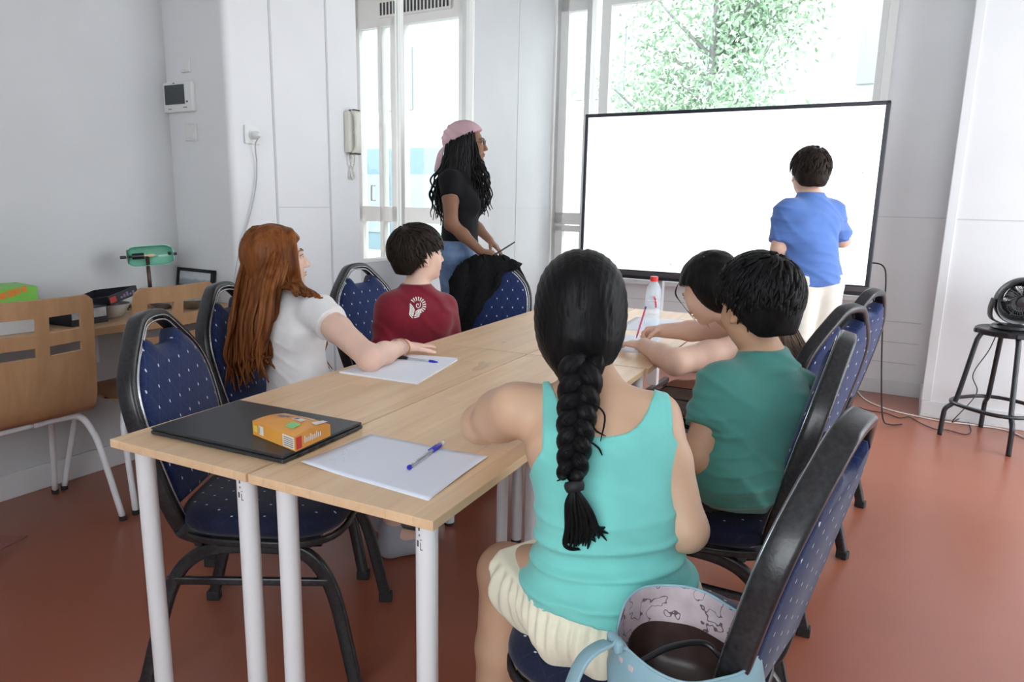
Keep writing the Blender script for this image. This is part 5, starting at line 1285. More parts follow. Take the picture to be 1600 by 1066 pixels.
# ---- 1. girl in the turquoise tank top (nearest, seen from behind)
def front_girl():
    s = 0.86; B = Body()
    hc = A(907, 486, 1.37); nek = A(925, 604, 1.325); che = A(940, 695, 1.275); wai = A(948, 820, 1.24); pel = A(952, 922, 1.265)
    sl = A(806, 640, 1.31); sr = A(1026, 650, 1.27)
    el = AZ(752, 662, 0.785); wl = AZ(880, 640, 0.785); er = A(1072, 828, 1.235); wr = A(985, 800, 1.46)
    fwd = nv([-0.42, 0.90, 0]); side = np.cross(fwd, UP); fw2 = nv([-0.55, 0.83, 0]); side_p = np.cross(fw2, UP)
    torso(B, pel, wai, che, nek, sl, sr, s, side_p, side, (0.84, 0.95, 0.97), 0.046)
    limb(B, 'arm', sl, el, 0.044, 0.039, None, 0.04); limb(B, 'arm', el, wl, 0.039, 0.024)
    limb(B, 'arm', sr, er, 0.041, 0.036, None, 0.012); limb(B, 'arm', er, wr, 0.036, 0.024)
    B.cone('neck', nek-UP*0.02, hc-UP*0.05, 0.050, 0.046, 0.03)
    hl = pel-side_p*0.070; hr = pel+side_p*0.070
    kl = AZ(790, 893, 0.50); kr = pel+np.array([-0.20, 0.36, -0.05]); al = kl+np.array([-0.02, -0.02, -0.42]); ar = kr+np.array([0.0, 0.03, -0.43])
    for h_, k_, a_ in ((hl, kl, al), (hr, kr, ar)):
        B.cone('leg', h_, k_, 0.082, 0.056); limb(B, 'leg', k_, a_, 0.052, 0.034); B.cone('leg', a_, a_+np.array([-0.05, 0.13, -0.03]), 0.035, 0.026)
    R_ = frame_of(nv([-0.36, 0.93, 0.0]))
    sk = skin_mat('tan_skin', (0.60, 0.385, 0.26))
    p = person('girl from behind in a turquoise tank top with a long black braid', (pel[0], pel[1], 0), B, sk, 0.0042,
               headdef=(hc, R_, 0.93), hands=[dict(w=wl, f=wl-el, p=(0, 0, -1), s=0.85, side=-1), dict(w=wr, f=wr-er, p=(0, 0, -1), s=0.85, side=1)])
    up_c = nv(nek-che)
    def tank(X, Y, Z):
        dx, dy, dz = X-che[0], Y-che[1], Z-che[2]
        u = dx*side[0]+dy*side[1]+dz*side[2]; v = dx*up_c[0]+dy*up_c[1]+dz*up_c[2]; a = np.abs(u-0.004)
        vn = -0.012+0.118*(a/0.096)**3.0; ua = 0.113+0.9*np.maximum(0, -0.015-v)+np.where(v < -0.06, 0.5, 0)
        return np.maximum(v-vn, a-ua)*0.8
    def hem(X, Y, Z): return -(Z-(pel[2]+0.006+0.006*np.sin((X+Y)*19)))
    tm = cloth_mat('turquoise_rib', (0.19, 0.60, 0.55)); n_, l_, b_ = NT(tm)
    wr_ = add_fns(lambda X, Y, Z: 0.008*np.maximum(0, np.sin((Z-pel[2])*150+np.sin(X*9)*1.2+np.sin(Y*8)*0.8+2.2*X))**2*np.clip((pel[2]+0.20-Z)/0.10, 0, 1)*-1.0, ridges(3, 0.0032, (0.3, 0.2, 1), 38, 7), lambda X, Y, Z: 0.0016*np.exp(-((tank(X, Y, Z)+0.011)/0.0022)**2), lambda X, Y, Z: -0.020*np.clip((pel[2]+0.10-Z)/0.10, 0, 1))
    tk = garment('tank_top', B, p, tm, ('torso',), 0.0055, cuts=(tank, hem), disp=wr_, h=0.004, extra=lambda F: [F.ell(pel+UP*0.0, V(0.142, 0.118, 0.104), np.stack([side_p, fw2, UP], 1), k=0.03)], label='turquoise ribbed tank top')
    # piping along neckline edge: rows of small tubes projected on the top
    # cream shorts with gathered waistband
    def shx(F):
        for h_, k_ in ((hl, kl), (hr, kr)): F.cone(h_, h_*0.30+k_*0.70, 0.092, 0.084, k=0.04)
        F.ell(pel+np.array([0.02, -0.015, -0.045]), V(0.150, 0.120, 0.088), np.stack([side_p, fw2, UP], 1), k=0.05)
        for h_, k_ in ((hl, kl), (hr, kr)):
            d = nv(k_-h_); q = h_*0.30+k_*0.70
            F.cut(lambda X, Y, Z, q=q, d=d, h_=h_: np.where(((X-q[0])*side_p[0]+(Y-q[1])*side_p[1])*(1 if h_ is hr else -1) > -0.10, (X-q[0])*d[0]+(Y-q[1])*d[1]+(Z-q[2])*d[2], -1.0))
    def gat(X, Y, Z):
        ang = np.arctan2(Y-pel[1], X-pel[0]); up_ = np.clip((Z-(pel[2]-0.09))/0.07, 0, 1)
        return 0.0045*np.sin(ang*46)*up_*np.clip((pel[2]+0.02-Z)/0.02, 0, 1)+0.007*np.sin(ang*9+Z*22)*(1-up_)
    garment('shorts', B, p, cloth_mat('cream_cotton', (0.78, 0.76, 0.60)), ('none',) if 0 else ('torso',), 0.007, cuts=(plane(pel+UP*0.026, UP),), disp=gat, h=0.005, extra=shx, lo_pad=0.34, label='cream shorts with a gathered waistband')
    # hair: smooth cap drawn to the nape, then a braid
    s_h = 0.93; T = lambda x, y, z: hc+R_ @ (np.array([x, y, z])*s_h)
    F = Field(hc-0.2, hc+0.17, 0.004)
    F.ell(T(0, -0.016, 0.030), V(0.086, 0.106, 0.094), R_, k=0); F.ell(T(0, -0.040, -0.030), V(0.085, 0.078, 0.096), R_, k=0.03)
    F.cone(T(0, -0.075, -0.05), T(0.0, -0.085, -0.115), 0.050, 0.032, k=0.04)
    F.cut(lambda X, Y, Z: (((X-hc[0])*R_[0, 1]+(Y-hc[1])*R_[1, 1])-0.035)+0.0*Z-np.clip((Z-hc[2]-0.02)*1.0, -0.02, 0.09))
    def hs(X, Y, Z):
        dx, dy, dz = X-hc[0], Y-hc[1], Z-hc[2]; u = dx*R_[0, 0]+dy*R_[1, 0]; v = dx*R_[0, 1]+dy*R_[1, 1]
        t = np.arctan2(u, -(dz+0.16)*-1.0)
        return 0.0008*np.sin(t*120+np.sin(dz*20)*0.6)-0.004*np.exp(-(u/0.004)**2)*(-1)*(dz > 0.02)
    F.displace(hs); hr_ = fobj('hair', F, M['black_hair'], p)
    # strands lying over the cap towards the nape
    rr = random.Random(11); paths = []
    for i in range(170):
        a = rr.uniform(-1.5, 1.5); e = rr.uniform(0.15, 1.45); c0 = np.array([0, -0.016, 0.026])
        pts = []; nap = np.array([rr.uniform(-0.022, 0.022), -0.098, -0.105])
        st = np.array([0.088*sin(a)*cos(e*0.5), -0.108*cos(a)*abs(cos(e-0.3)), 0.096*sin(e)])+c0
        for q in range(7):
            f_ = q/6; w = st*(1-f_)+nap*f_; dv = w-c0
            rad = np.array([0.0875, 0.1085, 0.0955]) if w[2] > -0.0 else np.array([0.0835-0.03*min(1, -w[2]/0.11), 0.104, 0.13])
            L = np.linalg.norm(dv/rad); w = c0+dv/L*(1.004 if f_ < 0.9 else 0.98); 
            if w[2] < -0.06: w = w*np.array([0.7, 1, 1])
            pts.append(Vector(T(*w)))
        paths.append((rr.uniform(0.0016, 0.0032), pts))
    locks(hr_, 'hair_strand', paths, M['black_hair'], nseg=3, ns=5, tip=0.3)
    # the braid hangs over the back, clear of the top
    Cb = smooth([A(908, 566, 1.235), A(905, 615, 1.20), A(900, 660, 1.175), A(897, 705, 1.155), A(893, 745, 1.14)], 14)
    g = G(); n = len(Cb); view = Vector(nv(np.array(CAM)-np.array(Cb[n//2])))
    for k in range(3):
        path = []; tw = []; scs = []
        for i, c_ in enumerate(Cb):
            t = i/(n-1); ph_ = t*2*pi*2.35+2*pi*k/3; w_ = 0.0215*(1-0.38*t); tan = (Cb[min(i+1, n-1)]-Cb[max(i-1, 0)]).normalized(); sx = tan.cross(view).normalized()
            path.append(c_+sx*w_*sin(ph_)+view*0.016*(1-0.3*t)*sin(2*ph_)); scs.append(1-0.45*t)
        g.sweep(path, [(0.0198*cos(2*pi*q/16)*(1+0.07*cos(6*pi*q/16*2)), 0.0150*sin(2*pi*q/16)) for q in range(16)], up=view, scales=scs)
    br = obj('braid', g, M['black_hair'], p, sm=True)
    paths = []; nse = []
    for i in range(130):   # fine strands following the plaits
        k = rr.randrange(3); t0 = rr.uniform(0, 0.85); t1 = min(1, t0+rr.uniform(0.08, 0.2)); pts = []; of = rr.uniform(-0.9, 0.9)
        for q in range(6):
            t = t0+(t1-t0)*q/5; i_ = min(int(t*(n-1)), n-2); c_ = Cb[i_].lerp(Cb[i_+1], t*(n-1)-i_); tan = (Cb[i_+1]-Cb[i_]).normalized(); sx = tan.cross(view).normalized()
            ph_ = t*2*pi*2.35+2*pi*k/3; w_ = 0.0215*(1-0.38*t); z_ = 0.0165*(1-0.45*t)*math.sqrt(max(0, 1-of*of))
            pts.append(c_+sx*(w_*sin(ph_))+view*(0.016*(1-0.3*t)*sin(2*ph_)+z_+0.0008)+(tan*cos(2*ph_)*0.2+sx*cos(ph_)*0.9)*of*0.012)
        paths.append((rr.uniform(0.0010, 0.0018), pts))
    locks(br, 'braid_strand', paths, M['black_hair'], nseg=2, ns=4, tip=0.3)
    g = G(); e0 = Vector(A(896, 752, 1.135)); e1 = Vector(A(899, 768, 1.133)); g.tube([e0, e0.lerp(e1, .3), e0.lerp(e1, .6), e1], [0.014, 0.0165, 0.0165, 0.014], 16); tag(obj('hair_tie', g, M['black_matte'], p, sm=True), 'black hair tie')
    paths = []
    for i in range(70):
        o_ = rr.uniform(-1, 1); d_ = rr.uniform(-0.006, 0.006); ln = rr.uniform(0.75, 1.0); fl_ = rr.random()
        end = (905+o_*22+ (rr.uniform(6, 26) if o_ > 0.7 else 0), 770+88*ln-(rr.uniform(4, 18) if o_ > 0.7 else 0)) if fl_ < 0.93 else (925+rr.uniform(0, 14), 838+rr.uniform(-6, 10))
        m1 = (905+o_*19, 795+6*o_); m2 = (910+o_*24, 825)
        pts = [Vector(A(898+o_*3, 764, 1.133+d_)), Vector(A(m1[0], m1[1], 1.135+d_)), Vector(A(m2[0], m2[1], 1.143+d_)), Vector(A(end[0], end[1], 1.152+d_))]
        if o_ < -0.75: pts.append(Vector(A(end[0]+22, end[1]+4, 1.155)))
        paths.append((rr.uniform(0.0030, 0.0055), pts))
    for x0, y0, x1, y1, x2, y2 in ((925, 655, 930, 672, 947, 682), (922, 690, 935, 700, 941, 712), (885, 740, 878, 748, 870, 752), (928, 630, 945, 650, 938, 690)):
        locks(p, 'loose_strand', [(0.0018, [Vector(A(x0, y0, 1.17)), Vector(A(x1, y1, 1.175)), Vector(A(x2, y2, 1.18))])], M['black_hair'], nseg=5, ns=5, tip=0.1)
    locks(p, 'braid_tail', paths, M['black_hair'], nseg=5, ns=5, tip=0.05)
    g = G(); ec = Vector(T(0.072, -0.002, -0.048)); ax = Vector(R_[:, 0])
    g.tube([ec+Vector(R_ @ np.array([0.004, 0.007*cos(a), 0.007*sin(a)-0.004])) for a in [2*pi*i/16 for i in range(16)]], 0.0011, 5, closed=True); tag(obj('earring', g, M['silver'], p, sm=True), 'small silver hoop earring')
    g = G(); 
    return p, pel
girl, girl_pel = front_girl()
M['skin_light'] = skin_mat('light_skin', (0.70, 0.46, 0.35)); M['skin_tan'] = skin_mat('tan_skin_boy', (0.52, 0.31, 0.20)); M['skin_brown'] = skin_mat('brown_skin', (0.22, 0.105, 0.062))
M['skin_pale'] = skin_mat('pale_skin', (0.74, 0.50, 0.40))
def legs_sitting(B, pel, side, fwd, s, knee_dz=-0.06, r=1.0, spread=0.09, thigh=0.36):
    out = []
    for q in (-1, 1):
        h_ = pel+side*q*0.085*s; k_ = h_+fwd*thigh+side*q*(spread-0.085*s)+UP*knee_dz; a_ = k_+np.array([0, 0, -(k_[2]-0.085)])-fwd*0.06
        B.cone('leg', h_, k_, 0.080*s*r, 0.056*s*r); limb(B, 'leg', k_, a_, 0.052*s*r, 0.034*s); B.cone('leg', a_, a_+fwd*0.13-UP*0.04, 0.034*s, 0.026*s); out.append((h_, k_, a_))
    return out
def shoes(parent, legs, m, fwd):
    for h_, k_, a_ in legs:
        F = Field(a_-0.22, a_+0.22, 0.005); F.cone(a_-UP*0.045, a_+fwd*0.13-UP*0.045, 0.040, 0.036, k=0); F.cone(a_-UP*0.04, a_+UP*0.02, 0.042, 0.040, k=0.02); F.cut(lambda X, Y, Z: 0.004-Z)
        fobj('shoe', F, m, parent)
def sleeve(F, sh, el, t, r0, r1, k=0.03, inf=0.0):
    sh, el = np.array(sh), np.array(el); e = sh*(1-t)+el*t; d = nv(el-sh)
    F.cone(sh, sh*(1-t-0.1)+el*(t+0.1), r0+inf, r1+inf, k=k, clip=[(e, d)])
def emblem(name, parent, target, origin, nrm, upv, strokes, m, size, label=None, off=0.0012):
    """flat print laid onto the cloth: strokes are polygons in (x,y), pressed on the target mesh"""
    me = target.data; W = WORLD[target.name]; bvh = BVHTree.FromPolygons([W @ v.co for v in me.vertices], [tuple(p.vertices) for p in me.polygons])
    n_ = Vector(nv(nrm)); u_ = (Vector(upv)-n_*Vector(upv).dot(n_)).normalized(); r_ = u_.cross(n_); g = G()
    for poly in strokes:
        vs = []
        for x, y in poly:
            p = Vector(origin)+r_*x*size+u_*y*size+n_*0.12; hit = bvh.ray_cast(p, -n_, 0.3)
            q = hit[0] if hit[0] is not None else p-n_*0.12; vs.append(tuple(q+n_*off))
        if len(poly) % 2 == 0 and len(poly) > 4:   # strip given as left side + reversed right side
            h_ = len(poly)//2; g.add(vs, [(i, i+1, len(poly)-2-i, len(poly)-1-i) for i in range(h_-1)])
        else: g.add(vs, [tuple(range(len(vs)))])
    o = obj(name, g, m, parent); return tag(o, label) if label else o
def strip(pts, w0, w1=None):
    w1 = w0 if w1 is None else w1; L = []; Rr_ = []; n = len(pts)
    for i, (x, y) in enumerate(pts):
        a = pts[max(i-1, 0)]; b = pts[min(i+1, n-1)]; dx, dy = b[0]-a[0], b[1]-a[1]; l = math.hypot(dx, dy) or 1; w = w0+(w1-w0)*i/(n-1)
        L.append((x-dy/l*w, y+dx/l*w)); Rr_.append((x+dy/l*w, y-dx/l*w))
    if n == 2: L.insert(1, tuple((L[0][k]+L[1][k])/2 for k in (0, 1))); Rr_.insert(1, tuple((Rr_[0][k]+Rr_[1][k])/2 for k in (0, 1)))
    return L+Rr_[::-1]

# ---- 2. boy in the teal T-shirt
def teal_boy():
    s = 0.86; B = Body(); hc = A(1180, 478, 1.735); nek = A(1196, 560, 1.775); che = A(1186, 640, 1.735); wai = A(1160, 735, 1.72); pel = np.array([1.115, 0.885, 0.575])
    sl = A(1128, 603, 1.70); sr = A(1247, 612, 1.84); el = A(1089, 714, 1.68); er = sr+np.array([-0.04, 0.10, -0.23]); wl = A(1056, 700, 1.90); wr = er+np.array([-0.18, 0.10, 0.03])
    fwd = nv([-0.80, 0.60, 0]); side = nv((sr-sl)*np.array([1, 1, 0.3])); sp = np.cross(fwd, UP)
    torso(B, pel, wai, che, nek, sl, sr, s, sp, side, (0.95, 0.97, 0.97), 0.046)
    limb(B, 'arm', sl, el, 0.043, 0.036, None, 0.02); limb(B, 'arm', el, wl, 0.036, 0.024); limb(B, 'arm', sr, er, 0.043, 0.036, None, 0.02); limb(B, 'arm', er, wr, 0.034, 0.024)
    B.cone('neck', nek-UP*0.02, hc-UP*0.05, 0.050, 0.047, 0.03)
    lf = nv([-0.93, 0.36, 0]); lg = legs_sitting(B, pel, np.cross(lf, UP), lf, s)
    R_ = frame_of(nv([-0.74, 0.66, -0.08]), tilt=0.05)
    p = person('boy from behind in a plain teal T-shirt, short black hair, seated on the right', (pel[0], pel[1], 0), B, M['skin_tan'], 0.0045, headdef=(hc, R_, 0.94), hands=[dict(w=wl, f=wl-el, p=(0, 0, -1), s=0.85, side=-1), dict(w=wr, f=wr-er, p=(0, 0, -1), s=0.85, side=1)])
    def ex(F):
        sleeve(F, sl, el, 0.60, 0.055, 0.058); sleeve(F, sr, er, 0.62, 0.055, 0.058)
        F.cone(pel-UP*0.02, wai, 0.108, 0.095, k=0.04)
    dsp = add_fns(ridges(21, 0.012, nv(side+UP*1.2), 30, 6), ridges(5, 0.010, UP, 46, 8), curls(4, 0.0015, 30))
    garment('t_shirt', B, p, cloth_mat('teal_cotton', (0.065, 0.235, 0.205)), ('torso',), 0.013, cuts=(plane(nek+UP*0.028-nv(nek-hc)*0.004, nv(UP*1.0+(hc-nek)*0.8)), lambda X, Y, Z: (pel[2]-0.052)-Z), disp=dsp, extra=ex, h=0.0048, label='plain teal T-shirt')
    def shx(F):
        for h_, k_, a_ in lg: F.cone(h_, h_*0.15+k_*0.85, 0.085, 0.075, k=0.04, clip=[(h_*0.2+k_*0.8, nv(k_-h_))])
    garment('shorts', B, p, cloth_mat('dark_shorts', (0.03, 0.035, 0.04)), ('torso',), 0.003, cuts=(plane(pel+UP*0.03, UP),), extra=shx, h=0.006, lo_pad=0.3)
    shoes(p, lg, cloth_mat('white_sneaker', (0.5, 0.5, 0.5)), lf)
    short_hair(p, hc, R_, 1.04, M['black_hair'], 2, 520, L=0.05, vol=1.10, len_back=-0.062); eyes(p, hc, R_, 0.94)
    return p
teal_boy()

# ---- 3. writing girl in a white T-shirt
def writer():
    s = 0.84; B = Body(); hc = A(1108, 452, 2.34); nek = A(1168, 512, 2.40); che = A(1190, 575, 2.36); pel = np.array([1.12, 1.63, 0.575]); wai = che*0.45+pel*0.55+np.array([0.0, 0.0, 0.02])
    sl = A(1140, 548, 2.27); sr = A(1182, 515, 2.52); el = A(1056, 566, 2.19); wl = AZ(1006, 540, 0.764); er = A(1108, 517, 2.56); wr = AZ(1036, 517, 0.792)
    fwd = nv([-0.93, 0.2, 0]); side = nv(sr-sl); sp = np.cross(fwd, UP)
    torso(B, pel, wai, che, nek, sl, sr, s, sp, side, (1.0, 1.0, 0.92), 0.044)
    limb(B, 'arm', sl, el, 0.044, 0.040, None, 0.02); limb(B, 'arm', el, wl, 0.040, 0.026); limb(B, 'arm', sr, er, 0.042, 0.038, None, 0.02); limb(B, 'arm', er, wr, 0.039, 0.026)
    B.cone('neck', nek-UP*0.01, hc-UP*0.03, 0.046, 0.044, 0.03)
    lg = legs_sitting(B, pel, sp, fwd, s, r=1.05)
    R_ = frame_of(nv([-0.72, 0.30, -0.62]), (0.35, 0, 1))
    p = person('girl in a white T-shirt leaning over the table and writing with a pink pencil', (pel[0], pel[1], 0), B, M['skin_light'], 0.0038, headdef=(hc, R_, 0.95),
               hands=[dict(w=wl, f=nv([-0.92, 0.30, -0.02]), p=(0, 0, -1), s=0.88, side=-1, kw=dict(curl=(0.25, 0.25, 0.3, 0.3), thumb=0.2)),
                      dict(w=wr, f=nv([-0.86, -0.42, -0.14]), p=nv([0.1, -0.75, -0.66]), s=0.88, side=1, kw=dict(curl=(0.75, 0.85, 0.95, 1.0), thumb=0.75, tcurl=0.45))])
    def ex(F): sleeve(F, sl, el, 0.62, 0.056, 0.066); sleeve(F, sr, er, 0.6, 0.054, 0.058)
    garment('t_shirt', B, p, cloth_mat('white_cotton', (0.80, 0.78, 0.80)), ('torso',), 0.012, cuts=(plane(nek+nv(hc-nek)*0.030, nv(hc-nek)), lambda X, Y, Z: (pel[2]-0.04)-Z), disp=add_fns(ridges(31, 0.007, (0.6, 0.3, 0.7), 42, 7), curls(8, 0.0015, 35)), extra=ex, h=0.0045, label='white T-shirt')
    def shx(F):
        for h_, k_, a_ in lg: F.cone(h_, h_*0.4+k_*0.6, 0.082, 0.072, k=0.04, clip=[(h_*0.45+k_*0.55, nv(k_-h_))])
    garment('shorts', B, p, cloth_mat('black_shorts', (0.02, 0.02, 0.025)), ('torso',), 0.004, cuts=(plane(pel+UP*0.03, UP),), extra=shx, h=0.006, lo_pad=0.3)
    shoes(p, lg, cloth_mat('grey_sneaker', (0.3, 0.3, 0.3)), fwd)
    # dark hair cap and long lighter hair down the back
    T = lambda x, y, z: hc+R_ @ (np.array([x, y, z])*0.95); F = Field(hc-0.18, hc+0.18, 0.004)
    F.ell(T(0, -0.016, 0.032), V(0.090, 0.108, 0.094), R_, k=0); F.ell(T(0, -0.040, -0.020), V(0.086, 0.078, 0.086), R_, k=0.03)
    F.cut(lambda X, Y, Z: (((X-hc[0])*R_[0, 1]+(Y-hc[1])*R_[1, 1]+(Z-hc[2])*R_[2, 1])-0.03)-np.clip(((X-hc[0])*R_[0, 2]+(Y-hc[1])*R_[1, 2]+(Z-hc[2])*R_[2, 2])*1.4-0.03, -0.02, 0.1))
    F.displace(curls(6, 0.0012, 90)); h_ = fobj('hair', F, M['black_hair'], p)
    rr = random.Random(2); paths = []
    for i in range(60):
        a = rr.uniform(-1, 1); st = T(0.075*a, -0.075, rr.uniform(-0.02, 0.08)); m1 = A(1196+rr.uniform(-6, 10)+a*4, 470+rr.uniform(-10, 14), 2.36+a*0.05); m2 = A(1222+a*14, 505+rr.uniform(-6, 6), 2.36+a*0.04); m3 = A(1240+a*22, 545, 2.36+a*0.03); e_ = A(1255+a*26, 578+rr.uniform(-18, 14), 2.36+a*0.03)
        paths.append((rr.uniform(0.005, 0.009), [Vector(x) for x in (st, m1, m2, m3, e_)]))
    mm = hair_mat('ombre_hair', (0.05, 0.026, 0.014), (0.19, 0.11, 0.06), 0.42, (60, 60, 12)); locks(p, 'long_hair', paths, mm, label='lighter brown ends of the long hair')
    paths = [(0.0007, [Vector(T(0.04+0.004*i, 0.085-0.01*i, 0.07)), Vector(T(0.052+0.004*i, 0.105, 0.03)), Vector(T(0.054, 0.108, -0.03)), Vector(T(0.048, 0.09, -0.09-0.006*i))]) for i in range(3)]
    paths += [(0.0009, [Vector(T(-0.03-0.004*i, 0.085-0.008*i, 0.08)), Vector(T(-0.066-0.003*i, 0.088, 0.03)), Vector(T(-0.080, 0.070, -0.03)), Vector(T(-0.070, 0.05, -0.10-0.006*i))]) for i in range(3)]
    locks(p, 'hair_strand', paths, M['black_hair']); eyes(p, hc, R_, 0.95)
    g = G(); tie = Vector(A(1218, 496, 2.34)); g.sphere(tuple(tie), (0.014, 0.014, 0.02), None, 12, 8); tag(obj('hair_tie', g, mat('dark_red_tie', (0.35, 0.01, 0.04), 0.5), p, sm=True), 'dark red hair tie')
    # pencil between thumb and forefinger
    a, b = Vector(A(994, 529, depth(wr)-0.035)), Vector(A(1009, 480, depth(wr)-0.01)); g = G(); d = (b-a); g.tube([a, a+d*0.1, a+d*0.96, b], [0.0008, 0.0036, 0.0036, 0.003], 6)
    pc = obj('pencil', g, mat('pink_pencil', (0.70, 0.12, 0.28), 0.35), origin=a, auto=40); tag(pc, 'pink pencil held by the writing girl, in front of the water bottle', 'pencil')
    g = G(); g.tube([a+d*0.93, b+d*0.01], 0.0040, 8); obj('end', g, mat('purple_end', (0.10, 0.04, 0.25), 0.4), pc)
    return p
writer()

# ---- 4. boy in blue, standing at the screen
def blue_boy():
    s = 0.92; B = Body(); D = 3.32; hc = A(1264, 271, D+0.02); nek = A(1266, 312, D+0.02); che = A(1264, 350, D); wai = A(1264, 395, D); pel = A(1270, 437, D+0.01)
    sl = A(1231, 333, D-0.02); sr = A(1298, 333, D+0.05); el = A(1218, 388, D-0.02); wl = A(1215, 440, D+0.12); er = A(1316, 374, D+0.14); wr = A(1300, 352, D+0.36)
    fwd = nv([-0.15, 0.98, 0]); side = nv((sr-sl)*np.array([1, 1, 0])); sp = side
    torso(B, pel, wai, che, nek, sl, sr, s, sp, side, (0.86, 0.92, 0.94), 0.050)
    for a_, b_, c_ in ((sl, el, wl), (sr, er, wr)): limb(B, 'arm', a_, b_, 0.044, 0.038); limb(B, 'arm', b_, c_, 0.038, 0.026)
    B.cone('neck', nek-UP*0.02, hc-UP*0.04, 0.050, 0.050, 0.03)
    lg = []
    for q in (-1, 1):
        h_ = pel+sp*q*0.066; k_ = h_+np.array([0.0, 0.03 if q > 0 else -0.01, -(h_[2]-0.46)])+sp*q*0.005; a_ = k_+np.array([0.0, -0.03, -(k_[2]-0.09)])
        B.cone('leg', h_, k_, 0.078, 0.058); limb(B, 'leg', k_, a_, 0.062, 0.042); B.cone('leg', a_, a_+fwd*0.13-UP*0.04, 0.036, 0.028); lg.append((h_, k_, a_))
    R_ = frame_of(nv([-0.40, 0.9, 0.05]))
    p = person('boy in a blue T-shirt and cream trousers standing at the screen', (pel[0], pel[1], 0), B, M['skin_light'], 0.005, headdef=(hc, R_, 0.97),
               hands=[dict(w=wl, f=wl-el, p=sp, s=0.85, side=1), dict(w=wr, f=wr-er, p=(0, 0, -1), s=0.85, side=1, kw=dict(curl=(0.1, 0.8, 0.9, 1.0)))])
    def ex(F): sleeve(F, sl, el, 0.84, 0.050, 0.057, k=0.05); sleeve(F, sr, er, 0.86, 0.050, 0.057, k=0.05); F.cone(pel-UP*0.01, wai, 0.105, 0.105, k=0.05)
    garment('t_shirt', B, p, cloth_mat('blue_cotton', (0.10, 0.195, 0.50)), ('torso',), 0.012, cuts=(plane(nek+UP*0.034, nv(UP+(hc-nek)*0.2)), lambda X, Y, Z: (pel[2]-0.018+0.008*np.sin(X*30))-Z),
            disp=add_fns(ridges(41, 0.010, (0.7, 0.2, 0.8), 30, 9), ridges(44, 0.009, (0.1, 0.1, 1), 44, 9), curls(3, 0.002, 30)), extra=ex, h=0.006, label='blue T-shirt')
    def tr(F):
        for h_, k_, a_ in lg: F.cone(h_, k_, 0.090, 0.072, k=0.02); F.cone(k_, a_+UP*0.02, 0.072, 0.064, k=0.03, clip=[(a_+UP*0.0, -UP)])
    garment('trousers', B, p, cloth_mat('cream_trousers', (0.74, 0.70, 0.62)), ('torso',), 0.008, cuts=(plane(pel+UP*0.03, UP),), extra=tr, disp=ridges(7, 0.005, (0.3, 0.2, 1), 26, 9), h=0.007, lo_pad=1.0, label='cream trousers')
    shoes(p, lg, cloth_mat('white_shoe', (0.55, 0.55, 0.55)), fwd)
    short_hair(p, hc, R_, 0.99, M['brown_hair'], 5, 380, L=0.045, vol=1.08, len_back=-0.06); eyes(p, hc, R_, 0.97); return p
blue_boy()

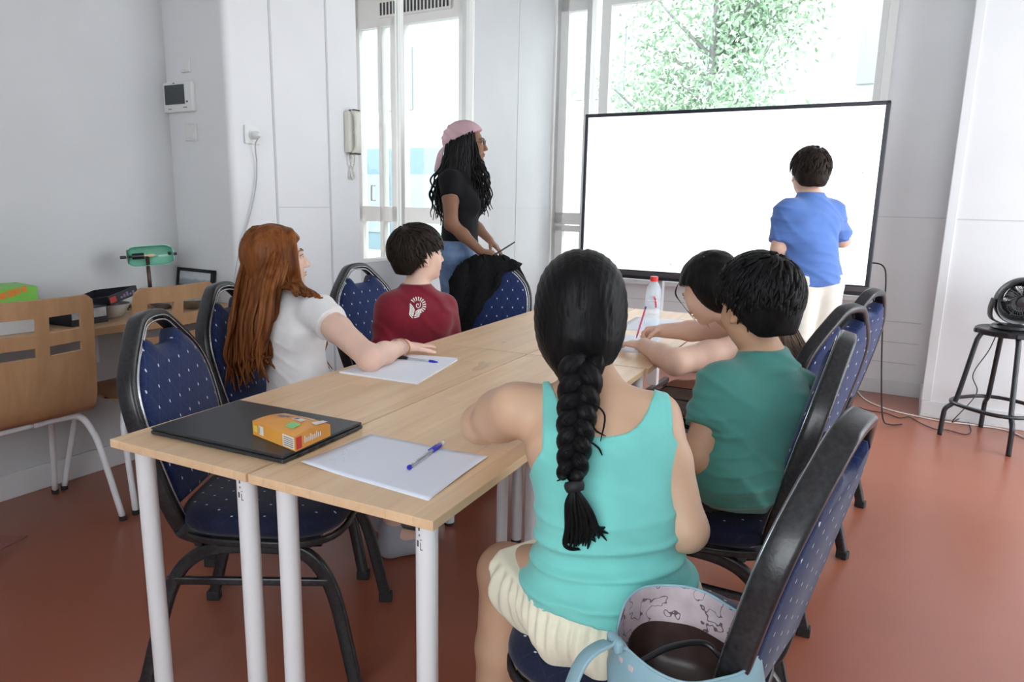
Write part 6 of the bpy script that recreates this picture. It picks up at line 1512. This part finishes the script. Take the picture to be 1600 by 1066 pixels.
# ---- 5. boy in dark red
def red_boy():
    s = 0.84; B = Body(); hc = A(655, 400, 2.83); nek = A(650, 452, 2.84); che = A(648, 500, 2.82); pel = np.array([-0.28, 1.50, 0.585]); wai = che*0.5+pel*0.5
    sl = A(612, 480, 2.79); sr = A(692, 482, 2.90); el = A(602, 545, 2.74); er = A(705, 545, 2.95); wl = el+np.array([0.12, 0.16, -0.03]); wr = er+np.array([0.02, 0.2, -0.01])
    fwd = nv([0.35, 0.93, 0]); side = nv((sr-sl)*np.array([1, 1, 0])); sp = np.cross(fwd, UP)
    torso(B, pel, wai, che, nek, sl, sr, s, sp, side, (1.05, 1.12, 1.05), 0.048)
    for a_, b_, c_ in ((sl, el, wl), (sr, er, wr)): limb(B, 'arm', a_, b_, 0.044, 0.038); limb(B, 'arm', b_, c_, 0.038, 0.024)
    B.cone('neck', nek-UP*0.02, hc-UP*0.05, 0.047, 0.045, 0.03); lf = nv([0.55, 0.83, 0]); lg = legs_sitting(B, pel, np.cross(lf, UP), lf, s, thigh=0.32)
    R_ = frame_of(nv([0.50, 0.86, 0.10]))
    p = person('boy in a dark red sweater with a white emblem between the shoulders', (pel[0], pel[1], 0), B, M['skin_pale'], 0.005, headdef=(hc, R_, 0.96), hands=[dict(w=wl, f=wl-el, p=-UP, s=0.84, side=-1), dict(w=wr, f=wr-er, p=-UP, s=0.84, side=1)])
    def ex(F):
        for a_, b_, c_ in ((sl, el, wl), (sr, er, wr)): F.cone(a_, b_, 0.058, 0.053, k=0.03); F.cone(b_, b_*0.15+c_*0.85, 0.053, 0.042, k=0.02)
        F.cone(pel, wai, 0.125, 0.12, k=0.05)
    sw = garment('sweater', B, p, cloth_mat('dark_red_cotton', (0.19, 0.010, 0.024)), ('torso',), 0.014, cuts=(plane(nek+UP*0.024, nv(UP+(hc-nek)*0.5)), lambda X, Y, Z: (pel[2]-0.05)-Z), disp=add_fns(ridges(51, 0.013, (0.6, 0.5, 0.9), 30, 8), curls(9, 0.0015, 30)), extra=ex, h=0.005, label='dark red sweater')
    trm = cloth_mat('dark_trousers', (0.02, 0.022, 0.03))
    def tr(F):
        for h_, k_, a_ in lg: F.cone(h_, k_, 0.080, 0.064, k=0.02); F.cone(k_, a_+UP*0.02, 0.064, 0.055, k=0.03)
    garment('trousers', B, p, trm, ('torso',), 0.006, cuts=(plane(pel+UP*0.02, UP),), extra=tr, h=0.007, lo_pad=0.55); shoes(p, lg, trm, lf)
    # emblem: a flower of rays over stacked leaves
    st = []
    for i in range(13):
        a = radians(-65+i*19); c_ = (0.12, 0.30); st.append(strip([(c_[0]+0.42*sin(a), c_[1]+0.42*cos(a)), (c_[0]+0.60*sin(a), c_[1]+0.62*cos(a)), (c_[0]+0.78*sin(a), c_[1]+0.80*cos(a))], 0.028, 0.065))
    sp_ = [(0.12+(0.30-0.022*i)*sin(i*0.62+0.6)*0.9, 0.30+(0.34-0.024*i)*cos(i*0.62+0.6)) for i in range(13)]; st.append(strip(sp_, 0.035))
    for i in range(6): y = 0.05-0.17*i; st.append(strip([(-0.62+0.04*i, y+0.18), (-0.42, y+0.06), (-0.20, y-0.12), (-0.06, y-0.34 if i < 4 else y-0.2)], 0.06, 0.035)); 
    for i in range(5): y = -0.15-0.17*i; st.append(strip([(0.58-0.03*i, y+0.20), (0.40, y+0.10), (0.20, y-0.04), (0.04, y-0.22 if i < 3 else y-0.1)], 0.055, 0.035))
    emblem('printed_emblem', sw, sw, A(650, 481, 2.72), np.array(CAM)-A(650, 481, 2.72)+np.array([0.3, -0.2, 0.2]), UP+side*0.28, st, mat('white_print', (0.72, 0.70, 0.66), 0.6), 0.042)
    short_hair(p, hc, R_, 1.03, M['brown_hair'], 8, 520, L=0.055, vol=1.10, len_back=-0.060); eyes(p, hc, R_, 0.96); return p
red_boy()
# ---- 6. standing woman
def woman():
    s = 0.98; B = Body(); D = 3.97; hc = A(731, 226, D); nek = A(722, 268, D+0.01); che = A(722, 312, D); wai = A(719, 362, D+0.01); pel = A(716, 402, D+0.02)
    sr = A(703, 282, D-0.13); sl = A(727, 279, D+0.19); er = A(705, 350, D-0.19); wr = A(751, 393, D-0.19); el = A(735, 345, D+0.26); wl = A(765, 375, D+0.25)
    fwd = nv([0.95, 0.32, 0]); side = nv((sr-sl)*np.array([1, 1, 0])); sp = np.cross(fwd, UP)
    torso(B, pel, wai, che, nek, sl, sr, s, sp, side, (1.02, 0.98, 0.98), 0.046)
    for q in (-1, 1): B.ell('torso', che+side*q*0.065+fwd*0.062-UP*0.03, (0.052, 0.050, 0.052), None, 0.03)
    B.ell('torso', pel-fwd*0.05-UP*0.02, (0.10, 0.10, 0.10), None, 0.05)
    for a_, b_, c_ in ((sl, el, wl), (sr, er, wr)): limb(B, 'arm', a_, b_, 0.043, 0.036); limb(B, 'arm', b_, c_, 0.036, 0.023)
    B.cone('neck', nek-UP*0.02, hc-UP*0.05, 0.048, 0.045, 0.03)
    lg = []
    for q in (-1, 1):
        h_ = pel+sp*q*0.085; k_ = h_+np.array([0.02*q, 0.0, -(h_[2]-0.50)])+fwd*0.02; a_ = k_+np.array([0.0, 0.0, -(k_[2]-0.10)])-fwd*0.02
        B.cone('leg', h_, k_, 0.096, 0.062); limb(B, 'leg', k_, a_, 0.060, 0.040); B.cone('leg', a_, a_+fwd*0.15-UP*0.05, 0.036, 0.028); lg.append((h_, k_, a_))
    R_ = frame_of(nv([0.92, 0.38, 0.06]))
    p = person('standing woman in a black T-shirt and jeans with a pink headscarf and long black locs', (pel[0], pel[1], 0), B, M['skin_brown'], 0.004, headdef=(hc, R_, 1.0),
               hands=[dict(w=wr, f=nv(A(788, 398, D-0.19)-A(751, 393, D-0.19)), p=nv([0.1, 0.25, -0.95]), s=0.95, side=1, kw=dict(curl=(0.55, 0.65, 0.7, 0.75), thumb=0.35)), dict(w=wl, f=wl-el, p=(0, 0, -1), s=0.95, side=-1)])
    blk = cloth_mat('black_jersey', (0.004, 0.004, 0.005))
    def ex(F): sleeve(F, sr, er, 0.40, 0.056, 0.052); sleeve(F, sl, el, 0.45, 0.056, 0.052)
    garment('t_shirt', B, p, blk, ('torso',), 0.008, cuts=(plane(nek+UP*0.018, nv(UP+fwd*0.15)), plane(wai-UP*0.060, -UP)), disp=ridges(61, 0.003, (0.1, 0.2, 1), 50, 8), extra=ex, h=0.0055, label='black T-shirt')
    jm = cloth_mat('washed_denim', (0.13, 0.21, 0.36)); v = coords(jm); link(jm, ramp(jm, noise(jm, v, 7, 4, 0.6), [(0.35, (0.075, 0.13, 0.25)), (0.65, (0.20, 0.30, 0.46)), (0.80, (0.42, 0.50, 0.60))]), 'Base Color')
    def tr(F):
        for h_, k_, a_ in lg: F.cone(h_, k_, 0.104, 0.074, k=0.02); F.cone(k_, a_+UP*0.02, 0.074, 0.062, k=0.03, clip=[(a_, -UP)])
    jn = garment('jeans', B, p, jm, ('torso',), 0.010, cuts=(plane(wai-UP*0.045, UP),), extra=tr, disp=ridges(62, 0.004, (0.3, 0.1, 1), 34, 9), h=0.006, lo_pad=1.0, label='blue washed jeans')
    g = G(); pk = Vector(A(744, 400, D-0.12))
    obj('belt_loop', G().tube([Vector(A(746, 372, D-0.11)), Vector(A(747, 383, D-0.12))], 0.004, 6), jm, jn)
    shoes(p, lg, M['black_matte'], fwd)
    T = lambda x, y, z: hc+R_ @ (np.array([x, y, z]))
    # scarf: a cap tied at the nape with hanging ends
    sc_m = noisy('dusty_pink_scarf', (0.44, 0.28, 0.31), (0.52, 0.34, 0.37), 9, 0.8, bmp=0.2)
    F = Field(hc-0.2, hc+0.2, 0.004); F.ell(T(0, -0.020, 0.042), V(0.092, 0.115, 0.092), R_, k=0); F.ell(T(0, -0.105, 0.02), V(0.055, 0.035, 0.05), R_, k=0.03)
    def edge(X, Y, Z):
        dx, dy, dz = X-hc[0], Y-hc[1], Z-hc[2]; v = dx*R_[0, 1]+dy*R_[1, 1]+dz*R_[2, 1]; w = dx*R_[0, 2]+dy*R_[1, 2]+dz*R_[2, 2]
        return (0.040+0.42*v)-w
    F.displace(add_fns(ridges(71, 0.009, nv(R_[:, 1]*0.5+R_[:, 2]), 60, 14), curls(2, 0.001, 40))); F.cut(edge); sf = fobj('headscarf', F, sc_m, p)
    g = G()
    for a, b in ((-0.012, 0), (0.016, 0.4)):
        pts = smooth([Vector(T(a, -0.120, 0.005)), Vector(T(a*1.5, -0.150, -0.035)), Vector(T(a*2, -0.165, -0.085)), Vector(T(a*2, -0.178, -0.145))], 6)
        g.sweep(pts, rrect(0.034, 0.006, 0.002, 2), scales=[0.5+0.6*min(1, i/8) for i in range(len(pts))], twist=[b+0.05*i for i in range(len(pts))])
    g.sphere(tuple(T(0, -0.122, 0.0)), (0.020, 0.018, 0.018), None, 12, 8); obj('scarf_tail', g, sc_m, sf, sm=True)
    # hair under the scarf and the locs
    F = Field(hc-0.22, hc+0.16, 0.005); F.ell(T(0, -0.022, 0.024), V(0.088, 0.108, 0.085), R_, k=0); F.ell(T(0, -0.045, -0.075), V(0.094, 0.092, 0.13), R_, k=0.04)
    F.cut(lambda X, Y, Z: ((X-hc[0])*R_[0, 1]+(Y-hc[1])*R_[1, 1]+(Z-hc[2])*R_[2, 1])-0.052); F.displace(curls(12, 0.002, 80)); h_ = fobj('hair', F, M['black_hair'], p)
    rr = random.Random(14); paths = []
    for i in range(150):
        q = rr.uniform(-1, 1); back = rr.random() < 0.60; y0 = rr.uniform(-0.10, -0.01) if back else rr.uniform(0.02, 0.055); x0 = 0.078*(1 if q > 0 else -1)*rr.uniform(0.7, 1.0) if not back else 0.085*q
        ln = rr.uniform(0.30, 0.44) if back else rr.uniform(0.26, 0.40); p0 = np.array([x0, y0, rr.uniform(-0.03, 0.03)]); pts = []
        tgt_y = rr.uniform(-0.215, -0.06) if back else rr.uniform(0.035, 0.115)
        ph0 = rr.uniform(0, 6.3); wv = rr.uniform(0.004, 0.009)
        for j in range(15):
            f_ = j/14; y = y0+(tgt_y-y0)*min(1, f_*1.6)**0.9; x = x0*(1+0.35*f_)+(0.03 if abs(x0) < 0.04 else 0)*q; z = p0[2]-ln*f_
            if back and abs(y) < 0.11 and abs(x) < 0.06: x = 0.06*np.sign(x or 1)+x*0.3
            pts.append(Vector(T(x+wv*sin(ph0+j*1.5)*min(1, 2*f_), y+wv*cos(ph0*1.3+j*1.7)*min(1, 2*f_), z)))
        paths.append((rr.uniform(0.0042, 0.0065), pts))
    for i in range(90):   # locks lying on the sides and back of the head
        q = 1 if i % 3 else -1; y0 = rr.uniform(-0.115, 0.045); z0 = 0.040+0.42*y0+0.01; ln = rr.uniform(0.22, 0.38); ph0 = rr.uniform(0, 6.3)
        xs = 0.095*math.sqrt(max(0.02, 1-((y0+0.035)/0.125)**2))*q; pts = []
        for j in range(12):
            f_ = j/11; pts.append(Vector(T(xs*(1+0.12*f_)+0.004*sin(ph0+j*1.4)*f_, y0*(1+0.25*f_)-0.02*f_+0.006*cos(ph0+j*1.6)*f_, z0-ln*f_)))
        paths.append((rr.uniform(0.0048, 0.0068), pts))
    locks(h_, 'loc', paths, M['black_hair'], nseg=2, ns=5, tip=0.35); h_.children[-1]['kind'] = 'stuff'
    eyes(p, hc, R_, 1.0, iris=(0.02, 0.01, 0.008), brow=(0.01, 0.008, 0.007))
    g = G(); 
    for q in (-1, 1):
        g.tube([Vector(T(q*0.032+0.022*cos(a)*q, 0.100-0.006*abs(cos(a)), 0.004+0.016*sin(a))) for a in [2*pi*i/20 for i in range(20)]], 0.0016, 6, closed=True); g.tube([Vector(T(q*0.054, 0.094, 0.008)), Vector(T(q*0.074, 0.04, 0.006)), Vector(T(q*0.078, -0.01, 0.002))], 0.0014, 5)
    g.tube([Vector(T(-0.011, 0.101, 0.006)), Vector(T(0.011, 0.101, 0.006))], 0.0014, 5); tag(obj('glasses', g, M['black_plastic'], p, sm=True), 'black-rimmed glasses')
    g = G(); rc = A(774, 399, D-0.195); tdir = nv(A(788, 398, D-0.19)-A(751, 393, D-0.19)); q1 = nv(np.cross(tdir, UP)); q2 = np.cross(q1, tdir)
    g.tube([Vector(rc+q1*0.0095*cos(a)+q2*0.0095*sin(a)) for a in [2*pi*i/18 for i in range(18)]], 0.0016, 6, closed=True); tag(obj('ring', g, mat('gold', (0.75, 0.50, 0.18), 0.25, 1.0), p, sm=True), 'gold ring')
    a, b = Vector(A(781, 393, D-0.21)), Vector(A(805, 378, D-0.19)); g = G(); d = b-a; g.tube([a-d*0.35, a, a+d*0.1, a+d*0.55, a+d*0.98, b], [0.004, 0.0042, 0.0042, 0.0042, 0.0036, 0.001], 8); tag(obj('marker_pen', g, M['black_plastic'], origin=a, auto=50), 'thin black pen held by the standing woman', 'pen')
    return p
woman()

# ---- 7. red-haired girl
def red_girl():
    s = 0.87; B = Body(); hc = A(433, 406, 2.40); nek = A(440, 462, 2.40); che = A(450, 520, 2.36); pel = np.array([-0.27, 0.86, 0.58]); wai = che*0.5+pel*0.5
    sr = A(497, 487, 2.27); sl = A(398, 482, 2.46); er = AZ(578, 560, 0.772); wr = AZ(632, 541, 0.765); el = sl+np.array([-0.06, 0.08, -0.24]); wl = el+np.array([0.0, 0.06, -0.14])
    fwd = nv([0.35, 0.94, 0]); side = nv((sr-sl)*np.array([1, 1, 0])); sp = np.cross(fwd, UP)
    torso(B, pel, wai, che, nek, sl, sr, s, sp, side, (1.0, 0.90, 0.95), 0.044)
    limb(B, 'arm', sr, er, 0.042, 0.036, None, 0.02); limb(B, 'arm', er, wr, 0.037, 0.0235); limb(B, 'arm', sl, el, 0.042, 0.036); limb(B, 'arm', el, wl, 0.034, 0.024)
    B.cone('neck', nek-UP*0.02, hc-UP*0.04, 0.046, 0.044, 0.03); lf = nv([0.75, 0.66, 0]); lg = legs_sitting(B, pel, np.cross(lf, UP), lf, s, thigh=0.34)
    R_ = frame_of(nv([0.66, 0.75, 0.10]))
    hd = nv(AZ(664, 535, 0.765)-wr)
    p = person('girl with long auburn hair in a white T-shirt, forearm resting on the table', (pel[0], pel[1], 0), B, M['skin_pale'], 0.0036, headdef=(hc, R_, 0.94),
               hands=[dict(w=wr+UP*0.0, f=hd-UP*0.10, p=(0, 0, -1), s=0.88, side=-1, kw=dict(curl=(0.06, 0.05, 0.05, 0.08), thumb=0.05, spread=0.06)), dict(w=wl, f=wl-el, p=-UP, s=0.88, side=1)])
    def ex(F): sleeve(F, sr, er, 0.30, 0.056, 0.058); sleeve(F, sl, el, 0.32, 0.054, 0.056)
    garment('t_shirt', B, p, cloth_mat('white_jersey', (0.76, 0.75, 0.75)), ('torso',), 0.009, cuts=(plane(nek+UP*0.020, nv(UP+(hc-nek)*0.5)), lambda X, Y, Z: (pel[2]-0.03)-Z), disp=add_fns(ridges(81, 0.0035, nv(UP+side*0.35), 44, 7), curls(13, 0.0012, 40)), extra=ex, h=0.0045, label='white T-shirt')
    trm = cloth_mat('light_shorts', (0.35, 0.37, 0.42))
    def tr(F):
        for h_, k_, a_ in lg: F.cone(h_, h_*0.5+k_*0.5, 0.080, 0.074, k=0.02, clip=[(h_*0.5+k_*0.5, nv(k_-h_))])
    garment('shorts', B, p, trm, ('torso',), 0.006, cuts=(plane(pel+UP*0.02, UP),), extra=tr, h=0.007, lo_pad=0.3); shoes(p, lg, trm, lf)
    T = lambda x, y, z: hc+R_ @ (np.array([x, y, z])*0.94)
    F = Field(hc-0.25, hc+0.2, 0.004); F.ell(T(0, -0.014, 0.034), V(0.086, 0.106, 0.092), R_, k=0); F.ell(T(0, -0.040, -0.040), V(0.082, 0.075, 0.11), R_, k=0.03)
    def fc_(X, Y, Z):
        dx, dy, dz = X-hc[0], Y-hc[1], Z-hc[2]; v = dx*R_[0, 1]+dy*R_[1, 1]+dz*R_[2, 1]; w = dx*R_[0, 2]+dy*R_[1, 2]+dz*R_[2, 2]
        return v-0.036-np.clip(w*1.3-0.035, -0.004, 0.1)
    F.cut(fc_); F.displace(curls(15, 0.0015, 70)); h_ = fobj('hair', F, M['red_hair'], p)
    rr = random.Random(21); paths = []
    def lock(st, pts2, r):
        paths.append((r, [Vector(st[0]), Vector(st[1])]+[Vector(A(*q)) for q in pts2]))
    # back curtain: from the crown over the shoulders down to the table edge
    for i in range(150):
        u = (i+rr.random())/150           # 0 = left edge of the fall, 1 = right
        x_top = 392+76*u; dd = 2.36+0.05*sin(u*9)+rr.uniform(-0.035, 0.035)-0.02*(1-abs(u-0.5)*2)
        az = radians(-150+u*150); r1 = 0.96
        c0 = np.array([0, -0.016, 0.034])
        st0 = T(*(c0+np.array([0.012*rr.uniform(-1, 1), 0.02-0.07*rr.random(), 0.092])))
        ex_ = 386+84*u+rr.uniform(-5, 5); mid1 = (383+90*u, 388+rr.uniform(-6, 6), 2.325+0.05*abs(u-0.45)*2)
        bx_ = 352+92*u**0.9; e_y = 612-(u*55)+rr.uniform(-34, 8) if u < 0.55 else 590-(u-0.55)*90+rr.uniform(-60, 14)
        wv = 5.5*sin(i*1.7); 
        if u > 0.74:   # front part falls by the cheek and ends at the shoulder
            w_ = (u-0.74)/0.26; jj = rr.uniform(-0.006, 0.006)
            paths.append((rr.uniform(0.006, 0.0095), [Vector(T(0.0+jj, 0.005+0.055*w_, 0.128-0.02*w_)), Vector(T(0.058, -0.02+0.085*w_+jj, 0.095)), Vector(T(0.088, -0.03+0.092*w_+jj, 0.035)), Vector(T(0.094, -0.03+0.090*w_+jj, -0.03)), Vector(T(0.094, -0.02+0.085*w_+jj, -0.085)), Vector(A(452+46*w_+rr.uniform(-3, 3), 447+12*w_+rr.uniform(-3, 5), 2.235)), Vector(A(458+46*w_+rr.uniform(-3, 3), 459+6*w_+rr.uniform(-3, 5), 2.23))])); continue
        pts = [mid1, (370+92*u+wv*0.4, 450, dd-0.04), (360+92*u-wv*0.5, 505, dd-0.06), (bx_+wv*0.8, 555, dd-0.05), (bx_+4-wv*1.3, e_y, dd-0.04)]
        lock((st0, T(*(c0+np.array([0.078*math.cos(az)*-0.4, -0.085+0.02*u, 0.055])))), pts, rr.uniform(0.006, 0.0105))
    for i in range(10):  # strands falling beyond the arm
        x = 496+i*1.6; paths.append((0.0045, [Vector(A(470, 450, 2.42)), Vector(A(484, 500, 2.44)), Vector(A(x, 535+rr.uniform(-5, 5), 2.44)), Vector(A(x-6+rr.uniform(-4, 4), 556, 2.44)), Vector(A(x+4+rr.uniform(-6, 8), 576+rr.uniform(-8, 4), 2.44))]))
    locks(p, 'long_hair', paths, M['red_hair'], nseg=5, ns=6, flat=0.8, tip=0.18, label='long wavy auburn hair'); eyes(p, hc, R_, 0.94, brow=(0.18, 0.08, 0.04))
    g = G(); d = nv(wr-er); q1 = nv(np.cross(d, UP)); q2 = np.cross(q1, d)
    def ringp(c_, r): return [Vector(c_+q1*r*cos(a)+q2*r*0.92*sin(a)) for a in [2*pi*i/28 for i in range(28)]]
    g.tube(ringp(wr-d*0.052, 0.033), 0.0012, 6, closed=True); g.tube(ringp(wr-d*0.042, 0.032), 0.0012, 6, closed=True); tag(obj('bracelet', g, mat('pale_pink_cord', (0.62, 0.42, 0.40), 0.6), p, sm=True), 'thin pale pink bracelets')
    g = G(); g.tube(ringp(wr-d*0.022, 0.0295), 0.0022, 8, closed=True); tag(obj('bracelet', g, mat('amber_beads', (0.42, 0.20, 0.06), 0.35), p, sm=True), 'amber bead bracelet')
    return p
red_girl()
# ---- bag on the near chair, bag on the writer's lap
M['bagblue'] = noisy('light_blue_leather', (0.235, 0.40, 0.47), (0.29, 0.46, 0.53), 14, 0.5, bmp=0.15)
def lining():
    m = mat('floral_lining', (0.5, 0.4, 0.4), 0.45); v = coords(m); n, l, b = NT(m)
    vo = n.new('ShaderNodeTexVoronoi'); vo.inputs['Scale'].default_value = 26; l.new(v, vo.inputs['Vector'])
    c = ramp(m, noise(m, v, 18, 3), [(0.35, (0.40, 0.33, 0.35)), (0.6, (0.55, 0.46, 0.48))])
    spot = mth(m, 'LESS_THAN', vo.outputs['Distance'], 0.34); pick = mth(m, 'GREATER_THAN', noise(m, v, 9, 1), 0.50)
    c = mix(m, mth(m, 'MULTIPLY', spot, pick), c, (0.42, 0.03, 0.03))
    ln = mth(m, 'LESS_THAN', mth(m, 'ABSOLUTE', mth(m, 'SUBTRACT', noise(m, v, 34, 2), 0.5)), 0.012); c = mix(m, ln, c, (0.10, 0.07, 0.09)); link(m, c, 'Base Color'); return m
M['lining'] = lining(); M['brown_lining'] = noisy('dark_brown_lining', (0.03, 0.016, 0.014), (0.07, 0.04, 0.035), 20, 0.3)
def blue_bag():
    bc = Vector((1.205, 0.060, 0.487)); W = empty('handbag', bc, 0, 'light blue leather handbag with a pale floral lining, open on the nearest chair', 'bag')
    n = 56; g = G(); rows = []
    def ring(r, z, wob, zr=0.0):
        out = []
        for i in range(n):
            a = 2*pi*i/n; e = 1+wob*(sin(a*3+1)+0.6*sin(a*5+2)+0.2*sin(a*9)); rx, ry = 0.106*r*e, 0.090*r*e
            zz = z+zr*(1.5*sin(a)+0.25*sin(3*a+1)+0.18*sin(5*a)); out.append(Vector((bc.x+rx*cos(a)*1.0, bc.y+ry*sin(a), zz)))
        return out
    R1 = [ring(0.70, bc.z+0.001, 0.0), ring(0.93, bc.z+0.006, 0.01), ring(1.05, bc.z+0.035, 0.02), ring(1.08, bc.z+0.075, 0.03), ring(1.0, bc.z+0.11, 0.03, 0.006), ring(0.97, bc.z+0.132, 0.028, 0.014), ring(0.955, bc.z+0.138, 0.028, 0.014)]
    R2 = [ring(0.94, bc.z+0.137, 0.028, 0.014), ring(0.90, bc.z+0.112, 0.03, 0.01), ring(0.86, bc.z+0.085, 0.05, 0.01)]
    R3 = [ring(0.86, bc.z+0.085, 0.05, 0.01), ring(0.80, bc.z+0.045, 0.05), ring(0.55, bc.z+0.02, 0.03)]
    def put(name, R, m, close_a=False, close_b=False, lb=None):
        g = G(); vs = [p for r in R for p in r]; k = len(R); fs = [(j*n+i, j*n+(i+1) % n, (j+1)*n+(i+1) % n, (j+1)*n+i) for j in range(k-1) for i in range(n)]
        if close_a: fs.append(tuple(reversed(range(n))))
        if close_b: fs.append(tuple(range((k-1)*n, k*n)))
        g.add(vs, fs); o = obj(name, g, m, W, sm=True); return tag(o, lb) if lb else o
    put('body', R1, M['bagblue'], True); put('lining', R2, M['lining'], lb='floral lining'); put('inner_lining', R3, M['brown_lining'], False, True, lb='dark brown inner lining')
    g = G()
    for i in range(n*2):
        pass
    g.tube(R1[-1], 0.0022, 6, closed=True); obj('rim_piping', g, M['bagblue'], W, sm=True)
    # gathered drawstring slots along the front, handles
    g = G()
    for a in (-2.25, -2.08, -1.35, -1.18, -0.7):
        p = R1[4][int((a % (2*pi))/(2*pi)*n)]; q = Vector((cos(a), sin(a), 0.1)); g.cbox((0, 0, 0), (0.004, 0.009, 0.008), Matrix.Translation(p+q*-0.001+Vector((0, 0, 0.0))) @ Matrix.Rotation(a, 4, 'Z'))
    tag(obj('eyelet', g, mat('pink_white_eyelet', (0.62, 0.50, 0.52), 0.35), W, bevel=0.001), 'pale pink eyelets')
    hs = [Vector((1.130, 0.005, 0.612)), Vector((1.108, -0.018, 0.618)), Vector((1.085, -0.050, 0.60)), Vector((1.075, -0.080, 0.54)), Vector((1.085, -0.090, 0.47)), Vector((1.12, -0.085, 0.44)), Vector((1.16, -0.06, 0.46)), Vector((1.19, -0.02, 0.52))]
    g = G(); g.sweep(smooth(hs, 6), rrect(0.028, 0.006, 0.002, 2), up=Vector((-0.7, -0.7, 0.2)), scales=[1.0]*(len(hs)*6-5)); obj('handle', g, M['bagblue'], W, auto=40)
    g = G(); g.cbox((0, 0, 0), (0.034, 0.014, 0.020), Matrix.Translation((1.120, -0.006, 0.618)) @ Matrix.Rotation(radians(-45), 4, 'Z')); obj('handle_loop', g, M['bagblue'], W, bevel=0.005)
    h2 = [Vector((1.16, -0.005, 0.60)), Vector((1.19, 0.04, 0.605)), Vector((1.23, 0.08, 0.60)), Vector((1.26, 0.07, 0.59)), Vector((1.285, 0.03, 0.60))]
    g = G(); g.tube(smooth(h2, 8), 0.0045, 8); tag(obj('inner_strap', g, M['black_plastic'], W, sm=True), 'shiny dark strap lying inside the bag')
    g = G(); fx = [Vector((1.285, 0.03, 0.55)), Vector((1.31, -0.03, 0.53)), Vector((1.325, -0.05, 0.48)), Vector((1.33, -0.05, 0.42))]; g.sweep(smooth(fx, 6), rrect(0.05, 0.008, 0.003, 2), up=Vector((0.6, -0.8, 0.1))); obj('side_flap', g, M['bagblue'], W, auto=40)
blue_bag()
def pouch():
    m = noisy('taupe_vinyl', (0.12, 0.095, 0.085), (0.17, 0.14, 0.125), 12, 0.35)
    P_ = [Vector((0.805, 1.335, 0)), Vector((0.945, 1.32, 0)), Vector((0.965, 1.47, 0)), Vector((0.815, 1.47, 0))]; z0, z1 = 0.560, 0.622
    o_ = Vector((0.88, 1.40, z0)); W = empty('pouch', o_, 0, 'taupe vinyl pouch with black piping under the arm of the writing girl', 'bag')
    g = quadbox(P_, z0, z1); obj('body', g, m, W, bevel=0.014, seg=4)
    g = G(); c_ = sum(P_, Vector((0, 0, 0)))/4; g.tube([Vector((p.x, p.y, z1-0.003)) for p in smooth([c_+(p-c_)*0.985 for p in P_], 1, True)], 0.0035, 6, closed=True); obj('piping', g, M['black_plastic'], W, sm=True)
pouch()
